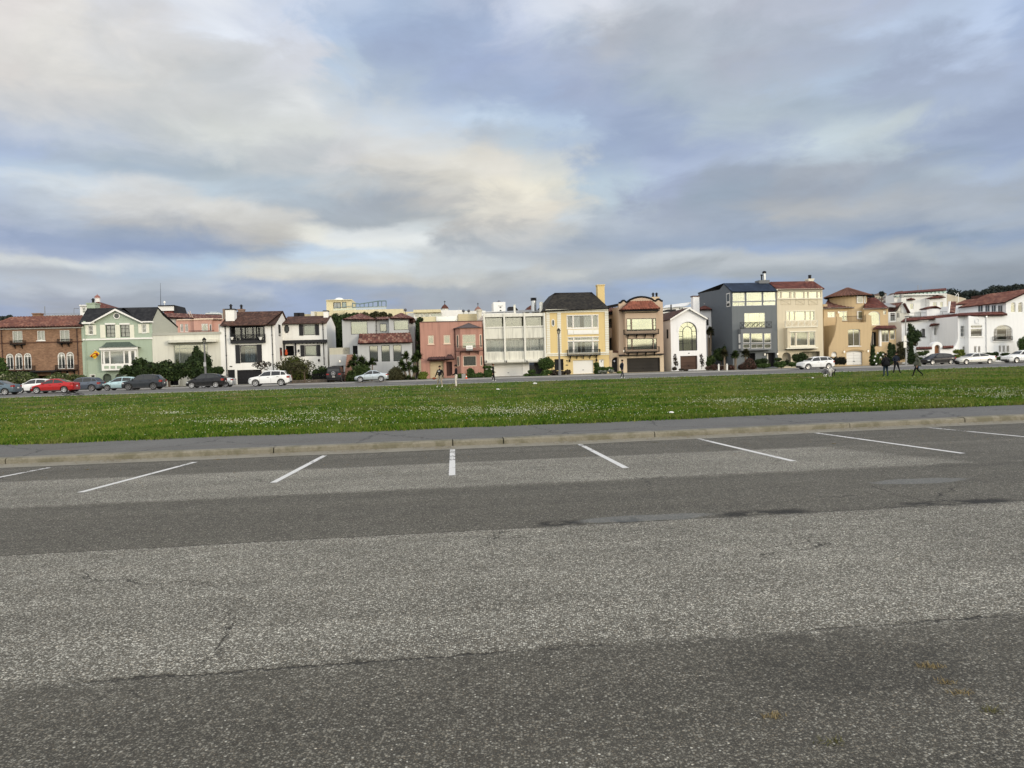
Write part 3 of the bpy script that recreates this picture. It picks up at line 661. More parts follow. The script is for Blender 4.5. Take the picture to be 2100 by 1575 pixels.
# --- cream modern house
h = House('modern_house', 'low cream flat roofed house with thin rounded canopy over a wide window', C2, 510, 96)
M_creamst = paint('cream_stucco', (0.62, 0.61, 0.53), 0.75, 0.05, 0.10)
M_gframe = paint('grey_green_frame', (0.42, 0.45, 0.40), 0.5, 0.05)
h.window(350, 715, 780, 1010, frame=M_gframe, cols=(0.155, 0.77), rows=(0.17,), fw=0.09, rec=0.2, curt=[(0.0, 1.0, 0.0, 1.0, M_curt)], gl=M_glassy)
h.door(300, 1120, 430, 1235, mat=M_dark, rec=1.0, rows=2); h.door(560, 1110, 900, 1235, mat=M_creamst, rows=5, rec=0.3)
h.wall((82, 580, 945, 1235), 0, M_creamst, 10)
h.band('coping', (76, 566, 947, 596), 0, 0.08, paint('grey_coping', (0.38, 0.38, 0.33)))
u0, z0, u1, z1 = h.rect(232, 655, 886, 695, -1.0)
n = 10; pl = [(u0, -0.003)]+[(u0+0.9-0.9*math.cos(math.pi/2*k/n), -0.003-1.0*math.sin(math.pi/2*k/n)) for k in range(1, n+1)]+[(u1-0.9+0.9*math.sin(math.pi/2*k/n), -0.003-1.0*math.cos(math.pi/2*k/n)) for k in range(0, n)]+[(u1, -0.003)]
MB().prism_z(pl, z0+0.05, z1-0.05).build('canopy', M_creamst, h.o)
h.box('side_post', (405, 1120, 425, 1235), -0.3, -0.1, M_creamst)

# --- white house with brown shake roof
h = House('white_house', 'white stucco house with brown shake roof, black shuttered window and recessed loggia', C2, 1290, 96)
M_wst = paint('white_stucco', (0.80, 0.79, 0.75), 0.75, 0.04, 0.06)
M_bt = paint('charcoal_trim', (0.032, 0.032, 0.035), 0.6, 0.1, spec=0.08)
M_gd = paint('charcoal_door', (0.028, 0.028, 0.031), 0.6, 0.12, spec=0.08)
h.window(1192, 725, 1405, 950, frame=M_bt, fw=0.07, shut=(M_bt, 0.6, 0.6), curt=[(0.3, 0.8, 0.05, 0.12, M_blind), (0.25, 0.85, 0.2, 1, paint('blue_grey_room', (0.10, 0.13, 0.15))), (0.42, 0.62, 0.35, 0.75, M_interior)])
h.door(1152, 1040, 1465, 1242, mat=M_gd, rows=5, cols=8, name='garage_door', rec=0.25); h.door(1032, 1040, 1124, 1242, mat=M_gd, rows=3, cols=2, rec=0.25)
h.hole(0, h.rect(1072, 490, 1492, 672))
h.wall((942, 472, 1640, 1242), 0, M_wst, 9.6, top=False)
h.window(1072, 490, 1200, 672, 0.9, frame=M_bt, cols=(0.3,), curt=[(0.35, 0.95, 0, 1, M_curt)], cut=False); h.window(1208, 495, 1430, 650, 0.9, frame=M_bt, cols=(0.36, 0.68), fw=0.1, curt=[(0, 1, 0.75, 1, flat('warm_table', (0.35, 0.25, 0.15)))], cut=False); h.window(1432, 490, 1495, 665, 0.9, frame=M_bt, curt=M_curtg, cut=False)
h.box('loggia_back', (1060, 480, 1500, 680), 1.0, 1.06, M_bt, at=0)
for x in (1066, 1206, 1350, 1490): h.box('loggia_post', (x-7, 490, x+7, 668), -0.16, -0.02, M_bt)
h.band('loggia_beam', (1058, 474, 1500, 491), 0, 0.25, M_bt)
h.balcony(1064, 588, 1502, 672, 0, 0.35, M_bt, bars=0.13, brackets=0, floor=0.3)
for x in (1095, 1455):
    u, z = h.P(x, 662, -0.2); MB().lathe([(0.11, z), (0.20, z+0.30), (0.23, z+0.32), (0.23, z+0.36), (0.05, z+0.36)], (u, -0.55, 0), 10).build('planter', M_white, h.o)
h.band('number_plate', (1056, 992, 1088, 1003), 0, 0.03, M_dark)
h.pipe(1002, 490, 1230); h.pipe(1590, 480, 1215)
eL, eR = h.P3(926, 482, -0.5), h.P3(1632, 466, -0.5); zr = (h.P3(1420, 300, 4.8))[2]
roof_sheet('roof', eL, eR, (eR[0], 4.8, zr), (eL[0], 4.8, zr), M_shake, h.o, amp=0); roof_sheet('roof', (eR[0], 10.1, eR[2]), (eL[0], 10.1, eL[2]), (eL[0], 4.8, zr), (eR[0], 4.8, zr), M_shake, h.o, amp=0)
u0, z0, u1, z1 = h.rect(942, 472, 1640, 1242)
for u in (u0+0.002, u1-0.102): MB().prism_x([(0.0, z1), (4.8, zr-0.16), (9.6, z1)], u, u+0.1).build('gable', M_wst, h.o)
for (a, b, v0, v1) in ((470, 615, 2.2, 3.4), (760, 910, 2.6, 3.8)):
    z_t, z_b = h.P(1680, a, 3)[1], h.P(1680, b, 3)[1]
    w = MB().box(u1+0.003, u1+0.05, v0, v1, z_b, z_t).build('side_window', M_bt, h.o); MB().box(u1+0.052, u1+0.056, v0+0.1, v1-0.1, z_b+0.1, z_t-0.1).build('pane', M_glass, w)
h.chimney((1003, 280, 1114, 388), 1.2, 1.2, M_wst, pot=1, capm=M_bt)
h.chimney((1160, 283, 1232, 312), 5.5, 0.8, paint('brown_stucco', (0.25, 0.17, 0.13)), pot=1)

# --- white set-back house
h = House('white_cottage', 'white house with brown roof, black shutters and octagonal window, set back behind a domed hedge', C3, 400, 101)
h.window(385, 470, 535, 600, frame=M_bt, shut=(M_bt, 0.58, 0.52), curt=M_blind); h.window(402, 728, 553, 866, frame=M_bt, shut=(M_bt, 0.58, 0.5), curt=M_blind)
h.door(152, 725, 274, 862, mat=M_black, rec=0.9, rows=2, frame=M_white)
h.wall((105, 450, 690, 1175), 0, M_wst, 9, top=False)
u0, z0, u1, z1 = h.rect(105, 450, 690, 1175); cx, cz = h.P(174, 523)
oc = [(cx+0.34*math.cos(R(22.5+45*k)), cz+0.58*math.sin(R(22.5+45*k))) for k in range(8)]; oi = [(cx+0.24*math.cos(R(22.5+45*k)), cz+0.46*math.sin(R(22.5+45*k))) for k in range(8)]
mb = MB()
for k in range(8): mb.prism([oc[k], oc[(k+1) % 8], oi[(k+1) % 8], oi[k]], -0.08, -0.003)
w = mb.build('octagonal_window', M_bt, h.o); MB().prism(oi, -0.03, -0.02).build('pane', flat('dark_pane', (0.05, 0.06, 0.06), 0.05), w)
h.band('beam', (110, 662, 682, 700), 0, 0.5, M_bt); mb = MB()
for k in range(12):
    u, z = h.P(130+k*48, 708, -0.4); mb.box(u-0.06, u+0.06, -0.42, -0.003, z, z+0.13)
mb.build('joist', M_bt, h.o)
for x in (142, 284): h.box('door_post', (x-8, 700, x+8, 862), -0.3, -0.1, M_bt)
for r in ((150, 720, 275, 735), (150, 735, 162, 862), (264, 735, 275, 862)): h.band('door_frame', r, 0, 0.06, M_white)
h.lamp(328, 800); h.lamp(582, 920)
eL, eR = h.P3(98, 457, -0.5), h.P3(668, 440, -0.5); zr = h.P3(425, 360, 4.5)[2]
roof_sheet('roof', eL, (u1+0.05, eL[1], eL[2]), (u1+0.05, 4.5, zr), (eL[0], 4.5, zr), M_shake, h.o, amp=0); roof_sheet('roof', (u1+0.05, 9.3, eL[2]), (eL[0], 9.3, eL[2]), (eL[0], 4.5, zr), (u1+0.05, 4.5, zr), M_shake, h.o, amp=0)
MB().prism_x([(0.0, z1), (4.5, zr-0.16), (9, z1)], u1-0.102, u1-0.002).build('gable', M_wst, h.o)
h.chimney((638, 300, 696, 356), 3.2, 0.9, M_wst, capm=M_bt); h.pipe(630, 445, 980)
u, z = h.P(170, 858, -0.3); mb = MB(); mb.lathe([(0.15, z), (0.20, z+0.38), (0.12, z+0.48), (0.15, z+0.7), (0.04, z+0.86)], (u, -0.4, 0), 10)
tag(mb.build('door_ornament', paint('orange_red', (0.48, 0.075, 0.025)), None, smooth=True), 'orange ornament standing beside the black front door', 'ornament').matrix_world = h.o.matrix_basis.copy()

# --- grey house with clay tile skirts
h = House('grey_house', 'pale grey house with clay tile skirt roof and three tall windows over palms', C3, 1330, 96)
M_gst = paint('grey_stucco', (0.43, 0.44, 0.44), 0.75, 0.04, 0.06)
h.window(985, 425, 1195, 590, 1.5, frame=M_dark, fw=0.06, curt=M_mint, gl=M_glassy); h.window(1352, 456, 1438, 555, 2.6, frame=M_dark, fw=0.06, curt=M_blind, gl=M_glassy); h.window(1530, 410, 1715, 535, 1.5, frame=M_dark, fw=0.06, curt=M_mint, gl=M_glassy)
for a, b, c, d in ((1222, 735, 1328, 938), (1373, 730, 1478, 935), (1523, 725, 1628, 930)): h.window(a, b, c, d, 0, frame=M_dark, fw=0.06, gl=M_glassy)
h.door(1010, 735, 1070, 842, 1.5, mat=M_black, rows=3)
h.wall((1080, 700, 1765, 1185), 0, M_gst, 1.5, name='lower_wall', top=False)
h.wall((885, 402, 1303, 1185), 1.5, M_gst, 10, name='upper_wall'); h.wall((1303, 405, 1478, 705), 2.6, M_gst, 9, name='middle_wall', base=3.5); h.wall((1478, 386, 1728, 1185), 1.5, M_gst, 10, name='upper_wall')
h.wall((1728, 430, 1800, 1185), 3.0, M_gst, 6, name='side_wing')
roof_sheet('skirt_roof', h.P3(1072, 706, -0.45), h.P3(1768, 690, -0.45), h.P3(1735, 570, 1.5), h.P3(1092, 588, 1.5), M_terra2, h.o)
def hip(h, xl, xr, ye, xa, ya, v, dep, m):
    L, Rr = h.P3(xl, ye, v-0.4), h.P3(xr, ye, v-0.4); A = h.P3(xa, ya, v+dep/2); Lb, Rb = (L[0], v+dep, L[2]), (Rr[0], v+dep, Rr[2])
    roof_sheet('roof', L, Rr, A, A, m, h.o); roof_sheet('roof', Rr, Rb, A, A, m, h.o); roof_sheet('roof', Lb, L, A, A, m, h.o); roof_sheet('roof', Rb, Lb, A, A, m, h.o)
hip(h, 884, 1304, 404, 1105, 328, 1.5, 6, M_terra2); hip(h, 1474, 1780, 388, 1622, 322, 1.5, 6, M_terra2)
roof_sheet('roof', h.P3(1300, 405, 2.2), h.P3(1480, 400, 2.2), h.P3(1480, 372, 4.5), h.P3(1300, 376, 4.5), M_terra2, h.o)
roof_sheet('roof', h.P3(1722, 440, 2.6), h.P3(1806, 430, 2.6), h.P3(1800, 398, 4), h.P3(1740, 398, 4), M_terra2, h.o)
w = h.box('niche', (1748, 428, 1770, 462), 2.94, 2.997, M_dark)
h.wall((715, 760, 975, 985), 1.5, paint('beige_stucco', (0.47, 0.45, 0.36), 0.75, 0.05, 0.08), 8, name='garage_wall', base=h.P(840, 985, 1.5)[1]); h.band('garage_wall_band', (715, 845, 975, 987), 1.5, 0.06, M_gst)
h.box('garage_side', (715, 985, 742, 1190), 1.5, 2.0, M_gst); h.box('garage_door', (742, 988, 948, 1190), 2.2, 2.3, M_black)
h.lamp(848, 930, 1.5, True); h.pipe(1306, 400, 575, 1.5, r=0.04)
stp = MB()
for k in range(12):
    u0, z0 = h.P(938, 1195, 0); u1, z1 = h.P(1012, 845, 0); zz = z0+(z1-z0)*(k+1)/12
    stp.box(u0, u1, -3.4+k*0.36, -3.4+(k+1)*0.36, -0.5, zz)
stp.build('stair', paint('brick_red_steps', (0.26, 0.15, 0.11)), h.o)
# --- pink house
h = House('pink_house', 'salmon pink flat roofed house with iron balcony and small brown awning', C4, 660, 96)
M_pink = paint('salmon_stucco', (0.42, 0.23, 0.18), 0.8, 0.10, 0.22)
M_pk = paint('pale_pink_frame', (0.72, 0.58, 0.45), 0.5, 0.05)
M_brt = tilemat('brown_awning_tiles', [(0.07, 0.04, 0.04), (0.09, 0.05, 0.048), (0.055, 0.035, 0.035)])
for r in ((357, 727, 430, 838), (555, 722, 638, 832)): h.window(*r, frame=M_pk, rows=(0.22,), fw=0.09, curt=M_blind, gl=M_glassy, sill=True)
M_tan = paint('tan_door', (0.55, 0.45, 0.29), 0.6, 0.1, 0.12)
h.door(382, 1058, 556, 1272, mat=M_tan, rows=4, cols=1, rec=0.35, name='garage_door'); h.door(592, 1060, 664, 1240, mat=paint('brown_door', (0.07, 0.035, 0.03)), rows=3, cols=2, rec=0.4)
h.wall((262, 552, 1056, 1275), 0, M_pink, 14)
h.band('coping', (260, 546, 1054, 556), 0, 0.05, paint('dark_coping', (0.12, 0.07, 0.06)))
V = -0.9
fr = dict(frame=M_pk, fw=0.08)
h.window(792, 715, 962, 888, V, rows=(0.6,), gl=M_glassy, curt=[(0, 1, 0, 0.6, M_blind), (0, 1, 0.6, 1, M_mint)], **fr); h.window(800, 985, 970, 1118, V, gl=M_glass, curt=[(0, 1, 0, 1, flat('olive_room', (0.14, 0.12, 0.08)))], **fr)
c0, z0, c1, z1 = h.rect(772, 640, 992, 1235, V); l0 = h.P(705, 900)[0]; r0 = h.P(1054, 900)[0]; zt = h.P(870, 632, V)[1]
h.wall_m(c0, -0.6, c1, zt, V, M_pink, 0.9, 'bay', sides=False)
# splayed sides of the bay, each with its narrow windows
for a, b, sg in ((l0, c0, -1), (c1, r0, 1)):
    ya, yb = (0, V) if sg < 0 else (V, 0)
    mb = MB(); mb.prism_z([(a, ya), (b, yb), (b, yb+0.12) if sg < 0 else (b, yb), (a, ya+0.0) if sg < 0 else (a, ya+0.12)], -0.6, zt)
    mb.build('bay_side', M_pink, h.o)
    for (p, q) in ((718, 885), (990, 1115)):
        zA, zB = h.P(870, p, V/2)[1], h.P(870, q, V/2)[1]
        t0_, t1_ = 0.3, 0.72
        A = np.array([a+(b-a)*t0_, ya+(yb-ya)*t0_]); B_ = np.array([a+(b-a)*t1_, ya+(yb-ya)*t1_]); nrm = np.array([(yb-ya), -(b-a)]); nrm = nrm/np.linalg.norm(nrm)
        if nrm[1] > 0: nrm = -nrm
        def slab(A, B_, o0, o1, z0, z1): return MB().prism_z([tuple(A+nrm*o0), tuple(B_+nrm*o0), tuple(B_+nrm*o1), tuple(A+nrm*o1)], z0, z1)
        w = slab(A, B_, 0.004, 0.06, zB, zA).build('side_window', M_pk, h.o); ee = (B_-A)*0.22
        slab(A+ee, B_-ee, 0.062, 0.07, zB+0.08, zA-0.08).build('pane', flat('dark_pane', (0.05, 0.06, 0.06), 0.05), w)
    MB()
mb = MB(); ap = h.P3(870, 572, 0); o = 0.25
ring = [(l0-o, -0.02, zt), (c0-o, V-o, zt), (c1+o, V-o, zt), (r0+o*0.3, -0.02, zt)]
tip = (ap[0], -0.02, ap[2])
for i in range(3): mb.add([ring[i], ring[i+1], tip], [(0, 1, 2)])
mb.add(ring, [(3, 2, 1, 0)])
for p in ring[1:3]: mb.tube(p, tip, 0.04, n=4)
mb.build('bay_roof', paint('grey_brown_lead', (0.09, 0.075, 0.075), 0.5), h.o)
h.balcony(706, 858, 1054, 922, V, 0.55, paint('rust_iron', (0.06, 0.03, 0.028)), bars=0.16, brackets=3)
h.pipe(690, 655, 1030, mat=paint('rust_iron', (0.06, 0.03, 0.028)))
roof_sheet('awning', h.P3(346, 1040, -0.9), h.P3(572, 1034, -0.9), h.P3(572, 1000, -0.02), h.P3(372, 1004, -0.02), M_brt, h.o)
L, Rr, T0, T1 = h.P3(566, 1034, -1.0), h.P3(692, 1028, -1.0), h.P3(606, 975, -0.02), h.P3(655, 972, -0.02)
roof_sheet('awning', L, Rr, T1, T0, M_brt, h.o)
bn = h.rect(838, 856, 922, 908, V-0.6); banner_house = h

# --- grey-white concrete apartments
h = House('concrete_house', 'weathered off white concrete house with vertical fins and curtained glass bands', C4, 1455, 96)
M_conc = paint('stained_concrete', (0.66, 0.65, 0.57), 0.85, 0.10, 0.30); M_conc2 = paint('clean_concrete', (0.70, 0.69, 0.62), 0.8, 0.06, 0.12)
M_alu = paint('aluminium_frame', (0.55, 0.55, 0.50), 0.4, 0.05)
bays = ((1085, 1322), (1338, 1577), (1594, 1836))
for i, (a, b) in enumerate(bays):
    dy = -7*i
    ct = [(0.03, 0.97, 0, 1, M_curtg)]
    h.window(a, 500+dy, b, 640+dy, 0.9, frame=M_alu, cols=((0.45,), (0.35, 0.78), (0.7,))[i], fw=0.05, rec=0.06, curt=ct, gl=M_glassy, cdepth=0.12); h.window(a, 785+dy, b, 938+dy, 0.25, frame=M_alu, cols=((0.24, 0.74), (0.24, 0.5), (0.25, 0.8))[i], fw=0.05, rec=0.06, curt=[(0.02, 0.98, 0, 1, M_curt)], gl=M_glass, cdepth=0.12)
h.wall((1076, 470, 1840, 660), 0.9, M_conc2, 12, base=h.P(1450, 700, 0.9)[1], name='upper_wall', sides=False); h.wall((1076, 700, 1840, 1070), 0.25, M_conc2, 12, base=h.P(1450, 1062, 0.25)[1], name='lower_wall')
u0, z0, u1, z1 = h.rect(1070, 450, 1844, 1065); zt = h.P(1455, 450)[1]
MB().box(u0, u1, -0.1, 13, zt-0.25, zt).build('roof', M_conc2, h.o)
MB().box(u0+0.01, u0+0.25, 0.2, 13, z0, zt-0.252).build('side_wall', M_conc, h.o); MB().box(u1-0.25, u1-0.01, 0.2, 13, z0, zt-0.252).build('side_wall', M_conc, h.o)
h.band('roof_beam', (1072, 452, 1842, 490), 0, 0.12, M_conc2)
for i, (a, b) in enumerate(bays):
    dy = -7*i
    h.box('spandrel', (a, 642+dy, b, 772+dy), -0.02, 0.2, M_conc, at=0); h.box('spandrel', (a, 942+dy, b, 1062+dy), -0.02, 0.2, M_conc, at=0)
    h.box('slab_edge', (a, 1040+dy, b, 1072+dy), -0.35, -0.025, M_conc2)
    h.box('hand_rail', (a, 618+dy, b, 634+dy), 0.0, 0.08, M_conc2)
    h.box('ceiling', (a, 484+dy, b, 500+dy), 0.14, 0.88, M_conc2, at=0.5)
for x in (1075, 1330, 1586, 1840): h.box('fin', (x-11, 440, x+11, 1066), -0.25, 0.22, M_conc2)
for x in (1096, 1352, 1612): h.box('waterspout', (x-4, 1045, x+4, 1072), -0.6, -0.36, M_dark)
h.box('soffit', (1076, 1062, 1842, 1076), -0.2, 1.2, M_conc2, at=0)
h.door(1192, 1078, 1554, 1250, 0.9, mat=M_white, rows=6, cols=5, rec=0.12, name='garage_door'); h.wall((1085, 1070, 1640, 1255), 0.9, M_white, 11, name='ground_wall')
g0, zz0, g1, zz1 = h.rect(1642, 1070, 1800, 1252, 1.2); n = 14; fo = None
for k in range(n): MB().box(g0+(g1-g0)*k/n+0.01, g0+(g1-g0)*(k+1)/n-0.01, 1.2, 1.26, -0.4, zz1).build('gate_plank', M_dark, h.o)
cx, cz = h.P(1597, 1088, 0.9); MB().lathe([(0.16, 0.84), (0.22, 0.86), (0.22, 0.9)], (cx, 0, cz), 14, 'y').build('round_plaque', M_conc2, h.o)
# roof equipment
roof_sheet('roof_hood', h.P3(1040, 440, 4), h.P3(1845, 425, 4), h.P3(1720, 402, 9), h.P3(1600, 404, 9), paint('grey_roofing', (0.30, 0.30, 0.29)), h.o, amp=0)
for (a, b, c, d, v, m, nm) in ((1662, 290, 1728, 400, 6, M_metal, 'flue'), (1768, 345, 1812, 430, 3, M_conc2, 'flue'), (1440, 378, 1466, 440, 4, M_conc2, 'vent')):
    u0, z0, u1, z1 = h.rect(a, b, c, d, v); r_ = (u1-u0)/2; cx = (u0+u1)/2
    o = MB().lathe([(r_, z0-0.5), (r_, z1)], (cx, v, 0), 12).build(nm, m, h.o, smooth=False)
    MB().lathe([(r_*1.1, z1+0.002), (r_*1.15, z1+0.25), (r_*0.8, z1+0.3), (r_*0.8, z1+0.34), (r_*1.2, z1+0.35), (r_*1.2, z1+0.42)], (cx, v, 0), 12).build('cowl', M_dark if nm == 'flue' and a < 1700 else m, o)

# --- yellow house
h = House('yellow_house', 'pale yellow house with dark mansard roof, tall chimney and white corner quoins', C5, 575, 96)
M_yel = paint('pale_yellow_stucco', (0.66, 0.51, 0.245), 0.75, 0.04, 0.06)
M_wq = paint('white_quoin', (0.74, 0.72, 0.62), 0.7, 0.06, 0.1)
cw = [(0, 0.4, 0, 1, M_curt), (0.6, 1, 0, 1, M_curt)]
h.window(452, 478, 520, 632, curt=M_curtg); h.window(530, 474, 760, 632, curt=[(0, 0.38, 0, 1, M_curt), (0.6, 1, 0, 1, M_curt)]); h.window(772, 470, 840, 626, curt=M_curtg)
for a, b in ((462, 528), (540, 772), (785, 848)):
    h.window(a, 752, b, 790, curt=M_curt, cols=(0.36, 0.64) if a == 540 else (), fw=0.05); h.window(a, 804, b, 958, curt=[(0, 1, 0, 1, M_curtg)] if a != 540 else [(0, 0.22, 0, 1, M_curt), (0.36, 0.45, 0, 1, M_curtg), (0.6, 1, 0, 1, M_curtg)], fw=0.06)
h.door(526, 1042, 786, 1214, mat=M_white, rows=7, rec=0.2, name='garage_door'); h.door(852, 1032, 918, 1135, mat=M_white, rows=2, cols=2, rec=0.1)
h.door(292, 1028, 406, 1170, mat=M_dark, rows=5, cols=3, rec=0.3, name='iron_gate')
h.wall((186, 402, 978, 1210), 0, M_yel, 12)
h.band('cornice', (178, 392, 972, 410), 0, 0.3, M_wq); h.band('frieze', (182, 411, 970, 436), 0, 0.1, M_wq)
mb = MB()
for k in range(50):
    u, z = h.P(195+k*15.6, 424-k*0.48, -0.2); mb.box(u-0.05, u+0.05, -0.22, -0.102, z-0.08, z+0.09)
mb.build('dentil', M_wq, h.o)
for x0, x1, top in ((186, 230, 438), (324, 372, 436), (928, 974, 418)):
    for k in range(18):
        y = top+(955-top)*k/18; dx = 10*(y-top)/520; wob = 0
        h.band('quoin', (x0+dx, y+2, x1+dx, y+(955-top)/18-1.5), 0, 0.07, M_wq)
h.band('belt_course', (184, 944, 984, 962), 0, 0.12, M_wq); h.band('belt_course', (186, 968, 984, 982), 0, 0.08, M_wq)
h.band('frieze_panel', (458, 652, 852, 716), 0, 0.06, M_wq)
for a, b in ((462, 528), (536, 772), (782, 848)): h.band('carved_panel', (a, 662, b, 708), 0, 0.10, M_white)
for r in ((446, 466, 850, 476), (446, 632, 852, 646), (456, 742, 856, 751), (456, 791, 856, 803), (446, 476, 451, 632), (521, 476, 529, 632), (761, 474, 771, 630), (841, 472, 848, 630), (529, 751, 539, 960), (773, 750, 784, 960)): h.band('window_trim', r, 0, 0.05, M_white)
cx, cz = h.P(273, 568); e = [(cx+a*0.26, cz+b*0.55) for a, b in ((0, 1), (0.8, 0.6), (0.8, -0.6), (0, -1), (-0.8, -0.6), (-0.8, 0.6))]; i_ = [(cx+(x-cx)*0.66, cz+(z-cz)*0.78) for x, z in e]; mb = MB()
for k in range(6): mb.prism([e[k], e[(k+1) % 6], i_[(k+1) % 6], i_[k]], -0.08, -0.003)
w = mb.build('hexagonal_window', M_white, h.o); MB().prism(i_, -0.04, -0.03).build('pane', flat('dark_pane', (0.05, 0.06, 0.06), 0.05), w)
h.balcony(457, 905, 872, 975, 0, 0.55, bars=0.13, brackets=5); h.lamp(480, 1050); h.lamp(822, 1042)
u, z = h.P(884, 1058, 0.1); mb = MB(); mb.prism(arch_pts(u-0.3, u+0.3, z-0.1, 0.3), 0.068, 0.075); mb.build('fanlight', M_dark, h.o)
h.band('number_plate', (440, 1042, 456, 1055), 0, 0.03, M_dark); h.band('letter_plate', (434, 1098, 464, 1110), 0, 0.03, M_dark)
L, Rr = h.P3(150, 418, -0.45), h.P3(985, 382, -0.45); T0, T1 = h.P3(296, 190, 3.2), h.P3(766, 182, 3.2); z_ = T0[2]
Lb, Rb = (L[0], 12, L[2]), (Rr[0], 12, Rr[2]); TB0, TB1 = (T0[0], 9, z_), (T1[0], 9, T1[2])
roof_sheet('roof', L, Rr, T1, T0, M_mansard, h.o, amp=0, thick=0.12); roof_sheet('roof', Rr, Rb, TB1, T1, M_mansard, h.o, amp=0, thick=0.12); roof_sheet('roof', Lb, L, T0, TB0, M_mansard, h.o, amp=0, thick=0.12); roof_sheet('roof', Rb, Lb, TB0, TB1, M_mansard, h.o, amp=0, thick=0.12)
MB().box(T0[0], T1[0], 3.2, 9, z_-0.1, z_+0.02).build('roof_deck', M_mansard, h.o)
h.chimney((840, 96, 928, 366), 2.0, 1.0, M_yel, capm=M_yel)

# --- tan house with curly parapet
h = House('tan_house', 'tan stucco house with curly dark edged parapet, red tile hood and black bay windows', C5, 1395, 95.5)
M_tanst = paint('tan_stucco', (0.49, 0.375, 0.275), 0.75, 0.04, 0.06); M_tanl = paint('light_tan', (0.60, 0.49, 0.35), 0.7, 0.04, 0.06)
h.door(1210, 1012, 1628, 1192, mat=paint('dark_bronze_door', (0.034, 0.030, 0.026), 0.6, 0.08), rows=4, rec=0.3, name='garage_door')
# parapet outline
def cp(x, y): return h.P(x, y)
par = [cp(1110, 985), cp(1108, 322), cp(1135, 316), cp(1150, 296), cp(1168, 290), cp(1186, 298), cp(1196, 314), cp(1212, 312), cp(1250, 282), cp(1300, 260), cp(1345, 249), cp(1390, 245), cp(1440, 249), cp(1490, 260), cp(1530, 276), cp(1560, 298), cp(1578, 296), cp(1590, 280), cp(1608, 274), cp(1626, 280), cp(1640, 294), cp(1662, 298), cp(1674, 970)]
MB().prism(par, 0, 0.5).build('parapet_front', M_tanst, h.o, fix=True)
mb = MB()
for a, b in zip(par[1:-2], par[2:-1]): mb.tube((a[0], 0.1, a[1]+0.05), (b[0], 0.1, b[1]+0.05), 0.17, n=6)
mb.build('parapet_coping', M_black, h.o)
h.wall((1110, 972, 1676, 1192), 0, M_tanl, 12, name='garage_wall', top=False); u0, z0, u1, z1 = h.rect(1110, 330, 1674, 972); MB().box(u0, u1, 0.502, 12, z0, z1-0.3).build('wall', M_tanst, h.o)
h.band('ledge', (1112, 964, 1678, 980), 0, 0.4, M_dark)
V = -0.8
for (y0, y1, k) in ((512, 668, 0), (766, 905, 1)):
    a, b, c, d = 1205+k*8, 1262+k*8, 1540+k*6, 1578+k*8
    h.window(a, y0+2, b, y1+2, V, frame=M_black, fw=0.07, rec=0.06, gl=M_glassy, rows=(0.6,), curt=[(0, 1, 0, 1, M_mint if not k else M_curtg)]); h.window(b+6, y0, c-6, y1, V, frame=M_black, fw=0.07, rec=0.06, gl=M_glassy, curt=[(0, 1, 0.0, 1, M_mint)] if not k else [(0.1, 0.9, 0.72, 0.95, M_curt)]); h.window(c, y0-2, d, y1-2, V, frame=M_black, fw=0.06, rec=0.06, gl=M_glassy, rows=(0.6,), curt=[(0, 1, 0, 1, M_curtg)])
b0, c0, b1, c1 = h.rect(1192, 430, 1588, 970, V); h.wall_m(b0, c0, b1, c1, V, M_tanst, 0.79, 'bay')
h.balcony(1178, 650, 1614, 706, V, 0.6, bars=0.14, brackets=4, floor=0.1); h.balcony(1186, 872, 1622, 932, V, 0.6, bars=0.14, brackets=4, floor=0.1)
L, Rr, T1, T0 = h.P3(1140, 404, V-0.6), h.P3(1632, 388, V-0.6), h.P3(1520, 292, -0.02), h.P3(1252, 296, -0.02)
roof_sheet('tile_hood', L, Rr, T1, T0, tilemat('orange_red_tiles', [(0.20, 0.072, 0.046), (0.235, 0.085, 0.055), (0.165, 0.06, 0.04)]), h.o)
roof_sheet('tile_hood', (L[0], -0.02, L[2]), L, T0, T0, M_terra, h.o); roof_sheet('tile_hood', Rr, (Rr[0], -0.02, Rr[2]), T1, T1, M_terra, h.o)
h.band('hood_cornice', (1150, 404, 1625, 420), V, 0.5, M_black); mb = MB()
for k in range(32):
    u, z = h.P(1186+k*12.6, 429-k*0.4, V-0.2); mb.box(u-0.045, u+0.045, V-0.3, V-0.004, z-0.1, z+0.1)
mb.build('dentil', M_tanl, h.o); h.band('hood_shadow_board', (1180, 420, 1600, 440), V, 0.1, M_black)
# recessed left wing and portal
_r = h.rect(985, 755, 1048, 935, 4.0); h.hole(4.0, _r, (_r[2]-_r[0])/2)
h.window(980, 515, 1018, 632, 4.0, frame=M_dark, rows=(0.5,))
h.wall((966, 440, 1112, 1190), 4.0, M_tanst, 8, name='wing_wall')
h.box('wing_dark_room', (985, 745, 1048, 930), 4.6, 4.7, M_interior)
roof_sheet('wing_roof', h.P3(962, 428, 3.3), h.P3(1112, 412, 3.3), h.P3(1112, 366, 5), h.P3(975, 392, 5), M_terra, h.o); h.band('wing_cornice', (962, 428, 1112, 462), 4.0, 0.6, M_black)
u0, z0, u1, z1 = h.rect(962, 362, 1112, 400, 5.0); MB().prism([(u0-0.4, z0+0.1), (u0-0.4, z0+0.5), (u1, z1+0.45), (u1, z1+0.05)], 5.0, 5.4).build('wing_parapet', M_black, h.o)
h.door(1018, 1006, 1122, 1192, 0.8, mat=M_dark, arch=True, rec=0.3, rows=2, cols=2)
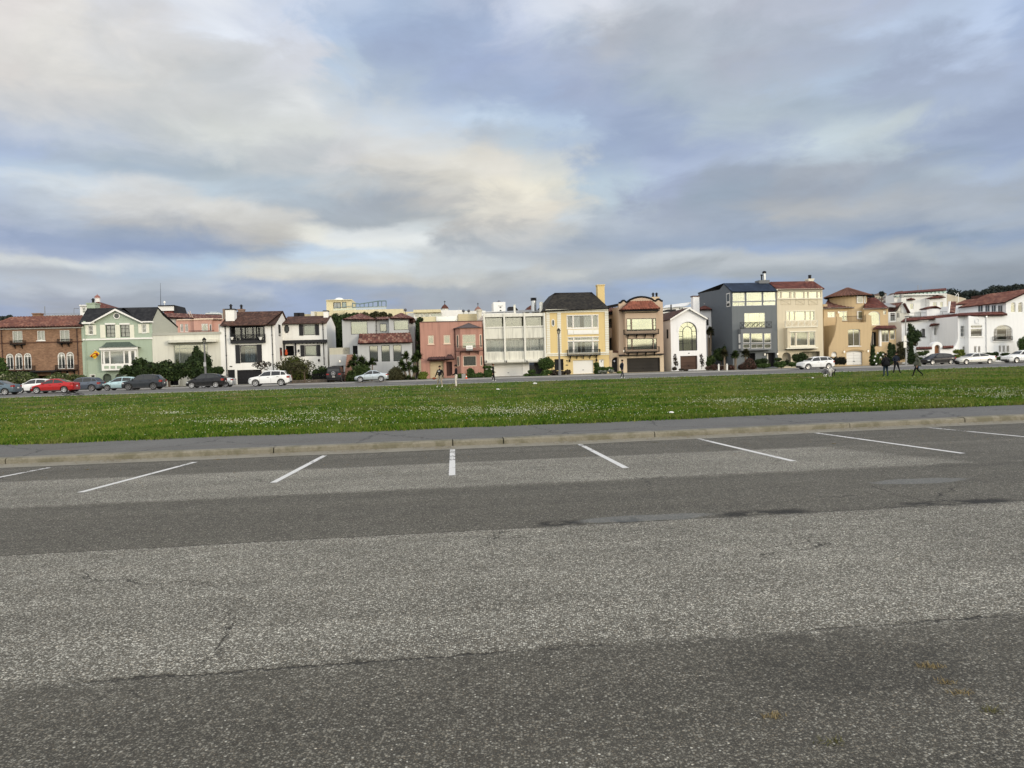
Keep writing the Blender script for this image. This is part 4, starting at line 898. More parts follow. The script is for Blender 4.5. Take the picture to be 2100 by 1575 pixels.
h.wall((986, 945, 1150, 1195), 0.8, M_tanl, 0.8, name='portal'); h.box('portal_parapet', (986, 918, 1030, 946), 0.8, 1.2, M_tanl); h.box('portal_parapet', (1100, 914, 1150, 943), 0.8, 1.2, M_tanl); h.box('portal_tiles', (1030, 930, 1100, 945), 0.75, 1.4, M_terra3)
a0, az, a1, a2 = h.rect(1002, 985, 1140, 1190, 0.7); mb = MB(); o = arch_pts(a0, a1, a2-(a1-a0)/2, (a1-a0)/2, 14); ii = arch_pts(a0+0.14, a1-0.14, a2-(a1-a0)/2, (a1-a0)/2-0.14, 14)
for k in range(14): mb.prism([o[k], o[k+1], ii[k+1], ii[k]], 0.72, 0.797)
mb.build('portal_arch', M_tanl, h.o); h.lamp(1168, 925, 0, True)
ch = h.chimney((1530, 252, 1618, 270), 4, 0.8, M_tanl, pot=2)
u, z = h.P(1048, 1055, 0.9); o = MB().ball((u, 0.86, z), 0.14, 8, 5).build('door_wreath', flat('silver_wreath', (0.5, 0.52, 0.6), 0.4), h.o)

# --- white arched-window house
h = House('white_gabled_house', 'narrow white gabled house with one big arched window over a brown garage', C6, 445, 97)
M_wh = paint('bright_white_stucco', (0.80, 0.80, 0.80), 0.75, 0.03, 0.04)
u0, z0, u1, z1 = h.rect(222, 640, 670, 1285); r = h.rect(322, 680, 553, 1045)
h.window(322, 680, 553, 1045, frame=M_dark, fw=0.05, arch=True, rec=0.25, gl=M_glassy, rows=(0.735,), curt=[(0.02, 0.98, 0.30, 1, cloth('warm_blind', (0.62, 0.58, 0.36), 0.2))])
ia = (r[2]-r[0])/2; cx = (r[0]+r[2])/2; zs = r[3]-ia; mb = MB(); y0_, y1_ = 0.19, 0.29; ri = ia*0.5
for x in (cx-ri, cx+ri): mb.box(x-0.035, x+0.035, y0_, y1_, r[1]+0.05, zs)
o = arch_pts(cx-ri-0.035, cx+ri+0.035, zs, ri+0.035, 12); ii = arch_pts(cx-ri+0.035, cx+ri-0.035, zs, ri-0.035, 12)
for k in range(12): mb.prism([o[k], o[k+1], ii[k+1], ii[k]], y0_, y1_)
for t in (40, 90, 140): mb.tube((cx+ri*math.cos(R(t)), 0.24, zs+ri*math.sin(R(t))), (cx+(ia-0.04)*math.cos(R(t)), 0.24, zs+(ia-0.04)*math.sin(R(t))), 0.03, n=4)
for f in (0.0, 0.2, 0.4):
    z = zs-(zs-r[1])*f*1.25
    for (a, b) in ((r[0]+0.05, cx-ri-0.036), (cx+ri+0.036, r[2]-0.05)): mb.box(a, b, y0_+0.01, y1_-0.01, z-0.025, z+0.025)
mb.build('glazing_bars', M_dark, h.o)
M_brg = paint('brown_garage', (0.10, 0.06, 0.045), 0.5, 0.1)
h.door(342, 1110, 557, 1284, mat=M_brg, rows=4, rec=0.3, name='garage_door')
ap = h.P(442, 510)
h.wall_m(u0, -0.6, u1, z1, 0, M_wh, 12, top=False, gable=[(u0, z1), (ap[0], ap[1]), (u1, z1)])
roof_sheet('roof', (u0-0.12, 12, z1-0.05), (u0-0.12, -0.3, z1-0.05), (ap[0], -0.3, ap[1]+0.12), (ap[0], 12, ap[1]+0.12), M_shake, h.o, amp=0); roof_sheet('roof', (u1+0.12, -0.3, z1-0.05), (u1+0.12, 12, z1-0.05), (ap[0], 12, ap[1]+0.12), (ap[0], -0.3, ap[1]+0.12), M_shake, h.o, amp=0)
mb = MB()
for (ux, sg) in ((u0, -1), (u1, 1)): mb.prism([(ux+sg*0.15, z1-0.2), (ux+sg*0.15, z1+0.0), (ap[0], ap[1]+0.14), (ap[0], ap[1]-0.12)], -0.38, -0.29)
mb.build('rake_board', M_white, h.o)
h.chimney((505, 360, 583, 575), 2.5, 0.9, M_wh, capm=M_terra3); h.band('plaque', (440, 1072, 460, 1080), 0, 0.03, M_dark)
mb = MB()
a0 = arch_pts(r[0]-0.28, r[2]+0.28, zs, ia+0.28, 16); a1 = arch_pts(r[0]-0.02, r[2]+0.02, zs, ia+0.02, 16)
for k in range(16): mb.prism([a0[k], a0[k+1], a1[k+1], a1[k]], -0.05, -0.003)
mb.build('arch_moulding', M_wh, h.o)
for yy0, yy1, v0, v1 in ((775, 890, 1.0, 1.6),):
    zt, zb = h.P(150, yy0, 1.2)[1], h.P(150, yy1, 1.2)[1]; MB().box(u0-0.05, u0-0.003, v0, v1, zb, zt).build('side_window', M_dark, h.o)
# turreted white wing behind it, right
h = House('white_turret_wing', 'white stucco wing with small red pyramid roof behind the narrow gabled house', C6, 680, 103)
h.window(672, 625, 700, 725, frame=M_dark); h.window(690, 880, 748, 1052, frame=M_dark, cols=(0.5,))
h.wall((588, 522, 766, 1215), 0, M_wh, 5); hip(h, 580, 772, 524, 660, 476, 0, 5, M_terra3)
u, z = h.P(657, 470, 2.5); mb = MB(); mb.tube((u, 2.5, z-0.3), (u, 2.5, z+0.5), 0.04); mb.box(u-0.2, u+0.2, 2.46, 2.54, z+0.2, z+0.28); mb.build('finial', M_white, h.o)
# --- dark grey house
h = House('dark_grey_house', 'tall dark grey house with blue black roof and a band of bright windows on top', C6, 1290, 95.5)
M_dg = paint('dark_grey_stucco', (0.145, 0.16, 0.17), 0.7, 0.06, 0.06); M_dgs = siding('dark_grey_siding', (0.085, 0.10, 0.115), 0.22); M_dgt = paint('dark_grey_trim', (0.15, 0.16, 0.17), 0.5, 0.05)
bl = dict(frame=M_white, fw=0.05, gl=M_glassy)
YB = cloth('lit_cream_blind', (0.70, 0.68, 0.52), 0.2)
for a, b, dy in ((1004, 1162, 0), (1178, 1378, -5), (1392, 1550, -9)):
    h.window(a, 308+dy, b, 420+dy, curt=YB, **bl); h.window(a, 428+dy, b, 478+dy, cols=(0.5,), curt=YB, **bl)
h.window(1153, 566, 1417, 756, cols=(0.22, 0.74), curt=[(0.03, 0.97, 0, 1, YB)], **bl)
V = -0.9
for a, b in ((1136, 1224), (1238, 1388), (1404, 1492)):
    h.window(a, 824, b, 946, V, curt=None if a > 1300 else [(0, 1, 0.0, 0.5, M_curtg)], **bl); h.window(a, 960, b, 1014, V, cols=(0.5,) if a == 1238 else (), curt=[(0, 1, 0.2, 1, M_curt)], **bl)
h.box('entry_back', (1195, 1075, 1292, 1275), 0.9, 1.0, M_interior); h.hole(0, h.rect(1195, 1075, 1292, 1272)); h.door(1430, 1070, 1545, 1250, mat=M_black, rows=1, cols=1, rec=0.5)
u, z0d = h.P(1462, 1240); _, z1d = h.P(1462, 1085); MB().box(u-0.08, u+0.12, 0.40, 0.44, z0d, z1d).build('door_light', M_curt, h.o)
h.window(1208, 1085, 1240, 1165, 0.85, frame=M_dark, curt=M_curtg, cut=False)
u0, z0, u1, z1 = h.rect(1000, 288, 1568, 1272)
h.wall_m(u0, -0.6, u1, z1, 0, M_dg, 12, sides=False)
zr = h.P3(1200, 186, 2.6)[2]; zb = h.P3(592, 312, 12.5)[2]
prof = [(0.004, -0.6), (0.004, z1), (2.6, zr-0.1), (4.2, zr-0.75), (12.5, zb-0.1), (12.5, -0.6)]
MB().prism_x(prof, u0+0.002, u0+0.12).build('side_wall', M_dgs, h.o); MB().prism_x(prof, u1-0.12, u1-0.004).build('side_wall', M_dgs, h.o)
roof_sheet('roof', (u0-0.1, -0.35, z1-0.1), (u1, -0.35, z1-0.1), (u1, 2.6, zr), (u0-0.1, 2.6, zr), M_blueroof, h.o, amp=0.03)
roof_sheet('roof', (u1, 12.5, zb), (u0-0.1, 12.5, zb), (u0-0.1, 2.6, zr), (u1, 2.6, zr), M_slate, h.o, amp=0)
b0, c0, b1, c1 = h.rect(1110, 762, 1502, 1040, V); h.wall_m(b0, c0, b1, c1, V, M_dgt, 0.89, 'bay'); h.balcony(1096, 680, 1500, 756, V, 0.05, M_dark, bars=0.25, cross=True, floor=0.06, ends=False)
MB().box(b0-0.05, b0-0.003, V+0.2, V+0.7, h.P(1100, 945, V)[1], h.P(1100, 835, V)[1]).build('side_window', M_white, h.o); MB().box(b0-0.05, b0-0.003, V+0.2, V+0.7, h.P(1100, 1018, V)[1], h.P(1100, 968, V)[1]).build('side_window', M_white, h.o)
for (p, q) in ((318, 430), (435, 488)):
    zt, zb_ = h.P(960, p, 1.2)[1], h.P(960, q, 1.2)[1]; w = MB().box(u0-0.05, u0-0.002, 0.5, 1.7, zb_, zt).build('side_window', M_white, h.o); MB().box(u0-0.058, u0-0.052, 0.62, 1.58, zb_+0.1, zt-0.1).build('pane', flat('dark_pane', (0.05, 0.06, 0.06), 0.05), w)
h.lamp(1405, 1092, 0, True); h.lamp(1566, 1086, 0, True)
c = h.box('chimney', (1340, 150, 1474, 192), 2.2, 3.6, M_dgt); uu, zz = h.P(1406, 150, 2.9); MB().lathe([(0.22, zz), (0.22, zz+0.95)], (uu, 2.9, 0), 10).build('flue', M_metal, c)
MB().lathe([(0.28, zz+0.952), (0.28, zz+1.2), (0.12, zz+1.3)], (uu, 2.9, 0), 10).build('cowl', M_dark, c); MB().lathe([(0.1, zz), (0.1, zz+0.6), (0.16, zz+0.62), (0.16, zz+0.8)], (uu-0.42, 2.9, 0), 8).build('pot', M_dark, c)
# --- cream house
h = House('cream_house', 'tall cream house with red tile roof, white balcony and boxed bay window', C7, 500, 95.5)
M_crm = paint('cream_house_stucco', (0.62, 0.55, 0.41), 0.75, 0.04, 0.06); M_crl = paint('cream_white_trim', (0.76, 0.73, 0.61), 0.5, 0.04)
bl = dict(frame=M_crl, gl=M_glassy)
for a, b in ((222, 254), (270, 370), (390, 426), (442, 546), (560, 598), (612, 714), (730, 762)):
    h.window(a, 296, b, 380, fw=0.05, curt=YB if b-a > 60 else M_curtg, **bl)
h.window(330, 548, 366, 660, fw=0.05, curt=M_curtg, **bl); h.window(372, 545, 430, 662, rows=(0.5,), fw=0.05, curt=YB, **bl); h.window(438, 545, 566, 662, fw=0.06, curt=[(0.03, 0.97, 0, 1, YB)], **bl); h.window(574, 543, 630, 660, rows=(0.5,), fw=0.05, curt=YB, **bl); h.window(637, 543, 680, 658, fw=0.05, curt=M_curtg, **bl)
V = -0.9
h.window(380, 808, 440, 985, V, frame=M_crl, fw=0.07, curt=[(0, 0.5, 0, 1, M_curtg)]); h.window(452, 805, 600, 982, V, frame=M_crl, fw=0.09, curt=[(0.1, 0.45, 0.5, 0.62, M_curt)]); h.window(614, 803, 690, 980, V, frame=M_crl, fw=0.07, curt=[(0.3, 1, 0, 1, M_curtg)])
h.door(272, 1065, 385, 1244, mat=M_crm, arch=True, rec=0.9, rows=2, cols=1); h.door(520, 1055, 750, 1235, mat=paint('shaded_cream_door', (0.4, 0.36, 0.27)), rows=4, cols=4, rec=0.8, name='garage_door')
u0, z0, u1, z1 = h.rect(212, 262, 790, 1240); h.wall_m(u0, -0.6, u1, z1, 0, M_crm, 12, sides=False)
zr = h.P3(400, 172, 2.6)[2]; prof = [(0.004, -0.6), (0.004, z1), (2.6, zr-0.1), (12.5, zr-2.2), (12.5, -0.6)]
for u in (u0+0.002, u1-0.124): MB().prism_x(prof, u, u+0.12).build('side_wall', M_crm, h.o)
roof_sheet('roof', (u0, -0.35, z1-0.1), (u1+0.12, -0.35, z1-0.1), (u1+0.12, 2.6, zr), (u0, 2.6, zr), M_terra3, h.o); roof_sheet('roof', (u1+0.1, 12.5, zr-2.2), (u0, 12.5, zr-2.2), (u0, 2.6, zr), (u1+0.1, 2.6, zr), M_terra3, h.o, amp=0)
h.band('eave_board', (208, 258, 784, 278), 0, 0.3, M_crl); h.band('window_band_sill', (212, 382, 784, 390), 0, 0.12, M_crl); h.band('window_band_head', (212, 279, 784, 294), 0, 0.06, M_crl)
for a, b in ((256, 380), (444, 554), (606, 718)):
    q0, p0, q1, p1 = h.rect(a, 398, b, 460); mb = MB()
    for s_ in ((q0, p0, q1, p0), (q0, p1, q1, p1), (q0, p0, q0, p1), (q1, p0, q1, p1), (q0, p0, q1, p1), (q0, p1, q1, p0)): mb.tube((s_[0], -0.02, s_[1]), (s_[2], -0.02, s_[3]), 0.025, n=4)
    mb.build('cross_moulding', M_crm, h.o)
b0, c0, b1, c1 = h.rect(338, 748, 726, 1018, V); h.wall_m(b0, c0, b1, c1, V, M_crm, 0.89, 'bay'); h.balcony(312, 660, 722, 738, V, 0.12, M_crl, bars=0.9, cross=True, floor=0.12, bar=0.04)
for r in ((366, 795, 700, 806), (372, 984, 696, 1002), (330, 1004, 730, 1018)): h.band('bay_trim', r, V, 0.1, M_crl)
mb = MB()
for k in range(9):
    u, z = h.P(352+k*44, 1024, V); mb.box(u-0.06, u+0.06, V-0.06, -0.003, z-0.05, z+0.03)
mb.build('bay_joist', M_dark, h.o)
h.band('window_trim', (322, 536, 688, 546), 0, 0.06, M_crl); h.band('window_trim', (322, 546, 329, 660), 0, 0.06, M_crl); h.band('window_trim', (682, 546, 689, 658), 0, 0.06, M_crl)
c = h.chimney((608, 145, 672, 172), 2.6, 0.9, M_crl); uu, zz = h.P(622, 140, 3); MB().lathe([(0.22, zz), (0.22, zz+0.5), (0.26, zz+0.52), (0.2, zz+0.62)], (uu, 3, 0), 8).build('pot', M_dark, c)
# --- tan house with round tower
h = House('tan_tower_house', 'tan stucco house with round tower, flaring front wall and white garage door', C7, 1140, 95.5)
M_tan2 = paint('golden_tan_stucco', (0.52, 0.395, 0.235), 0.75, 0.04, 0.06)
h.window(1108, 772, 1262, 985, frame=M_white, cols=(0.5,), fw=0.07, rec=0.2, gl=M_glassy, sill=True, curt=[(0.05, 0.95, 0.6, 1, M_curtg)], arch=0.15)
h.door(1086, 1046, 1290, 1226, mat=M_white, rows=4, cols=2, rec=0.25, name='garage_door', arch=0.25); h.door(896, 1056, 966, 1122, mat=M_white, arch=True, rec=0.2, rows=1)
outl = [(1030, 620), (1030, 684), (1336, 680), (1336, 582), (1400, 600), (1402, 640), (1408, 720), (1412, 800), (1405, 880), (1390, 960), (1382, 1000), (1362, 1100), (1345, 1235), (885, 1250), (866, 1120), (866, 1010), (900, 940), (930, 870), (950, 790), (962, 700), (968, 612)]
pts = [h.P(*p) for p in outl]
u0 = h.P(1050, 900)[0]; u1 = h.P(1320, 900)[0]; zt = h.P(1180, 690)[1]
# core of the front with openings, then the flared outer parts
l_, r_ = h.P(890, 1100)[0], h.P(1345, 1100)[0]
zm = h.P(1180, 1020)[1]
h.wall_m(h.P(1040, 900)[0], zm, h.P(1330, 900)[0], zt, 0, M_tan2, 1.2, 'front_wall', sides=False); h.wall_m(l_, -0.6, r_, zm-0.002, 0, M_tan2, 1.2, 'front_wall', sides=False)
a_ = h.P(1040, 900)[0]; b_ = h.P(1330, 900)[0]
lp = [(a_, zm), (a_, zt)]+[h.P(*p) for p in ((1030, 684), (1030, 620), (968, 612), (962, 700), (950, 790), (930, 870), (900, 940), (868, 1008))]; lp += [(h.P(868, 1008)[0], zm)]
MB().prism(lp, 0, 0.3).build('flared_wall', M_tan2, h.o)
rp = [(b_, zm), (b_, zt)]+[h.P(*p) for p in ((1336, 680), (1336, 582), (1400, 600), (1406, 700), (1412, 800), (1400, 900), (1384, 1000))]; rp += [(h.P(1384, 1000)[0], zm)]
MB().prism(rp, 0, 0.3).build('flared_wall', M_tan2, h.o)
MB().box(h.P(866, 1100)[0], l_-0.002, 0, 0.3, -0.6, zm-0.002).build('flared_wall', M_tan2, h.o); MB().box(r_+0.002, h.P(1375, 1050)[0], 0, 0.3, -0.6, zm-0.002).build('flared_wall', M_tan2, h.o)
MB().box(a_-1.0, b_+0.9, 0.32, 5, -0.6, zt-0.25).build('body', M_tan2, h.o)
h.wall((800, 632, 985, 1200), 3.0, M_tan2, 8, name='side_wing'); h.band('side_band', (800, 742, 985, 754), 3.0, 0.1, M_tan2)
w = h.window(885, 825, 918, 952, 2.99, frame=M_white, cut=False, fw=0.07)
h.balcony(1034, 605, 1334, 676, 0.3, 0.02, bars=0.16, floor=0.02, ends=False)
# setback upper storey
for r in ((848, 552, 945, 622), (995, 545, 1116, 665)): h.window(*r, v=4.0, frame=M_white, cols=(0.5,), curt=YB, gl=M_glassy, fw=0.06)
h.wall((800, 508, 1186, 720), 4.0, M_tan2, 7, name='upper_wall', base=h.P(990, 720, 4)[1]); h.band('upper_eave', (796, 500, 1186, 512), 4.0, 0.35, M_white)
roof_sheet('roof', h.P3(792, 506, 3.6), h.P3(1186, 500, 3.6), h.P3(1080, 470, 5), h.P3(850, 395, 8), M_terra2, h.o)
h.box('side_pier', (795, 455, 845, 520), 4.2, 5.5, M_tan2)
# tower
tc0, _ = h.P(868, 500, 6.0); tc1, _ = h.P(1312, 500, 6.0); tcx = (tc0+tc1)/2+0.3; tr = (tc1-tc0)/2-0.2
zt0, zt1 = h.P(1100, 720, 5)[1], h.P(1160, 342, 5)[1]; cyc = 3.6+tr
MB().lathe([(tr, zt0), (tr, zt1)], (tcx, cyc, 0), 36).build('tower', M_tan2, h.o, smooth=False)
zap = h.P(1158, 245, cyc)[1]; zeave = zt1-0.15
vs = MB(); nR = 40; uv = []
ringr = [(tr+0.75, zeave), (tr*0.55, zeave+(zap-zeave)*0.5), (0.02, zap)]
mb = MB()
for i in range(nR):
    a, b = 2*math.pi*i/nR, 2*math.pi*(i+1)/nR
    roof_pts = [(tcx+(tr+0.75)*math.cos(a), cyc+(tr+0.75)*math.sin(a), zeave), (tcx+(tr+0.75)*math.cos(b), cyc+(tr+0.75)*math.sin(b), zeave), (tcx, cyc, zap)]
    mb.add(roof_pts, [(0, 1, 2)])
    m_ = (a+b)/2; mb.tube((tcx+(tr+0.72)*math.cos(m_), cyc+(tr+0.72)*math.sin(m_), zeave+0.03), (tcx+0.15*math.cos(m_), cyc+0.15*math.sin(m_), zap), 0.10, 0.02, 5)
mb.build('tower_roof', paint('mottled_clay', (0.15, 0.075, 0.055), 0.8, 0.9), h.o)
mb = MB()
for i in range(44):
    a = 2*math.pi*i/44; mb.tube((tcx+(tr)*math.cos(a), cyc+tr*math.sin(a), zeave-0.08), (tcx+(tr+0.6)*math.cos(a), cyc+(tr+0.6)*math.sin(a), zeave-0.06), 0.06, n=4)
mb.build('rafter_tail', M_dark, h.o)
for (x0, x1, y0, y1, nm) in ((1192, 1254, 352, 440, 'tower_window'), (1292, 1310, 362, 440, 'tower_window'), (1196, 1268, 556, 640, 'tower_window')):
    ux0, z0, ux1, z1 = h.rect(x0, y0, x1, y1, 4.2); um = (ux0+ux1)/2; dx = min(0.97*tr, max(-0.97*tr, um-tcx)); yv = cyc-math.sqrt(tr*tr-dx*dx); ang = math.atan2(dx, math.sqrt(tr*tr-dx*dx))
    wv = (ux1-ux0)/2; ca, sa = math.cos(ang), math.sin(ang)
    def T(q, o, z): return (um+q*ca+o*sa, yv+q*sa-o*ca, z)
    mb = MB()
    for (p, q, c_, d_) in ((-wv-0.1, -wv, z0-0.1, z1+0.1), (wv, wv+0.1, z0-0.1, z1+0.1), (-wv, wv, z0-0.1, z0), (-wv, wv, z1, z1+0.1)):
        vs8 = [T(p, -0.1, c_), T(q, -0.1, c_), T(q, 0.1, c_), T(p, 0.1, c_), T(p, -0.1, d_), T(q, -0.1, d_), T(q, 0.1, d_), T(p, 0.1, d_)]; mb.add(vs8, [(0, 3, 2, 1), (4, 5, 6, 7), (0, 1, 5, 4), (1, 2, 6, 5), (2, 3, 7, 6), (3, 0, 4, 7)])
    w = mb.build(nm, M_white, h.o)
    MB().quad(T(-wv, 0.03, z0), T(wv, 0.03, z0), T(wv, 0.03, z1), T(-wv, 0.03, z1)).build('curtain', YB, w, fix=False); MB().quad(T(-wv, 0.06, z0), T(wv, 0.06, z0), T(wv, 0.06, z1), T(-wv, 0.06, z1)).build('pane', M_glassy, w, fix=False)
# right block
h.window(1362, 546, 1512, 722, 3.0, frame=M_white, arch=0.6, fw=0.07, gl=M_glassy, curt=[(0, 1, 0, 0.25, YB), (0, 1, 0.25, 0.65, M_blind), (0, 1, 0.65, 1, YB)]); h.window(1552, 535, 1588, 585, 3.0, frame=M_white, cols=(0.5,), rows=(0.5,), fw=0.05, gl=M_glassy)
h.wall((1316, 514, 1618, 1200), 3.0, M_tan2, 8, name='right_wing'); h.band('right_eave', (1312, 504, 1622, 516), 3.0, 0.35, M_white)
roof_sheet('roof', h.P3(1312, 508, 2.6), h.P3(1624, 506, 2.6), h.P3(1450, 372, 6), h.P3(1312, 382, 6), M_terra3, h.o); roof_sheet('roof', h.P3(1624, 506, 2.6), h.P3(1624, 506, 2.6)[:1]+(11, h.P3(1624, 506, 2.6)[2]), h.P3(1450, 372, 6), h.P3(1450, 372, 6), M_terra3, h.o)
# glazed porch
for a, b in ((1532, 1626), (1640, 1700)): h.window(a, 785, b, 900 if a > 1600 else 935, 0.6, frame=M_white, gl=M_glassy, fw=0.06, cols=(0.5,) if a < 1600 else (), curt=[(0.1, 0.9, 0.4, 1, M_curtg)])
h.wall((1524, 775, 1716, 1100), 0.6, M_tan2, 3, name='porch'); roof_sheet('porch_roof', h.P3(1420, 770, -0.2), h.P3(1724, 764, -0.2), h.P3(1700, 728, 2.4), h.P3(1470, 734, 2.4), M_terra3, h.o); h.band('porch_eave', (1512, 764, 1722, 776), 0.6, 0.5, M_white)
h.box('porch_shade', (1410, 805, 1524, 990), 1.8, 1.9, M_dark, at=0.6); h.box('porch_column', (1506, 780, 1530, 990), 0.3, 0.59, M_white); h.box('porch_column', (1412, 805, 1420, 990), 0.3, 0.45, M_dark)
for a in (1428, 1452, 1472): h.box('porch_light', (a, 815, a+12, 985), 1.6, 1.7, M_curt, at=0.6)
h.box('porch_base', (1408, 990, 1534, 1200), 0.4, 2.0, M_tan2); h.box('garden_wall', (1745, 1078, 1832, 1190), -0.5, -0.2, M_tan2)
mb = MB(); q0, p0, q1, p1 = h.rect(1075, 1022, 1305, 1075); o = arch_pts(q0, q1, p0+0.25, (p1-p0)-0.25, 12); ii = arch_pts(q0, q1, p0+0.15, (p1-p0)-0.25, 12)
for k in range(12): mb.prism([o[k], o[k+1], ii[k+1], ii[k]], -0.12, -0.003)
mb.build('garage_hood', M_tan2, h.o); h.lamp(1052, 1060, 0, True); h.lamp(1354, 1050, 0, True); h.lamp(978, 560, 4.0, True)
# --- white corner mansion
h = House('white_corner_mansion', 'long white stucco corner house with red tile roof, arched windows and garden portal', C8, 1480, 94)
M_wm = paint('white_mansion_stucco', (0.78, 0.79, 0.79), 0.75, 0.03, 0.05); M_wm2 = M_wm
gw = dict(frame=M_white, fw=0.06)
# centre pier
h.window(1245, 775, 1335, 925, 0, cols=(0.5,), rows=(0.24, 0.6), sill=True, **gw); h.window(1272, 1052, 1320, 1140, 0, **gw)
h.wall((1212, 645, 1356, 1175), 0, M_wm, 6, name='pier_wall')
h.window(1384, 768, 1540, 806, -0.8, cols=(0.25, 0.5, 0.75), **gw); h.window(1384, 815, 1540, 920, -0.8, sill=True, curt=[(0, 1, 0.65, 1, M_curt), (0, 1, 0.0, 0.3, M_curtg)], **gw)
for a in (1426, 1480): h.window(a, 1048, a+36, 1138, -0.8, cols=(0.5,), curt=M_curtg, **gw)
h.wall((1356, 640, 1590, 1175), -0.8, M_wm, 6, name='pier_wall')
u, z = h.P(1463, 708, -0.8); mb = MB()
for k in range(16):
    a, b = 2*math.pi*k/16, 2*math.pi*(k+1)/16; mb.prism([(u+0.28*math.cos(a), z+0.28*math.sin(a)), (u+0.38*math.cos(a), z+0.38*math.sin(a)), (u+0.38*math.cos(b), z+0.38*math.sin(b)), (u+0.28*math.cos(b), z+0.28*math.sin(b))], -0.88, -0.803)
mb.prism([(u+0.2*math.cos(2*math.pi*k/16), z+0.2*math.sin(2*math.pi*k/16)) for k in range(16)], -0.85, -0.803); mb.box(u-0.4, u-0.25, -0.86, -0.803, z-0.42, z-0.3); mb.box(u+0.25, u+0.4, -0.86, -0.803, z-0.42, z-0.3)
mb.build('medallion', M_wm, h.o)
# right part with the big gable
h.window(1692, 764, 1948, 966, 0, arch=0.9, rows=(0.2,), cols=(0.19, 0.72), fw=0.09, rec=0.15, curt=[(0.24, 0.7, 0.58, 0.8, M_curt)], frame=M_white)
for a in (1760, 1812, 1866): h.window(a, 1040, a+36, 1132, 0, cols=(0.5,), curt=M_curtg, **gw)
for a in (1920, 2018): h.window(a, 455, a+68, 596, 0, arch=True, fw=0.08, rows=(0.27,), gl=M_glassy, curt=[(0, 1, 0.25, 1, YB)])
u0, z0, u1, z1 = h.rect(1590, 610, 2330, 1175); e1 = h.P(1858, 452); pk = h.P(2230, 290)
ul = h.P(1858, 520)[0]; zmid = h.P(1700, 612)[1]
h.wall_m(u0, -0.6, u1, zmid, 0, M_wm, 9, name='right_wall', top=True); h.wall_m(ul, zmid+0.002, u1, e1[1], 0, M_wm, 9, name='gable_wall', top=False, gable=[(ul, e1[1]), (pk[0], pk[1]), (u1, e1[1])])
h.balcony(1696, 918, 1950, 966, 0, 0.3, bars=0.15, floor=0.06); h.band('window_sill', (1680, 968, 1970, 990), 0, 0.15, M_wm)
for a, b in ((1690, 1950),):
    q0, p0, q1, p1 = h.rect(1690, 755, 1952, 966)
    mb = MB()
    for x in (0.065, 0.13, 0.31, 0.4, 0.5, 0.6, 0.79, 0.85, 0.92): mb.box(q0+(q1-q0)*x-0.015, q0+(q1-q0)*x+0.015, 0.10, 0.13, p1-(p1-p0)*0.19 if 0.2 < x < 0.75 else p0+0.2, p1-0.25)
    for y in (0.42, 0.62):
        for x0, x1 in ((0.02, 0.19), (0.74, 0.98)): mb.box(q0+(q1-q0)*x0, q0+(q1-q0)*x1, 0.10, 0.13, p1-(p1-p0)*y-0.015, p1-(p1-p0)*y+0.015)
    mb.build('glazing_bars', M_white, h.o)
h.pipe(1585, 660, 1140, -0.8, M_metal, 0.04)
# upper storey, recessed behind a tiled parapet strip
uw = h.wall
def side_v(x, y): return min((abs(h.P(x, y, q*0.1)[0]-ul), q*0.1) for q in range(0, 120))[1]
for a, b in ((1486, 1548), (1580, 1640), (1668, 1722), (1755, 1812)):      # windows along the left flank, under the eave
    va, vb = side_v(a, 545), side_v(b, 545); vm = (va+vb)/2; zt, zb_ = h.P(a, 497, vm)[1], h.P(a, 590, vm)[1]
    w = MB().box(ul-0.06, ul-0.003, vb, va, zb_, zt).build('side_window', M_metal, h.o); n_ = 2
    for q in range(n_): MB().box(ul-0.075, ul-0.062, vb+(va-vb)*q/n_+0.08, vb+(va-vb)*(q+1)/n_-0.08, zb_+0.08, zt-0.08).build('pane', flat('dark_pane', (0.05, 0.06, 0.06), 0.05), w)
h.window(1345, 540, 1392, 590, 9.0, frame=M_white); h.wall((1172, 500, 1480, 640), 9.0, M_wm, 6, name='terrace_wall', base=h.P(1400, 640, 9)[1])
# strip of tiles along the front
roof_sheet('tile_strip', h.P3(1205, 640, -0.5), h.P3(1600, 634, -1.2), h.P3(1590, 594, 0.85), h.P3(1215, 608, 0.85), M_terra3, h.o); roof_sheet('tile_strip', h.P3(1596, 634, -0.5), h.P3(1878, 628, -0.5), h.P3(1850, 586, 0.85), h.P3(1596, 594, 0.85), M_terra3, h.o)
# main roof
roof_sheet('roof', h.P3(1140, 500, 9), h.P3(1360, 478, 9), h.P3(1470, 405, 11), h.P3(1300, 440, 11), M_terra, h.o)
roof_sheet('roof', h.P3(2360, 470, -0.4), (h.P3(2360, 470, -0.4)[0], 12, h.P3(2360, 470)[2]), (pk[0], 12, pk[1]+0.2), (pk[0], -0.4, pk[1]+0.2), M_terra, h.o); roof_sheet('roof', (ul-0.5, 8.8, e1[1]-0.12), (ul-0.5, -0.4, e1[1]-0.12), (pk[0], -0.4, pk[1]+0.2), (pk[0], 8.8, pk[1]+0.2), M_terra, h.o)
roof_sheet('lower_slope', h.P3(1098, 600, 4.5), h.P3(1172, 600, 4.5), h.P3(1190, 452, 8), h.P3(1112, 452, 8), M_terra2, h.o); 
MB().prism([h.P(*p, 4.4) for p in ((1082, 600), (1098, 600), (1116, 446), (1100, 446))], 4.4, 4.7).build('roof_kerb', M_wm, h.o)
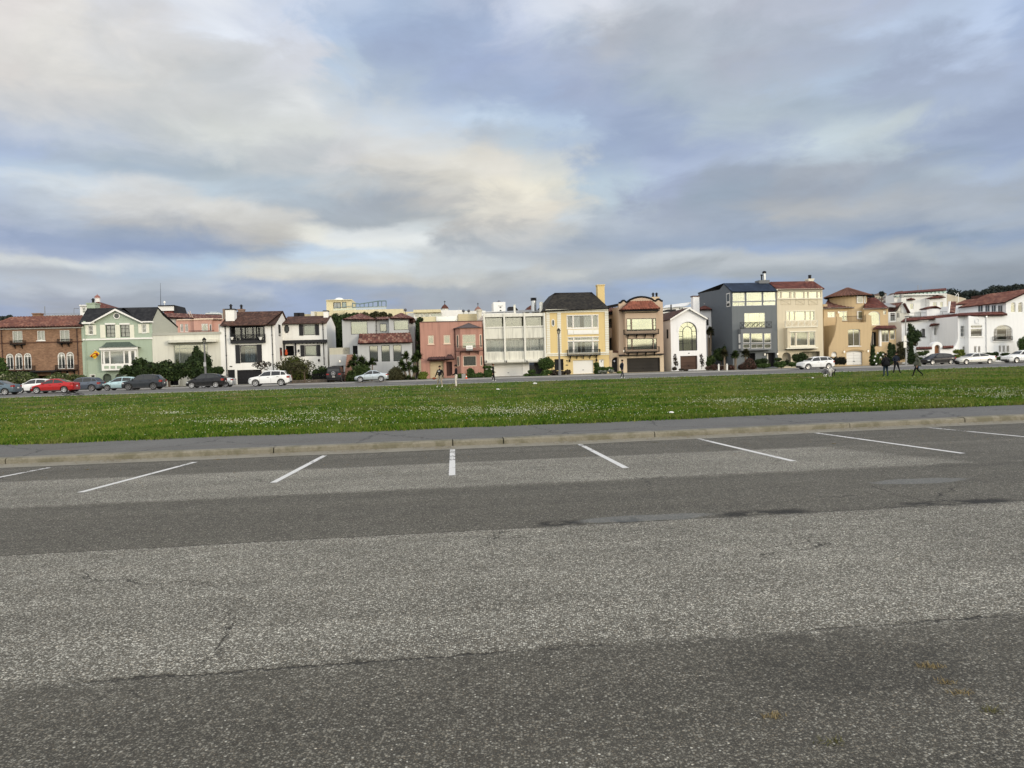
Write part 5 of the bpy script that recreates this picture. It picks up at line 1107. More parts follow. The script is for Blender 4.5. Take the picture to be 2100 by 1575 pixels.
# left wing, receding
VL = 5.0
h.window(722, 815, 768, 922, VL, frame=M_dark, sill=True); h.window(1118, 782, 1166, 925, VL, cols=(0.5,), rows=(0.24,), **gw)
h.wall((455, 706, 1215, 1180), VL, M_wm, 8, name='left_wing')
h.window(890, 798, 988, 905, VL-0.6, cols=(0.25, 0.72), fw=0.06, frame=M_white); q0, p0, q1, p1 = h.rect(872, 770, 1010, 1050, VL-0.6); h.wall_m(q0, p0, q1, p1, VL-0.6, M_wm, 0.59, 'oriel')
roof_sheet('oriel_roof', h.P3(826, 780, VL-1.3), h.P3(1030, 740, VL-1.3), h.P3(1022, 730, VL-0.02), h.P3(850, 748, VL-0.02), M_terra3, h.o)
roof_sheet('tile_strip', h.P3(442, 720, VL-0.5), h.P3(1220, 652, VL-0.5), h.P3(1210, 612, VL+1.2), h.P3(500, 680, VL+1.2), M_terra3, h.o)
c = h.box('chimney', (795, 545, 968, 668), VL+1.3, VL+2.6, M_wm); q0, p0, q1, p1 = h.rect(785, 545, 975, 545, VL+1.3); pm = h.P(905, 512, VL+1.3)[1]
roof_sheet('chimney_roof', (q0, VL+1.1, p1), (q0, VL+2.9, p1), ((q0+q1)/2+0.3, VL+2.9, pm), ((q0+q1)/2+0.3, VL+1.1, pm), M_terra3, c); roof_sheet('chimney_roof', (q1, VL+2.9, p1), (q1, VL+1.1, p1), ((q0+q1)/2+0.3, VL+1.1, pm), ((q0+q1)/2+0.3, VL+2.9, pm), M_terra3, c)
h.balcony(552, 600, 792, 655, VL+1.6, 0.02, bars=0.9, ends=False, floor=0.3); h.balcony(915, 585, 1090, 622, VL+2.0, 0.02, bars=0.9, ends=False, floor=0.02)
# garden wall and portal
h.door(898, 1030, 972, 1165, -0.5, mat=paint('oak_door', (0.22, 0.10, 0.045), 0.5, 0.15), arch=True, rec=0.3, rows=2, cols=2)
q0, p0, q1, p1 = h.rect(862, 1062, 1005, 1175, -0.5); zc = h.P(934, 990, -0.5)[1]; r_ = (q1-q0)/2
dr = h.rect(898, 1030, 972, 1165, -0.5); dc = (dr[0]+dr[2])/2; dw = (dr[2]-dr[0])/2; mb = MB()
o = arch_pts(q0, q1, p1, zc-p1, 14); MB().box(q0, dr[0]-0.002, -0.5, 0.2, -0.6, p1).box(dr[2]+0.002, q1, -0.5, 0.2, -0.6, p1).build('portal', M_wm, h.o)
ii = arch_pts(dr[0], dr[2], dr[3]-dw, dw, 14)
for k in range(14): mb.prism([o[k], o[k+1], (ii[k+1][0], max(ii[k+1][1], p1)), (ii[k][0], max(ii[k][1], p1))], -0.5, 0.2)
mb.build('portal_arch', M_wm, h.o)
h.box('garden_wall', (655, 1085, 862, 1180), -0.5, -0.2, M_wm); h.box('garden_wall', (1005, 1078, 1215, 1180), -0.5, -0.2, M_wm)
roof_sheet('wall_tiles', h.P3(650, 1090, -0.8), h.P3(862, 1084, -0.8), h.P3(862, 1060, -0.2), h.P3(650, 1064, -0.2), M_terra3, h.o); roof_sheet('wall_tiles', h.P3(1005, 1076, -0.8), h.P3(1150, 1070, -0.8), h.P3(1150, 1046, -0.2), h.P3(1005, 1050, -0.2), M_terra3, h.o)
MB().prism([h.P(*p, -0.4) for p in ((1150, 1175), (1150, 1072), (1180, 1040), (1200, 1000), (1212, 950), (1213, 1175))], -0.4, -0.1).build('swept_wall', M_wm, h.o)
# ------------------------------------------------------------------ buildings behind the row
BG = 'buildings behind the front row'
def back(name, label, crop, cx, d, cat='building'): return House(name, label, crop, cx, d, cat, BG)
M_yb = paint('butter_yellow', (0.62, 0.56, 0.37), 0.8, 0.05, 0.1); M_off = paint('off_white_wall', (0.62, 0.62, 0.58), 0.8, 0.05, 0.08); M_bgw = paint('backdrop_white', (0.74, 0.74, 0.72), 0.8, 0.04, 0.05)
M_pane = flat('dark_pane', (0.05, 0.06, 0.06), 0.05)
# left: white roof terrace house with red conical roof and cupola
h = back('terrace_house', 'white building with flat roof terrace and railing behind the brick roof', C1, 800, 130)
h.window(1040, 250, 1085, 320, rows=(0.55,), curt=M_curt); h.wall((1015, 228, 1100, 420), 0, M_bgw, 6, name='penthouse'); h.band('penthouse_eave', (1000, 216, 1110, 230), 0, 0.3, M_bgw)
h.wall((575, 345, 1060, 700), 0.5, M_off, 10); h.balcony(578, 324, 1020, 346, 0.5, 0.02, paint('grey_rail', (0.2, 0.21, 0.22)), bars=1.2, ends=False, floor=0.05)
u, z = h.P(571, 350, 0.5); mb = MB(); mb.tube((u, 0.5, z-1), (u, 0.5, h.P(571, 232)[1]), 0.06); a = h.P3(937, 345, 0.5); b = h.P3(937, 262, 0.5); c = h.P3(1003, 262, 0.5); mb.path([a, b, c], 0.04, 4); mb.build('mast', paint('grey_rail', (0.2, 0.21, 0.22)), h.o)
h = back('cupola_house', 'building with red pyramid roof and small white domed cupola behind the green chimney', C1, 1240, 150)
h.wall((1080, 260, 1400, 700), 0, M_off, 10)
e = h.P3(1090, 262, -0.3); e2 = h.P3(1400, 262, -0.3); ap = h.P3(1235, 172, 5)
for a, b in (((e[0], -0.3), (e2[0], -0.3)), ((e2[0], -0.3), (e2[0], 10.3)), ((e[0], 10.3), (e[0], -0.3)), ((e2[0], 10.3), (e[0], 10.3))): roof_sheet('roof', (*a, e[2]), (*b, e[2]), ap, ap, M_terra3, h.o, amp=0)
zz = ap[2]-0.4; MB().lathe([(0.5, zz), (0.5, zz+0.95), (0.6, zz+0.97), (0.6, zz+1.05)], (ap[0], 5, 0), 12).build('cupola', M_bgw, h.o); MB().lathe([(0.56, zz+1.052), (0.50, zz+1.35), (0.26, zz+1.6), (0.07, zz+1.68), (0.03, zz+1.95)], (ap[0], 5, 0), 12).build('dome', paint('pink_dome', (0.26, 0.12, 0.10)), h.o)
# pink apartment block
h = back('pink_apartments', 'pink building with brown tile roof and bay windows above the cream house', C2, 640, 125)
M_pk2 = paint('bright_pink', (0.52, 0.31, 0.25), 0.8, 0.06, 0.08)
for a, b in ((430, 468), (490, 528)): h.window(a, 460, b, 560, frame=M_white, cols=(0.5,), rows=(0.2,))
h.door(628, 460, 678, 555, mat=M_bgw, cols=1, rows=2); h.window(915, 460, 940, 560, frame=M_white)
h.wall((385, 400, 960, 900), 0, M_pk2, 8); h.window(700, 455, 780, 550, -0.8, frame=M_white, cols=(0.2, 0.8), rows=(0.15,), curt=M_curtg, gl=M_glassy); h.window(800, 460, 826, 550, -0.8, frame=M_white)
q = h.rect(610, 410, 835, 900, -0.8); h.wall_m(q[0], -0.6, q[2], q[3], -0.8, M_pk2, 0.79, 'bay'); h.band('cornice', (385, 395, 960, 408), 0, 0.2, M_pk); h.band('cornice', (602, 388, 845, 404), -0.8, 0.2, M_pk)
roof_sheet('roof', h.P3(175, 372, -0.3), h.P3(960, 405, -0.3), h.P3(960, 348, 4), h.P3(190, 322, 4), M_terra2, h.o); h.wall((180, 368, 390, 800), 0.4, M_off, 8, name='grey_wing')
mb = MB(); n = 14; q0, p0, q1, p1 = h.rect(540, 545, 860, 560, -1.2)
mb.box(q0, q1, -1.25, -1.2, p1, p1+0.06); mb.box(q0, q1, -1.25, -1.2, p0-0.3, p0-0.2)
for k in range(24): mb.box(q0+(q1-q0)*k/24, q0+(q1-q0)*k/24+0.04, -1.24, -1.21, p0-0.3, p1)
mb.build('roof_railing', M_dark, h.o)
for (pts, nm) in ([((530, 300), (555, 340), (590, 390))], 'antenna'), ([((545, 290), (560, 290))], 'antenna'):
    pass
mb = MB(); mb.path([h.P3(575, 400, -0.2), h.P3(540, 330, 2), h.P3(522, 300, 2)], 0.03, 4); mb.path([h.P3(600, 395, -0.2), h.P3(566, 325, 2), h.P3(550, 288, 2)], 0.03, 4)
for k in range(6): mb.tube(h.P3(575-k*9, 400-k*16, 1), h.P3(600-k*8.5, 395-k*17, 1), 0.02, n=4)
mb.build('roof_ladder', M_pk, h.o)
h = back('white_rooftop_box', 'white roof penthouse with black sloping back above the pink roof', C2, 260, 140)
h.wall((150, 228, 350, 292), 0, M_bgw, 5, base=h.P(250, 292)[1]); h.wall((230, 292, 350, 520), 0.4, paint('maroon_wall', (0.2, 0.06, 0.05)), 4, name='lower_wall'); h.band('eave', (146, 220, 356, 230), 0, 0.25, M_dark)
q = [h.P(*p) for p in ((352, 222), (375, 224), (410, 330), (352, 330))]; MB().prism(q, 0, 5).build('sloping_side', M_dark, h.o); mb = MB(); mb.tube(h.P3(183, 225, 1), h.P3(178, -60, 1), 0.05, 0.02, 5); mb.build('aerial', M_dark, h.o)
u, z = h.P(232, 222, 1); mb = MB().lathe([(0.05, z-0.2), (0.05, z+0.35), (0.18, z+0.42), (0.22, z+0.58), (0.13, z+0.75), (0.03, z+0.8)], (u, 1, 0), 10); mb.build('roof_vent', M_bgw, h.o)
h = back('grey_gable_building', 'low pale grey roofed building on the skyline left of the white chimney', C2, 850, 160)
h.wall((755, 320, 950, 700), 0, M_off, 8); roof_sheet('roof', h.P3(745, 332, -0.5), h.P3(955, 332, -0.5), h.P3(905, 302, 4), h.P3(800, 304, 4), paint('slate_blue', (0.35, 0.4, 0.42)), h.o, amp=0)
MB().box(h.P(955, 0, -6)[0], h.P(982, 0, -6)[0], -6, -5.2, 0, h.P(960, 268, -6)[1]).build('flue', paint('brown_flue', (0.2, 0.15, 0.12)), h.o)
# yellow rooftop building
h = back('yellow_roof_terrace_building', 'large pale yellow flat roofed building with glazed roof terrace and white dome', C3, 1100, 150)
h.wall((390, 330, 930, 700), 3, M_yb, 20, name='rear_wall'); h.wall((530, 300, 930, 700), 2, M_yb, 20, name='rear_wall'); h.wall((915, 275, 1655, 700), 0, M_yb, 18); h.wall((1655, 305, 1790, 700), 2, M_yb, 8, name='side_wall')
w = h.window(762, 185, 858, 262, 4.0, frame=M_dark, cols=(0.5,), curt=M_curt, fw=0.1); h.window(872, 180, 930, 255, 4.0, frame=M_dark, curt=M_mint)
h.wall((675, 150, 1000, 300), 4.0, M_yb, 8, name='penthouse', base=h.P(840, 300, 4)[1]); h.band('penthouse_eave', (670, 150, 1004, 160), 4, 0.3, M_yb)
u, z = h.P(838, 150, 7); MB().lathe([(1.0, z-0.2), (0.95, z+0.08), (0.65, z+0.28), (0.25, z+0.38), (0.05, z+0.4)], (u, 7, 0), 16).build('skylight_dome', flat('white_dome', (0.8, 0.82, 0.82), 0.3), h.o, smooth=True)
M_teal = paint('grey_teal_frame', (0.16, 0.22, 0.24), 0.5, 0.08); mb = MB()
top = lambda x: 195+(205-195)*(x-1005)/95 if x < 1100 else 205-(205-168)*(x-1100)/235
for x in (1005, 1050, 1100, 1155, 1210, 1265, 1325, 1335, 1375, 1432):
    a = h.P3(x, 250, 2.5); b = h.P3(x, max(166, top(x)) if x < 1335 else 168, 2.5); mb.tube(a, b, 0.10, n=4)
for x0, x1 in ((1005, 1100), (1100, 1335), (1335, 1432)):
    mb.tube(h.P3(x0, max(166, top(x0)), 2.5), h.P3(x1, max(166, top(x1)), 2.5), 0.12, n=4)
mb.tube(h.P3(765, 262, 2.5), h.P3(1005, 232, 2.5), 0.06, n=4); mb.tube(h.P3(1005, 250, 2.5), h.P3(1432, 240, 2.5), 0.12, n=4)
mb.build('terrace_frame', M_teal, h.o)
pn = MB().quad(h.P3(762, 290, 2.4), h.P3(1436, 270, 2.4), h.P3(1436, 232, 2.4), h.P3(762, 268, 2.4)).build('glass_screen', glass('teal_glass', (0.6, 0.75, 0.72), 0.2), h.o, fix=False)
for x, y in ((300, 335), (350, 335), (515, 318)): q = h.P3(x, y, 2); MB().box(q[0]-0.6, q[0]+0.6, 2, 3, q[2]-1, q[2]+0.3).build('roof_unit', M_dark if x < 400 else M_off, h.o)
# yellow-eaved building and terrace behind the pink house
h = back('yellow_eave_building', 'building with yellow flat eave, windows and a glass terrace above the salmon house', C4, 350, 128)
for a, b in ((190, 240), (258, 296), (308, 368)): h.window(a, 452, b, 500, frame=M_white, fw=0.06, curt=None if a == 258 else M_curtg, gl=M_glassy)
h.window(388, 448, 532, 490, frame=M_white, curt=M_mint, gl=M_glassy)
h.wall((180, 430, 540, 800), 0, M_bgw, 8); h.band('eave', (172, 400, 522, 436), 0, 0.8, M_yb); h.wall((225, 492, 465, 800), -1.5, M_yb, 1.4, name='terrace_wall'); h.wall((100, 445, 185, 800), 0.8, M_off, 6, name='side_wall')
h.wall((520, 408, 790, 800), 0.3, M_bgw, 9, name='white_wing'); 
q = MB().quad(h.P3(478, 545, -1.6), h.P3(715, 545, -1.6), h.P3(715, 485, -1.6), h.P3(478, 492, -1.6)).build('glass_screen', glass('pale_glass', (0.85, 0.9, 0.9), 0.3), h.o, fix=False)
h.box('screen_post', (462, 485, 476, 545), -1.7, -1.6, M_bgw)
M_dish = paint('dish_grey', (0.10, 0.10, 0.11), 0.5)
def dish(hh, x, y, v, r=0.45, m=None):
    u, z = hh.P(x, y, v); mb = MB(); pts = []
    for k in range(4):
        rr = r*k/3; pts.append((max(rr, 0.01), -0.12+0.12*(k/3)**2*1.0))
    o = MB().lathe([(max(r*k/3, 0.01), 0.14*(k/3)**2-0.14) for k in range(4)]+[(r*0.98, 0.03)], (u, v, z), 12, 'y').build('satellite_dish', m or M_dish, hh.o, smooth=True); MB().tube((u, v+0.05, z), (u, v+0.1, z-0.9), 0.04).build('dish_mast', M_dish, o)
for x in (70, 805, 872): dish(h, x, 405 if x < 100 else 418, 1.0, 0.27)
h = back('tan_siding_box', 'small tan sided roof room with a cream pipe above the salmon house', C4, 870, 118)
h.wall((745, 455, 985, 800), 0, siding('tan_siding', (0.50, 0.43, 0.26), 0.3), 6); q = h.P3(1004, 420, -1); MB().lathe([(0.42, q[2]-6), (0.42, q[2]), (0.55, q[2]+0.02), (0.55, q[2]+0.2), (0.3, q[2]+0.25)], (q[0], -1, 0), 12).build('flue', paint('cream_flue', (0.6, 0.57, 0.46)), h.o)
h = back('grey_roof_block', 'pale grey block of roofs behind the concrete house', C4, 1100, 140)
h.wall((660, 418, 1090, 800), 2, M_off, 8); h.wall((1040, 425, 1480, 800), 0, M_bgw, 8); q = [h.P(*p, 1) for p in ((1378, 365), (1460, 362), (1500, 405), (1378, 412))]; MB().prism(q, 1, 4).build('dark_dormer', M_dark, h.o); mb = MB()
for x in (740, 755, 778): mb.tube(h.P3(x, 430, 3), h.P3(x, 375, 3), 0.03, n=4)
mb.build('aerial', M_metal, h.o)
def turret(name, label, x, y_e, y_a, w, d, crop, cross=True, m=None, wallm=None):
    h = back(name, label, crop, x, d, 'church turret'); u0, z0, u1, z1 = h.rect(x-w/2, y_e, x+w/2, y_e+60); c = (u0+u1)/2; r = (u1-u0)/2; za = h.P(x, y_a)[1]
    MB().lathe([(r*0.86, -0.2), (r*0.86, z1)], (c, r, 0), 8).build('drum', wallm or M_off, h.o, smooth=False); MB().lathe([(r, z1+0.003), (r*0.6, z1+(za-z1)*0.55), (0.03, za)], (c, r, 0), 8).build('spire', m or M_terra3, h.o)
    mb = MB(); t = h.P(x, y_a-42)[1]; mb.tube((c, r, za-0.1), (c, r, t), 0.06, n=4); s_ = (t-za)*0.3; mb.box(c-s_, c+s_, r-0.05, r+0.05, za+(t-za)*0.6, za+(t-za)*0.6+0.12); mb.build('cross', M_dark, h.o); return h
turret('church_turret', 'small turret with red pyramid spire and cross behind the yellow eave', 572, 385, 325, 104, 170, C4)
turret('church_turret', 'small pale turret with brown gable and cross behind the satellite dishes', 995, 412, 352, 104, 175, C4, m=paint('brown_spire', (0.22, 0.12, 0.10)))
h = back('white_tower', 'square white tower with small slate cap above the concrete house', C4, 1267, 150, 'tower')
h.wall((1190, 305, 1342, 700), 0, M_bgw, 5); q = h.rect(1225, 272, 1308, 300); MB().lathe([((q[2]-q[0])/2, q[1]), (0.1, q[3])], ((q[0]+q[2])/2, 2.2, 0), 8).build('cap', paint('slate_cap', (0.14, 0.15, 0.18)), h.o)
h.box('louvre', (1246, 344, 1306, 358), -0.06, -0.003, M_off); h.box('small_window', (1264, 364, 1284, 378), -0.05, -0.003, M_pane); h.box('small_window', (1266, 406, 1286, 420), -0.05, -0.003, M_pane)
h = back('red_gable_edge', 'sliver of a red gable roof beside the steel flue', C4, 1640, 145)
q = [h.P(*p) for p in ((1600, 430), (1600, 410), (1658, 345), (1662, 352), (1662, 430))]; MB().prism(q, 0, 6).build('gable', M_terra3, h.o)
# behind the white gabled house
h = back('white_factory_roof', 'long white roofed building behind the narrow gabled house', C5, 1880, 150)
h.wall((1665, 372, 2040, 800), 0, M_bgw, 12); roof_sheet('roof', h.P3(1660, 380, -0.3), h.P3(1960, 350, -0.3), h.P3(2010, 305, 10), h.P3(1700, 350, 10), paint('white_metal_roof', (0.7, 0.7, 0.68)), h.o, amp=0); roof_sheet('roof', h.P3(1770, 375, -0.5), h.P3(1955, 352, -0.5), h.P3(2035, 306, 12), h.P3(1880, 322, 12), paint('white_metal_roof', (0.7, 0.7, 0.68)), h.o, amp=0)
for x in (1870, 1900): h.box('small_window', (x, 378, x+18, 395), -0.05, -0.003, M_pane)
h = back('dark_red_roof_strip', 'strip of dark red and black roofs left of the narrow gabled house', C5, 1740, 125)
h.wall((1662, 430, 1840, 800), 0, M_off, 8); roof_sheet('roof', h.P3(1655, 478, -0.3), h.P3(1850, 470, -0.3), h.P3(1840, 428, 4), h.P3(1665, 432, 4), M_terra3, h.o); h.box('dark_dormer', (1725, 398, 1830, 432), 1, 4, M_dark); q = h.P3(1768, 400, 2); MB().tube((q[0], 2, q[2]-1), (q[0], 2, q[2]+0.9), 0.12).build('flue', M_dark, h.o)
# behind the right part
h = back('cream_gable_house', 'cream gabled house with tall chimney between the tan tower house and white corner house', C8, 420, 108)
h.window(300, 600, 372, 712, frame=M_white, rows=(0.22, 0.5, 0.74), fw=0.06, gl=M_glassy); h.wall((278, 590, 380, 1180), 0, M_off, 6, name='left_wall'); h.wall((385, 580, 560, 1180), 1.0, paint('cream_gable_wall', (0.60, 0.58, 0.50)), 6, base=-0.6, top=False, gable=None)
a = h.rect(385, 560, 560, 600, 1.0); ap = h.P(470, 440, 1.0); MB().prism([(a[0], a[3]-0.4), (ap[0], ap[1]), (a[2], a[3]-0.4)], 1.0, 7).build('gable', paint('cream_gable_wall', (0.60, 0.58, 0.50)), h.o)
roof_sheet('roof', (h.P3(330, 586)[0], 7, h.P3(330, 586)[2]), h.P3(330, 586, 0.4), h.P3(466, 455, 0.4), (h.P3(466, 455, 0.4)[0], 7, h.P3(466, 455, 0.4)[2]), M_terra2, h.o); roof_sheet('roof', h.P3(572, 600, 0.4), (h.P3(572, 600)[0], 7, h.P3(572, 600)[2]), (h.P3(500, 470)[0], 7, h.P3(500, 470)[2]), h.P3(500, 470, 0.4), M_terra2, h.o)
roof_sheet('roof', h.P3(205, 515, -0.3), h.P3(370, 520, -0.3), h.P3(400, 462, 5), h.P3(215, 470, 5), paint('grey_roofing', (0.30, 0.30, 0.29)), h.o, amp=0); h.box('chimney', (450, 400, 515, 600), 0.9, 1.9, M_off); h.box('chimney_pot', (462, 345, 492, 400), 1.1, 1.6, paint('grey_pot', (0.3, 0.3, 0.28)), at=0.9)
for x in (395, 415): h.box('slit_window', (x, 600, x+7, 665), 0.94, 0.997, M_dark)
h.window(420, 828, 440, 970, 0.995, frame=M_dark, cut=False)
h = back('white_cornice_building', 'big white building with red tiled cornice, bay windows and roof masts', C8, 700, 122)
h.wall((358, 350, 1060, 1100), 0, M_bgw, 2.5); h.wall((1060, 340, 1066, 1100), 0.4, M_off, 13, name='side_strip')
roof_sheet('roof', h.P3(345, 348, -0.9), h.P3(1062, 294, -0.9), h.P3(1050, 268, 1.2), h.P3(372, 320, 1.2), M_terra3, h.o, amp=0.03)
h.band('cornice', (352, 346, 1062, 362), 0, 0.7, M_bgw); M_aq = paint('aqua_bracket', (0.5, 0.66, 0.62)); mb = MB()
for k in range(13):
    u, z = h.P(385+k*53, 366-k*3.8, -0.3); mb.box(u-0.28, u+0.28, -0.6, -0.003, z-0.22, z+0.2)
mb.build('cornice_bracket', M_aq, h.o)
for (a, b, c, d) in ((520, 635, 425, 640), (830, 1045, 390, 640)):
    h.window(a+45, 475 if a < 600 else 455, a+95 if a < 600 else a+100, 555, -1.0, frame=M_white, cols=(0.5,), curt=YB, gl=M_glassy)
    if a > 600: h.window(a+140, 450, a+185, 570, -1.0, frame=M_white, rows=(0.5,), curt=YB, gl=M_glassy)
    q = h.rect(a, c, b-10, d, -1.0); h.wall_m(q[0], q[1], q[2], q[3], -1.0, M_bgw, 0.99, 'bay'); L, Rr, ap = h.P3(a-55 if a > 600 else a-15, c+(22 if a > 600 else 0), -1.5), h.P3(b+5, c-(0 if a > 600 else 2), -1.5), h.P3((a+b)/2, c-22, 0)
    roof_sheet('bay_roof', L, Rr, ap, ap, M_terra3, h.o)
h.window(795, 470, 826, 540, 0, frame=M_white); mb = MB()
for x in (665, 682, 714): mb.tube(h.P3(x, 310, 2), h.P3(x, 228, 2), 0.03, n=5)
mb.build('mast', paint('grey_mast', (0.3, 0.3, 0.3)), h.o); h.wall((800, 552, 1062, 585), -2.0, M_off, 1.5, base=h.P(900, 640, -2)[1], name='terrace_wall')
h = back('beige_side_building', 'beige sloping roofed building right of the white cornice building', C8, 1180, 130)
q = [h.P(*p) for p in ((1060, 620), (1066, 345), (1320, 408), (1330, 620))]; MB().prism(q, 0, 8).build('wall', paint('beige_side', (0.46, 0.41, 0.32)), h.o); mb = MB(); mb.tube(h.P3(1218, 450, -0.5), h.P3(1216, 345, -0.5), 0.06); mb.tube(h.P3(1175, 380, -0.5), h.P3(1215, 330, -0.5), 0.05); mb.tube(h.P3(1190, 355, -0.5), h.P3(1160, 325, -0.5), 0.03, n=4); mb.build('aerial', M_bgw, h.o)
# hillside houses far right
hs = 'small houses on the far hillside'
rr = random.Random(5)
for i, (x, y, w_, hh) in enumerate(((1800, 606, 14, 10), (1812, 603, 13, 12), (1826, 610, 12, 10), (1838, 604, 12, 12), (1792, 612, 10, 8), (1850, 600, 10, 10), (1808, 616, 12, 8), (1824, 620, 14, 8), (1840, 616, 12, 9), (1797, 622, 12, 7))):
    d = 520+y*0-(y-600)*4; h = House('hillside_house', 'tiny house among dark trees on the far hillside behind the tan tower roof', (0, 0, 1), x, d, 'house', hs, z0=0)
    m = (paint('hill_cream', (0.36, 0.33, 0.26)), paint('hill_grey', (0.30, 0.30, 0.30)), paint('hill_white', (0.45, 0.45, 0.42)), paint('hill_brown', (0.24, 0.20, 0.16)))[i % 4]
    q = h.rect(x-w_/2, y, x+w_/2, y+hh); MB().box(q[0], q[2], 0, 6, q[1]-3, q[3]).build('wall', m, h.o); MB().prism([(q[0]-0.3, q[3]+0.01), ((q[0]+q[2])/2, q[3]+1.5), (q[2]+0.3, q[3]+0.01)], -0.3, 6.3).build('roof', paint('hill_roof', (0.12, 0.09, 0.08)), h.o)
    for f in (0.25, 0.65):
        z = (q[1]+q[3])/2; MB().box(q[0]+(q[2]-q[0])*f, q[0]+(q[2]-q[0])*(f+0.18), -0.05, -0.01, z-0.5, z+0.7).build('window', M_pane, h.o)
# ------------------------------------------------------------------ ground: parking lot, kerb, path, green, street, terrain
def zlot(d): return float(np.interp(d, [-60, 0, 3, 7, 11, 14.9, 15.45], [0.05, 0.02, 0.0, -0.05, -0.08, -0.10, -0.10]))
def koff(s_): t = np.clip((np.asarray(s_)-2.0)/13.0, 0, 1); return 0.62*t*t*(3-2*t)      # the kerb bends away to the right
def strip(name, dz, s0, s1, mat, ns=1, kind='structure', wob=None):
    """sheet along the street through the (d, z) profile"""
    vs, fs = [], []; n = len(dz)
    for i in range(ns+1):
        s_ = s0+(s1-s0)*i/ns
        for k, (d, z) in enumerate(dz): vs.append(W(s_, d+(wob(s_, k) if wob else 0), z))
    for i in range(ns):
        for k in range(n-1): fs.append((i*n+k, (i+1)*n+k, (i+1)*n+k+1, i*n+k+1))
    me = bpy.data.meshes.new(name); me.from_pydata([tuple(v) for v in vs], [], fs); me.materials.append(mat)
    bm = bmesh.new(); bm.from_mesh(me); bmesh.ops.recalc_face_normals(bm, faces=bm.faces); bm.to_mesh(me); bm.free()
    if sum(p.normal.z for p in me.polygons) < 0: me.flip_normals()
    o = link(name, me); tag(o, kind=kind); return o
def sd_coords(g):
    """along-street and across coordinates from world position"""
    p = g.new('ShaderNodeNewGeometry').outputs['Position']; x, y, z = g.xyz(p)
    s_ = g.math('ADD', g.math('MULTIPLY', x, float(ES[0])), g.math('MULTIPLY', y, float(ES[1]))); d = g.math('ADD', g.math('MULTIPLY', x, float(ED[0])), g.math('MULTIPLY', y, float(ED[1])))
    return p, s_, d
def asphalt_lot():
    m, g, bs = new_mat('old_parking_asphalt'); p, s_, d = sd_coords(g)
    n1, _ = g.noise(p, 0.55, 4, 0.6); n2, _ = g.noise(p, 3.0, 5, 0.65); n3, _ = g.noise(p, 18, 3, 0.6)
    dd = g.math('ADD', d, g.math('ADD', g.math('MULTIPLY', g.math('SUBTRACT', n2, 0.5), 0.12), g.math('MULTIPLY', g.math('SUBTRACT', n3, 0.5), 0.10)))
    # resurfaced strips: 0 worn pale chip seal, 1 darker asphalt
    def edge(at, soft): return g.ss(dd, at-soft, at+soft)
    e1 = g.ss(g.math('ADD', dd, g.math('MULTIPLY', g.math('SUBTRACT', n2, 0.5), 0.35)), 3.90, 4.12); e2 = edge(7.22, 0.035); e3 = edge(10.03, 0.16); e4 = edge(12.72, 0.10)
    dark = g.math('ADD', g.math('SUBTRACT', 1.0, e1), g.math('SUBTRACT', e2, e3)); dark = g.math('ADD', dark, e4); dark = g.math('MULTIPLY', dark, g.ss(n1, 0.28, 0.50, 0.72, 1.0))
    # the patch at right between strips
    patch = g.math('MULTIPLY', g.ss(g.math('ADD', g.math('SUBTRACT', s_, 7.3), g.math('MULTIPLY', g.math('SUBTRACT', d, 12.7), 0.35)), -0.25, 0.25), g.math('MULTIPLY', e3, g.ss(d, 15.0, 14.8)))
    dark = g.math('MAXIMUM', dark, g.math('MULTIPLY', patch, 0.85), clamp=True)
    # aggregate: single stones, some pale
    v1 = g.voro(p, 72.0); c1 = g.xyz(v1['Color']); v2 = g.voro(p, 140.0); c2 = g.xyz(v2['Color'])
    stone = g.math('MULTIPLY', g.ss(c1[0], 0.35, 1.0), g.ss(v1['Distance'], 0.62, 0.25))
    stone2 = g.math('MULTIPLY', g.ss(c2[0], 0.30, 1.0), g.ss(v2['Distance'], 0.65, 0.25))
    rare = g.math('MULTIPLY', g.ss(c1[1], 0.965, 0.985), g.ss(v1['Distance'], 0.5, 0.3))
    v3 = g.voro(p, 46.0); c3 = g.xyz(v3['Color']); chip = g.math('MULTIPLY', g.ss(c3[0], 0.80, 0.97), g.ss(v3['Distance'], 0.50, 0.30))
    gr1, _ = g.noise(p, 11.0, 6, 0.78); gr2, _ = g.noise(p, 34.0, 3, 0.7); grain = g.math('ADD', g.math('MULTIPLY', g.math('SUBTRACT', gr1, 0.5), 1.1), g.math('MULTIPLY', g.math('SUBTRACT', gr2, 0.5), 1.2))
    pale = g.math('ADD', g.math('ADD', 0.085, g.math('MULTIPLY', chip, 0.16)), g.math('ADD', g.math('MULTIPLY', stone, 0.48), g.math('MULTIPLY', stone2, 0.36)))
    dk = g.math('ADD', g.math('ADD', 0.054, g.math('MULTIPLY', chip, 0.12)), g.math('ADD', g.math('MULTIPLY', stone, 0.165), g.math('MULTIPLY', stone2, 0.14)))
    val = g.new('ShaderNodeMix', data_type='FLOAT'); g.put(val.inputs[0], dark); g.put(val.inputs[2], pale); g.put(val.inputs[3], dk); v = val.outputs[0]
    v = g.math('MULTIPLY', v, g.math('MAXIMUM', g.math('ADD', 1.0, grain), 0.25)); v = g.math('ADD', v, g.math('MULTIPLY', rare, 0.32))
    mott = g.math('ADD', g.math('MULTIPLY', g.math('SUBTRACT', n1, 0.5), 0.7), g.math('ADD', g.math('MULTIPLY', g.math('SUBTRACT', n2, 0.5), 0.32), 1.0)); v = g.math('MULTIPLY', v, mott)
    # long tyre polish streaks
    st, _ = g.noise(g.comb(g.math('MULTIPLY', s_, 0.10), g.math('MULTIPLY', d, 1.7), 0.0), 1.0, 4, 0.6); v = g.math('MULTIPLY', v, g.ss(st, 0.3, 0.7, 0.88, 1.10))
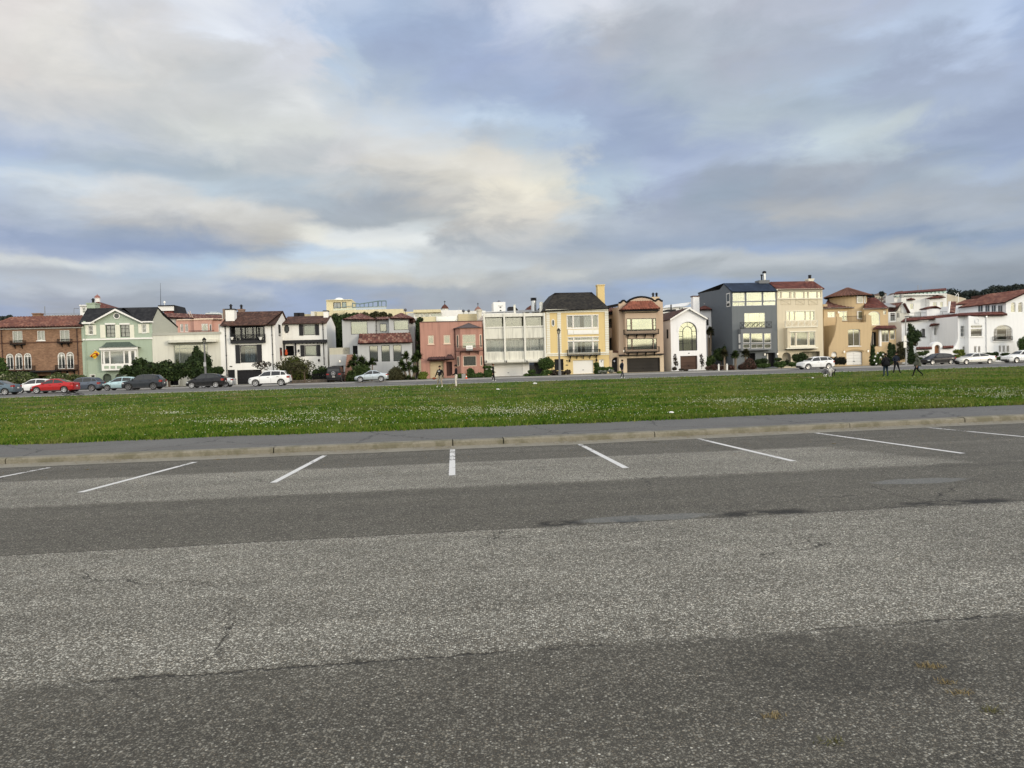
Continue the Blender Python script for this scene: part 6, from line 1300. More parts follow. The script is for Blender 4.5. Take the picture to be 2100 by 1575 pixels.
    # broken, blackened seam at the strip edge and fine cracks
    seamn, _ = g.noise(g.comb(g.math('MULTIPLY', s_, 0.55), g.math('MULTIPLY', d, 0.8), 3.0), 1.0, 4, 0.65)
    near = g.math('SUBTRACT', 1.0, g.ss(g.math('ABSOLUTE', g.math('SUBTRACT', dd, 7.32)), 0.03, 0.24)); win = None
    for hx, hy, hw in ((1150, 1076, 0.28), (1565, 1052, 0.60), (1990, 1038, 0.80), (1290, 1070, 0.15)):
        w_ = g.ss(g.math('ABSOLUTE', g.math('SUBTRACT', s_, float(on_z(hx, hy, -0.05)[0]))), hw, hw*0.6); win = w_ if win is None else g.math('MAXIMUM', win, w_)
    hole = g.math('MULTIPLY', g.math('MULTIPLY', near, win), g.ss(n2, 0.40, 0.50))
    cr, crc = g.noise(p, 2.3, 5, 0.7); px = g.vmath('ADD', p, g.vmath('SCALE', crc)); px.node.inputs[1].links[0].from_node.inputs['Scale'].default_value = 0.5
    ve = g.voro(px, 0.42, 'DISTANCE_TO_EDGE')['Distance']; crk = g.math('MULTIPLY', g.ss(ve, 0.005, 0.0015), g.ss(n1, 0.50, 0.60))
    seam1 = g.math('MULTIPLY', g.ss(g.math('ABSOLUTE', g.math('SUBTRACT', dd, 4.0)), 0.022, 0.005), g.ss(seamn, 0.42, 0.52, 0.0, 0.9))
    seam2 = g.math('MULTIPLY', g.ss(g.math('ABSOLUTE', g.math('SUBTRACT', dd, 7.22)), 0.03, 0.008), 0.6)
    crack = g.math('MAXIMUM', g.math('MAXIMUM', hole, crk), g.math('MAXIMUM', seam1, seam2), clamp=True)
    v = g.math('MULTIPLY', v, g.ss(crack, 0.0, 1.0, 1.0, 0.22, 'LINEAR'))
    # pale absorbent stains, darker drips in the lane, a soft dark area at near right
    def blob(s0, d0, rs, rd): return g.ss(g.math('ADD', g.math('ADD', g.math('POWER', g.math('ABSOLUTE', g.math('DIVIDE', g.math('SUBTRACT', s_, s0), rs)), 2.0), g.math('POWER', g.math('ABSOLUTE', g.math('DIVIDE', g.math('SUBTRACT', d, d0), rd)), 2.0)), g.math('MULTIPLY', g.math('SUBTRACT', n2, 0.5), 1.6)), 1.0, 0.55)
    stain = g.math('ADD', blob(2.2, 7.38, 0.85, 0.18), blob(6.35, 8.75, 0.75, 0.22), clamp=True)
    dark_spots = g.math('ADD', blob(8.1, 9.9, 0.9, 0.25), g.math('ADD', blob(2.1, 3.55, 0.75, 0.42), blob(0.75, 12.4, 0.5, 0.25)), clamp=True)
    v = g.math('MULTIPLY', v, g.ss(dark_spots, 0, 1, 1.0, 0.80, 'LINEAR'))
    col = g.mix(g.ss(v, 0.08, 0.35), (1.05, 0.98, 0.78, 1), (1.02, 0.995, 0.86, 1)); sc = g.vmath('SCALE', col); g.put(sc.node.inputs['Scale'], v)
    warm = g.math('MULTIPLY', g.ss(c2[2], 0.86, 0.95), 0.30); cc = g.mix(warm, sc, g.mix(1.0, sc, (1.30, 1.0, 0.70, 1), 'MULTIPLY'))
    cc = g.mix(g.math('MULTIPLY', stain, 0.40), cc, (0.20, 0.212, 0.21, 1))
    g.put(bs.inputs['Base Color'], cc); bs.inputs['Roughness'].default_value = 0.82; bs.inputs['Specular IOR Level'].default_value = 0.35
    hgt = g.math('SUBTRACT', g.math('ADD', g.math('MULTIPLY', g.ss(v1['Distance'], 0.6, 0.1), 0.7), g.math('MULTIPLY', g.ss(v2['Distance'], 0.6, 0.1), 0.4)), g.math('MULTIPLY', crack, 1.6))
    bump(g, bs, hgt, 0.75, 0.008); return m
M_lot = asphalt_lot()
dz = [(d, zlot(d)) for d in (-60, -20, 0, 1.5, 3, 5, 7, 9, 11, 13, 14.92)]
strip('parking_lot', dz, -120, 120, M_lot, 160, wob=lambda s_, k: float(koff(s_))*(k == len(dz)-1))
def concrete(name, c, moss=0.0):
    m, g, bs = new_mat(name); p = g.new('ShaderNodeNewGeometry').outputs['Position']
    n1, _ = g.noise(p, 1.1, 5, 0.65); n2, _ = g.noise(p, 14, 4, 0.65); vv = g.voro(p, 90.0); c3 = g.xyz(vv['Color'])
    v = g.math('ADD', 0.60, g.math('ADD', g.math('MULTIPLY', n1, 0.5), g.math('MULTIPLY', n2, 0.35))); v = g.math('ADD', v, g.math('MULTIPLY', g.ss(c3[0], 0.7, 1.0), 0.18))
    col = g.vmath('SCALE', c); g.put(col.node.inputs['Scale'], v)
    if moss:
        n4, _ = g.noise(p, 2.2, 5, 0.7); col = g.mix(g.math('MULTIPLY', g.ss(n4, 0.42, 0.62), moss), col, (0.075, 0.070, 0.035, 1))
    g.put(bs.inputs['Base Color'], col); bs.inputs['Roughness'].default_value = 0.85; bump(g, bs, n2, 0.5, 0.01); return m
M_gut = concrete('gutter_concrete', (0.21, 0.195, 0.155), 0.25); M_kerb = concrete('mossy_kerb_concrete', (0.185, 0.17, 0.13), 0.6); M_walk = concrete('sidewalk_concrete', (0.24, 0.235, 0.225), 0.1)
gt = strip('gutter', [(14.88, -0.096), (15.2, -0.105), (15.449, -0.085)], -120, 120, M_gut, 160, wob=lambda s_, k: float(koff(s_))+0.04*math.sin(s_*1.7)*(k == 0))
# kerbstones, butted with open joints measured on the photograph
kerb = bpy.data.objects.new('kerb', None); COL.objects.link(kerb); tag(kerb, kind='structure'); kerb.location = W(0, 15.45, 0); kerb.rotation_euler = (0, 0, TH)
jx = [on_z(x, y, 0.05)[0] for x, y in ((10, 938), (563, 915), (928, 900), (1031, 896), (1334, 882), (1744, 866))]
js = list(jx)
while js[-1] < 70: js.append(js[-1]+3.1)
js = list(js)
while js[0] > -60: js.insert(0, js[0]-3.6)
for a, b in zip(js[:-1], js[1:]):
    a += 0.012; b -= 0.012; n = 5; mb = MB(); prof = [(0.0, -0.25), (0.012, -0.005), (0.03, 0.022), (0.06, 0.033), (0.30, 0.033), (0.30, -0.25)]
    vs = []; j = rng.uniform(-0.006, 0.006, 2)
    for i in range(n+1):
        for (y, z) in prof: vs.append((a+(b-a)*i/n, y+float(koff(a+(b-a)*i/n))+rng.uniform(-0.003, 0.003)+j[0], z+(rng.uniform(-0.004, 0.004) if z > 0 else 0)+j[1]))
    k = len(prof); fs = [(i*k+q, (i+1)*k+q, (i+1)*k+(q+1) % k, i*k+(q+1) % k) for i in range(n) for q in range(k)]+[tuple(range(k)), tuple(range(n*k+k-1, n*k-1, -1))]
    mb.add(vs, fs).build('kerbstone', M_kerb, kerb)
def path_mat():
    m, g, bs = new_mat('path_asphalt'); p, s_, d = sd_coords(g); n1, _ = g.noise(p, 0.5, 4, 0.6); n2, _ = g.noise(p, 5, 4, 0.6); v1 = g.voro(p, 90.0); c1 = g.xyz(v1['Color'])
    v = g.math('ADD', 0.095, g.math('ADD', g.math('MULTIPLY', g.math('SUBTRACT', n1, 0.5), 0.06), g.math('ADD', g.math('MULTIPLY', g.math('SUBTRACT', n2, 0.5), 0.03), g.math('MULTIPLY', g.ss(c1[0], 0.5, 1.0), 0.05))))
    cr, crc = g.noise(p, 2.0, 4, 0.7); px = g.vmath('ADD', p, g.vmath('SCALE', crc)); px.node.inputs[1].links[0].from_node.inputs['Scale'].default_value = 0.6
    ve = g.voro(px, 0.3, 'DISTANCE_TO_EDGE')['Distance']; v = g.math('MULTIPLY', v, g.ss(ve, 0.002, 0.010, 0.4, 1.0))
    # rusty wet line near the kerb
    rl = g.math('MULTIPLY', g.ss(g.math('ABSOLUTE', g.math('SUBTRACT', d, g.math('ADD', 16.35, g.math('MULTIPLY', n1, 0.35)))), 0.14, 0.03), g.ss(n2, 0.35, 0.6))
    col = g.vmath('SCALE', (1.02, 1.0, 0.92)); g.put(col.node.inputs['Scale'], v); col = g.mix(g.math('MULTIPLY', rl, 0.35), col, (0.075, 0.05, 0.04, 1))
    g.put(bs.inputs['Base Color'], col); bs.inputs['Roughness'].default_value = 0.8; bump(g, bs, g.ss(v1['Distance'], 0.6, 0.1), 0.5, 0.006); return m
strip('path', [(15.751, 0.026), (17.2, 0.026), (18.98, 0.02)], -120, 120, path_mat(), 160, wob=lambda s_, k: float(koff(s_)))
def grass_base():
    m, g, bs = new_mat('lawn_soil'); p, s_, d = sd_coords(g)
    sp = g.comb(s_, g.math('MULTIPLY', d, 1.0), 0.0); n1, _ = g.noise(sp, 0.10, 5, 0.65); n2, _ = g.noise(sp, 0.55, 5, 0.65); n3, _ = g.noise(p, 6.0, 4, 0.7); n4, _ = g.noise(sp, 0.23, 4, 0.6)
    v = g.math('ADD', g.math('MULTIPLY', n1, 0.4), g.math('ADD', g.math('MULTIPLY', n2, 0.35), g.math('MULTIPLY', n3, 0.25)))
    col = g.ramp(v, [(0.38, (0.012, 0.032, 0.004)), (0.46, (0.028, 0.064, 0.008)), (0.54, (0.050, 0.085, 0.013)), (0.63, (0.10, 0.11, 0.032))])
    dry = g.math('MULTIPLY', g.ss(g.math('ADD', g.math('MULTIPLY', n4, 0.6), g.math('MULTIPLY', n2, 0.4)), 0.47, 0.60), g.ss(d, 26, 55, 0.25, 0.75)); col = g.mix(dry, col, (0.13, 0.115, 0.045, 1))
    g.put(bs.inputs['Base Color'], col); bs.inputs['Roughness'].default_value = 0.9; bs.inputs['Specular IOR Level'].default_value = 0.1; bump(g, bs, n3, 1.0, 0.05); return m
gdz = [(18.8, 0.02), (19.2, 0.035)]+[(d, 0.035-0.035*min(1, (d-19.2)/25)) for d in (24, 30, 40, 50, 60, 69.9)]+[(70.2, -0.02)]
strip('lawn', gdz, -170, 190, grass_base(), 120, wob=lambda s_, k: (0.10*math.sin(s_*0.9)+0.07*math.sin(s_*2.3+1))*(k == 0)+0.8*float(koff(s_))*(k < 2))
# tufts of grass: joined blades, dense near the path and thinning with distance
def zlawn(d): return np.interp(d, [18.8, 19.2, 44.2, 70], [0.02, 0.035, 0.0, 0.0])
def tufts(name, n, d0, d1, hgt, wid, mat, power=1.0, mask=None):
    u = rng.random(n); d = (d0**-power+(d1**-power-d0**-power)*u)**(-1/power); half = d*0.98+4; s_ = (rng.random(n)*2-1)*half+d*0.02
    if mask is not None:
        k = mask(s_, d); s_, d = s_[k], d[k]; n = len(s_)
    d = d+0.8*koff(s_)*np.clip((24-d)/4, 0, 1)
    P = s_[:, None]*ES+d[:, None]*ED; P[:, 2] = zlawn(d)-0.004
    sc = (d/19.0)**0.5; h_ = hgt*(0.5+rng.random(n))*sc; w_ = wid*(0.6+0.8*rng.random(n))*sc; a = rng.random(n)*6.283; ln = rng.normal(0, 0.5, (n, 2))*h_[:, None]
    V = np.empty((n, 3, 3)); off = np.stack([np.cos(a), np.sin(a), np.zeros(n)], 1)*w_[:, None]; V[:, 0] = P-off; V[:, 1] = P+off; V[:, 2] = P; V[:, 2, 2] += h_; V[:, 2, :2] += ln
    me = bpy.data.meshes.new(name); me.vertices.add(n*3); me.vertices.foreach_set('co', V.ravel()); me.loops.add(n*3); me.loops.foreach_set('vertex_index', np.arange(n*3, dtype=np.int32)); me.polygons.add(n); me.polygons.foreach_set('loop_start', np.arange(0, n*3, 3, dtype=np.int32)); me.update(calc_edges=True); me.materials.append(mat)
    o = link(name, me); tag(o, kind='stuff'); return o
def grass_blade():
    m, g, bs = new_mat('grass_blades'); p, s_, d = sd_coords(g); geo = g.new('ShaderNodeNewGeometry'); rnd = geo.outputs['Random Per Island']; sp = g.comb(s_, d, 0.0)
    n1, _ = g.noise(sp, 0.10, 5, 0.65); n2, _ = g.noise(sp, 0.55, 5, 0.65); n4, _ = g.noise(sp, 0.23, 4, 0.6)
    v = g.math('ADD', g.math('MULTIPLY', n1, 0.4), g.math('ADD', g.math('MULTIPLY', n2, 0.35), g.math('MULTIPLY', rnd, 0.25)))
    col = g.ramp(v, [(0.38, (0.020, 0.058, 0.004)), (0.46, (0.050, 0.120, 0.008)), (0.53, (0.098, 0.160, 0.016)), (0.61, (0.175, 0.19, 0.045))])
    dry = g.math('MULTIPLY', g.ss(g.math('ADD', g.math('MULTIPLY', n4, 0.6), g.math('MULTIPLY', n2, 0.4)), 0.47, 0.60), g.ss(d, 24, 50, 0.35, 0.9)); col = g.mix(dry, col, (0.165, 0.150, 0.058, 1))
    g.put(bs.inputs['Base Color'], col); bs.inputs['Roughness'].default_value = 0.7; bs.inputs['Specular IOR Level'].default_value = 0.06
    return m
M_gb = grass_blade()
gr = tufts('grass', 470000, 18.85, 70.0, 0.045, 0.013, M_gb, 1.35)
tufts('grass_fringe', 42000, 18.45, 19.5, 0.085, 0.012, M_gb, 1.0, mask=lambda s_, d: (d > 18.78+0.10*np.sin(s_*0.9)+0.07*np.sin(s_*2.3+1)-0.30*rng.random(len(s_))**3))
# clover in flower: patches seen on the green
spots = []
for px, py, rx, ry, n in ((350, 849, 28, 2, 160), (560, 865, 90, 6, 420), (470, 868, 60, 3, 200), (640, 850, 40, 5, 180), (700, 862, 30, 3, 90), (870, 842, 120, 5, 320), (1010, 846, 80, 7, 420), (1060, 846, 60, 5, 300), (1160, 838, 90, 8, 300), (1120, 828, 60, 3, 80), (1500, 825, 40, 3, 180), (1590, 823, 130, 5, 560), (1660, 826, 70, 4, 260), (1780, 815, 110, 5, 260), (1870, 801, 60, 4, 260), (2040, 804, 70, 6, 420), (2060, 815, 60, 4, 200), (250, 838, 130, 8, 140), (120, 850, 110, 12, 160), (830, 818, 120, 5, 160), (430, 810, 150, 6, 160), (640, 803, 160, 5, 220), (900, 798, 120, 4, 130), (1400, 800, 150, 10, 120), (1690, 762, 25, 0.6, 120), (760, 858, 260, 18, 260), (1300, 845, 300, 16, 260), (1750, 835, 260, 12, 220)):
    for _ in range(int(n*0.62)):
        x, y = rng.normal(px, rx*0.85), rng.normal(py, ry*0.8)
        if y < 755: continue
        s_, d = on_z(x, y, 0.02)
        if 19.0 < d < 69.5: spots.append((s_, d))
for _ in range(900):
    d = 19.3+50*rng.random()**1.6; s_ = (rng.random()*2-1)*(d*0.8); spots.append((s_, d))
vs = []; fs = []
for (s_, d) in spots:
    c = W(s_, d, float(zlawn(d))+0.05+rng.random()*0.03); r_ = 0.006+0.005*rng.random()+0.00022*d; o = len(vs)
    vs += [(c.x-r_, c.y, c.z), (c.x, c.y-r_, c.z), (c.x+r_, c.y, c.z), (c.x, c.y+r_, c.z), (c.x, c.y, c.z+r_*0.9), (c.x, c.y, c.z-r_*0.9)]
    fs += [(o, o+1, o+4), (o+1, o+2, o+4), (o+2, o+3, o+4), (o+3, o, o+4), (o+1, o, o+5), (o+2, o+1, o+5), (o+3, o+2, o+5), (o, o+3, o+5)]
me = bpy.data.meshes.new('clover_flowers'); me.from_pydata(vs, [], fs); me.materials.append(flat('clover_white', (0.50, 0.52, 0.40), 0.8)); tag(link('clover_flowers', me), kind='stuff')
# street with a crown, far kerb and pavement
M_road = path_mat(); M_road.name = 'street_asphalt'
strip('road', [(70.2, 0.03), (72, 0.10), (78.5, 0.20), (82, 0.15), (86.0, 0.06)], -260, 300, M_road)
strip('street_verge', [(69.85, -0.005), (70.25, 0.05), (70.3, 0.035)], -260, 300, M_walk)
fk = strip('far_kerb', [(86.0, 0.05), (86.02, 0.17), (86.3, 0.18)], -260, 300, M_walk); strip('pavement', [(86.3, 0.18), (89.5, 0.2)], -260, 300, M_walk)
strip('ground', [(89.5, 0.2), (96, 0.21), (130, 0.4), (400, 1.0), (6000, 1.0)], -6000, 6000, concrete('garden_ground', (0.16, 0.15, 0.12), 0.3))
strip('outer_ground', [(-6000, -0.4), (-60, -0.4), (69, -0.4), (86, -0.3)], -6000, 6000, concrete('outer_ground_soil', (0.14, 0.14, 0.12), 0.3))
def road_paint(wear):
    m, g, bs = new_mat('worn_white_paint_%d' % int(wear*100)); p, s_, d = sd_coords(g); n1, _ = g.noise(p, 26, 5, 0.7); n2, _ = g.noise(p, 2.2, 4, 0.6); v1 = g.voro(p, 62.0)
    f = g.math('ADD', g.math('MULTIPLY', n1, 0.6), g.math('ADD', g.math('MULTIPLY', n2, 0.4), g.math('MULTIPLY', g.ss(d, 12.4, 14.9), 0.09)))
    al = g.ss(f, wear-0.03, wear+0.03, 1.0, 0.0); bs.inputs['Roughness'].default_value = 0.7
    col = g.vmath('SCALE', (0.66, 0.655, 0.63)); g.put(col.node.inputs['Scale'], g.math('ADD', 0.72, g.math('MULTIPLY', n1, 0.45))); g.put(bs.inputs['Base Color'], col); g.put(bs.inputs['Alpha'], al); bump(g, bs, g.ss(v1['Distance'], 0.6, 0.1), 0.6, 0.006); return m
M_pl = road_paint(0.612); M_pd = road_paint(0.7)
STALLS = (((0.35, 15.05), (0.24, 11.18)), ((-2.25, 14.77), (-2.51, 11.26)), ((-4.71, 14.52), (-5.27, 11.15)), ((-7.45, 14.6), (-8.0, 11.6)), ((3.06, 15.05), (3.03, 11.13)), ((5.73, 15.0), (5.83, 11.05)), ((8.57, 15.3), (8.85, 11.06)), ((11.42, 15.6), (11.85, 11.1)), ((-10.3, 14.7), (-10.9, 11.3)), ((14.2, 15.6), (14.8, 11.1)))
for (a, b) in STALLS:
    n = 16; vs = []
    for i in range(n+1):
        s_ = a[0]+(b[0]-a[0])*i/n; d = a[1]+(b[1]-a[1])*i/n
        for q in (-0.052, 0.052): vs.append(W(s_+q, min(d, 14.88+float(koff(s_))), zlot(d)+0.004))
    MB().add(vs, [(2*i, 2*i+1, 2*i+3, 2*i+2) for i in range(n)]).build('stall_line', M_pl)['kind'] = 'structure'
for k in range(-14, 22):
    s0 = k*6.2+1.5; zz = lambda d: float(np.interp(d, [70.2, 72, 78.5, 82], [0.03, 0.10, 0.20, 0.15]))
    MB().quad(W(s0, 73.6, zz(73.6)+0.006), W(s0+2.9, 73.6, zz(73.6)+0.006), W(s0+2.9, 73.78, zz(73.78)+0.006), W(s0, 73.78, zz(73.78)+0.006)).build('lane_dash', M_pd)['kind'] = 'structure'
# driveways in the pavement
for hx, hw in ((1003, 560), (1005, 0)): pass
# forested hill behind at right and low hill
def hill():
    m = leafmat('hill_forest', (0.012, 0.02, 0.016), (0.035, 0.045, 0.03)); vs = []; fs = []; nx, ny = 90, 8; d0 = 520
    for j in range(ny+1):
        for i in range(nx+1):
            s_ = 170+(i/nx)*420; base = np.interp(s_, [170, 250, 290, 330, 375, 420, 470, 520, 590], [0, 44, 50, 52, 62, 66, 74, 70, 30]); z = base*math.sin(math.pi*0.5*min(1, j/ny*1.6))
            vs.append(W(s_, d0+j*22, z-1))
    for j in range(ny):
        for i in range(nx): a = j*(nx+1)+i; fs.append((a, a+1, a+nx+2, a+nx+1))
    me = bpy.data.meshes.new('hill'); me.from_pydata([tuple(v) for v in vs], [], fs); me.materials.append(m); tag(link('hill', me), kind='structure')

# dry straw and grit gathered along the gutter
L_deb = leafmat('dry_debris', (0.10, 0.075, 0.04), (0.22, 0.16, 0.075), (0.30, 0.24, 0.13), 0.9)
vs = []; n_ = 2600; cen = rng.uniform(-16, 20, 60)
for k in range(n_):
    s_ = rng.choice(cen)+rng.normal(0, 0.25) if k % 3 else rng.uniform(-16, 20); d = 15.42+float(koff(s_))-abs(rng.normal(0, 0.22)) if k % 4 else rng.uniform(11.5, 15.2); a = rng.random()*6.283; L_ = rng.uniform(0.012, 0.035); w_ = 0.004
    z = (zlot(d) if d < 14.88 else -0.094)+0.008; c = W(s_, d, z); e = np.array([math.cos(a)*L_, math.sin(a)*L_, 0.004]); t = np.array([-math.sin(a)*w_, math.cos(a)*w_, 0]); c = np.array(c); vs += [c-e-t, c-e+t, c+e+t, c+e-t]
me = bpy.data.meshes.new('dry_debris'); me.from_pydata([tuple(q) for q in vs], [], [(4*k, 4*k+1, 4*k+2, 4*k+3) for k in range(n_)]); me.materials.append(L_deb); tag(link('dry_debris', me), kind='stuff')
# ------------------------------------------------------------------ plants
def leaves(n, blobs, size, seed, up=0.3, shell=0.55, stretch=1.0, squash=None):
    """leaf-sized faces spread through the crown's lobes: blobs are (x, y, z, rx, ry, rz)"""
    r = np.random.default_rng(seed); b = np.array(blobs, float); vol = (b[:, 3]*b[:, 4]*b[:, 5])**0.75; k = r.choice(len(b), n, p=vol/vol.sum())
    u = r.normal(size=(n, 3)); u /= np.linalg.norm(u, axis=1)[:, None]; rad = (shell+(1-shell)*r.random(n))**0.6*(1+0.10*r.normal(size=n)); c = b[k, :3]+u*rad[:, None]*b[k, 3:]
    keep = c[:, 2] > -0.05; c = c[keep]; u = u[keep]; n = len(c)
    nr = u+r.normal(0, 0.8, (n, 3)); nr[:, 2] += up; nr /= np.linalg.norm(nr, axis=1)[:, None]; t = np.cross(nr, r.normal(size=(n, 3))); t /= np.linalg.norm(t, axis=1)[:, None]; q = np.cross(nr, t)
    s = size*(0.6+0.8*r.random(n))[:, None]; V = np.stack([c-t*s*stretch, c-q*s*0.5, c+t*s*stretch, c+q*s*0.5], 1)
    return V.reshape(-1, 3)
def leaf_mesh(name, V, mat):
    n = len(V)//4; me = bpy.data.meshes.new(name); me.vertices.add(n*4); me.vertices.foreach_set('co', V.astype(np.float32).ravel()); me.loops.add(n*4); me.loops.foreach_set('vertex_index', np.arange(n*4, dtype=np.int32)); me.polygons.add(n); me.polygons.foreach_set('loop_start', np.arange(0, n*4, 4, dtype=np.int32)); me.update(calc_edges=True); me.materials.append(mat); return me
L_dark = leafmat('dark_leaves', (0.007, 0.014, 0.006), (0.034, 0.055, 0.018), (0.075, 0.10, 0.032)); L_mid = leafmat('mid_green_leaves', (0.016, 0.034, 0.010), (0.055, 0.090, 0.024), (0.09, 0.13, 0.04)); L_lime = leafmat('yellow_green_leaves', (0.05, 0.075, 0.012), (0.13, 0.16, 0.03), (0.2, 0.22, 0.05))
L_olive = leafmat('olive_leaves', (0.022, 0.024, 0.012), (0.060, 0.058, 0.028), (0.10, 0.09, 0.05)); L_red = leafmat('red_flower_leaves', (0.03, 0.03, 0.02), (0.09, 0.05, 0.04), (0.22, 0.09, 0.08)); L_brown = leafmat('brown_leaves', (0.018, 0.015, 0.012), (0.055, 0.045, 0.035), (0.09, 0.06, 0.05))
L_hyd = leafmat('hydrangea_leaves', (0.02, 0.035, 0.012), (0.08, 0.10, 0.035), (0.40, 0.38, 0.28)); L_palm = leafmat('palm_leaves', (0.014, 0.026, 0.009), (0.05, 0.075, 0.022), (0.10, 0.12, 0.045)); L_fir = leafmat('conifer_leaves', (0.010, 0.020, 0.010), (0.034, 0.055, 0.020), (0.06, 0.08, 0.032))
M_bark = paint('bark', (0.10, 0.075, 0.055), 0.9, 0.3)
seedc = [100]
def at(px, py, d, z=None):
    s_, zz = on_d(px, py, d); return s_, (zz if z is None else z)
def plant(name, label, cat, px, base_y, d, blobs, n, size, mat, trunk=None, group=None, part='foliage', core=True, stretch=1.0, z0=0.2, up=0.3):
    """blobs in photo pixels: (px, py, rx, ry) on the plane at distance d"""
    s0, _ = on_d(px, base_y, d); o = root(name, label, cat, W(s0, d, z0), TH, group); seedc[0] += 1; bl = []; rr = random.Random(seedc[0])
    for (x, y, rx, ry) in blobs:
        a, z = on_d(x, y, d); k = d/FPX*1.02; bl.append((a-s0, rr.uniform(-0.3, 0.3)*rx*k*0.5, z-z0, rx*k, max(rx*k*0.75, 0.3), ry*k))
    V = leaves(n, bl, size, seedc[0], stretch=stretch, up=up); f = link(part, leaf_mesh(part, V, mat), o)
    if core:            # inner twig mass that keeps the crown from being see-through everywhere
        mb = MB()
        for (x, y, z, rx, ry, rz) in bl:
            zc = max(z, rz*0.55); mb.ball((x, y, zc), 1.0, 7, 5, (rx*0.62, ry*0.62, rz*0.62 if zc == z else min(rz*0.62, zc)))
        mb.build('twigs', flat('dark_twigs', (0.018, 0.022, 0.012), 0.9), o)['kind'] = 'stuff'
    if trunk:
        mb = MB()
        for (x0, y0, x1, y1, r0, r1) in trunk:
            a0, zz0 = on_d(x0, y0, d); a1, zz1 = on_d(x1, y1, d); m = ((a0+a1)/2-s0+rr.uniform(-0.06, 0.06), rr.uniform(-0.1, 0.1), (zz0+zz1)/2-z0); mb.tube((a0-s0, 0, zz0-z0), m, r0, (r0+r1)/2, 7); mb.tube(m, (a1-s0, rr.uniform(-0.3, 0.3), zz1-z0), (r0+r1)/2, r1, 7)
        mb.build('trunk', M_bark, o)
    return o
# left: shrubs by the brick house
plant('shrub', 'dark leafy shrub at the far left beside the brick house arches', 'shrub', 3, 785, 92, [(0, 757, 12, 22), (10, 775, 10, 14), (-8, 740, 8, 14)], 1500, 0.16, L_mid)
plant('hydrangea', 'broad pale flowering hydrangea bush in front of the brick house, left of the entrance', 'shrub', 35, 790, 91, [(15, 780, 20, 13), (40, 778, 22, 14), (60, 783, 14, 11), (2, 787, 12, 10)], 2600, 0.13, L_hyd)
plant('dark_shrub', 'dark shrub behind the left hydrangea against the brick wall', 'shrub', 45, 785, 94, [(45, 772, 24, 9), (25, 770, 12, 8), (68, 778, 9, 12)], 1300, 0.14, L_dark)
plant('hydrangea', 'pale flowering hydrangea bush right of the brick house entrance', 'shrub', 118, 788, 91, [(100, 781, 11, 10), (118, 776, 13, 12), (132, 775, 10, 9)], 1700, 0.13, L_hyd)
plant('hydrangea', 'round hydrangea bush at the corner of the brick and green houses', 'shrub', 163, 788, 91.5, [(152, 778, 9, 10), (166, 778, 11, 9), (176, 784, 7, 8), (156, 786, 9, 8)], 1500, 0.13, L_hyd)
# row of windswept trees
for (x, lab, bl, tr) in (
 (292, 'dark windswept street tree in front of the green house bay', [(268, 758, 18, 9), (285, 745, 14, 10), (292, 762, 22, 12), (255, 762, 10, 6), (306, 752, 14, 9), (280, 772, 18, 7)], [(292, 792, 290, 766, .14, .09), (290, 770, 272, 760, .08, .04), (290, 768, 304, 756, .08, .04)]),
 (345, 'dark windswept street tree at the corner of the cream modern house', [(328, 757, 16, 12), (350, 762, 22, 12), (340, 748, 14, 8), (362, 752, 12, 8), (352, 774, 18, 6)], [(348, 796, 346, 768, .14, .09), (346, 770, 330, 758, .07, .04), (346, 768, 362, 758, .07, .04)]),
 (408, 'dark windswept street tree in front of the cream house window, left of the lamp', [(384, 756, 16, 11), (405, 764, 24, 13), (398, 750, 14, 8), (425, 766, 18, 10), (372, 766, 12, 8)], [(405, 790, 404, 770, .14, .09), (404, 772, 388, 760, .07, .04)]),
 (443, 'dark windswept street tree nearest the white house downpipe', [(436, 764, 14, 9), (448, 760, 10, 7), (428, 772, 12, 7)], [(440, 788, 438, 770, .1, .06)])):
    plant('street_tree', lab, 'tree', x, 795, 90.5, bl, 2600, 0.17, L_dark, trunk=tr, group='windswept street trees', part='crown')
plant('tall_shrub', 'dark feathery conifer shrub rising before the cream house window', 'tree', 412, 780, 93, [(408, 738, 17, 14), (404, 726, 10, 10), (418, 742, 14, 18), (402, 716, 4, 8), (396, 740, 12, 9), (425, 750, 9, 14), (388, 745, 8, 5)], 3000, 0.15, L_fir, trunk=[(412, 785, 410, 745, .1, .05)], part='crown', stretch=1.6, up=0.9)
# garden of the white cottage
plant('bare_shrub', 'small sparse dark tree in front of the white house garage', 'tree', 537, 765, 89.5, [(525, 748, 8, 5), (537, 746, 9, 6), (548, 747, 9, 6), (534, 754, 6, 5), (545, 755, 6, 4)], 420, 0.11, L_brown, trunk=[(537, 770, 535, 750, .06, .03), (535, 757, 525, 748, .04, .02), (536, 757, 548, 748, .04, .02)], core=False, part='crown')
plant('domed_hedge', 'olive green domed hedge in front of the set-back white house', 'hedge', 603, 782, 93, [(602, 752, 24, 22), (590, 760, 18, 20), (620, 762, 18, 20), (604, 745, 16, 14), (603, 772, 34, 14)], 4200, 0.13, leafmat('hedge_leaves', (0.022, 0.032, 0.008), (0.07, 0.08, 0.018), (0.12, 0.12, 0.03)))
plant('low_tree', 'spreading olive brown tree on a straight trunk before the domed hedge', 'tree', 624, 788, 89.5, [(580, 748, 16, 9), (600, 752, 18, 10), (622, 746, 18, 9), (637, 750, 12, 8), (612, 760, 22, 8), (570, 752, 9, 6)], 900, 0.13, L_olive, trunk=[(624, 790, 624, 762, .11, .08), (624, 765, 600, 752, .06, .03), (624, 764, 638, 750, .06, .03), (600, 788, 596, 760, .09, .05)], part='crown', core=False)
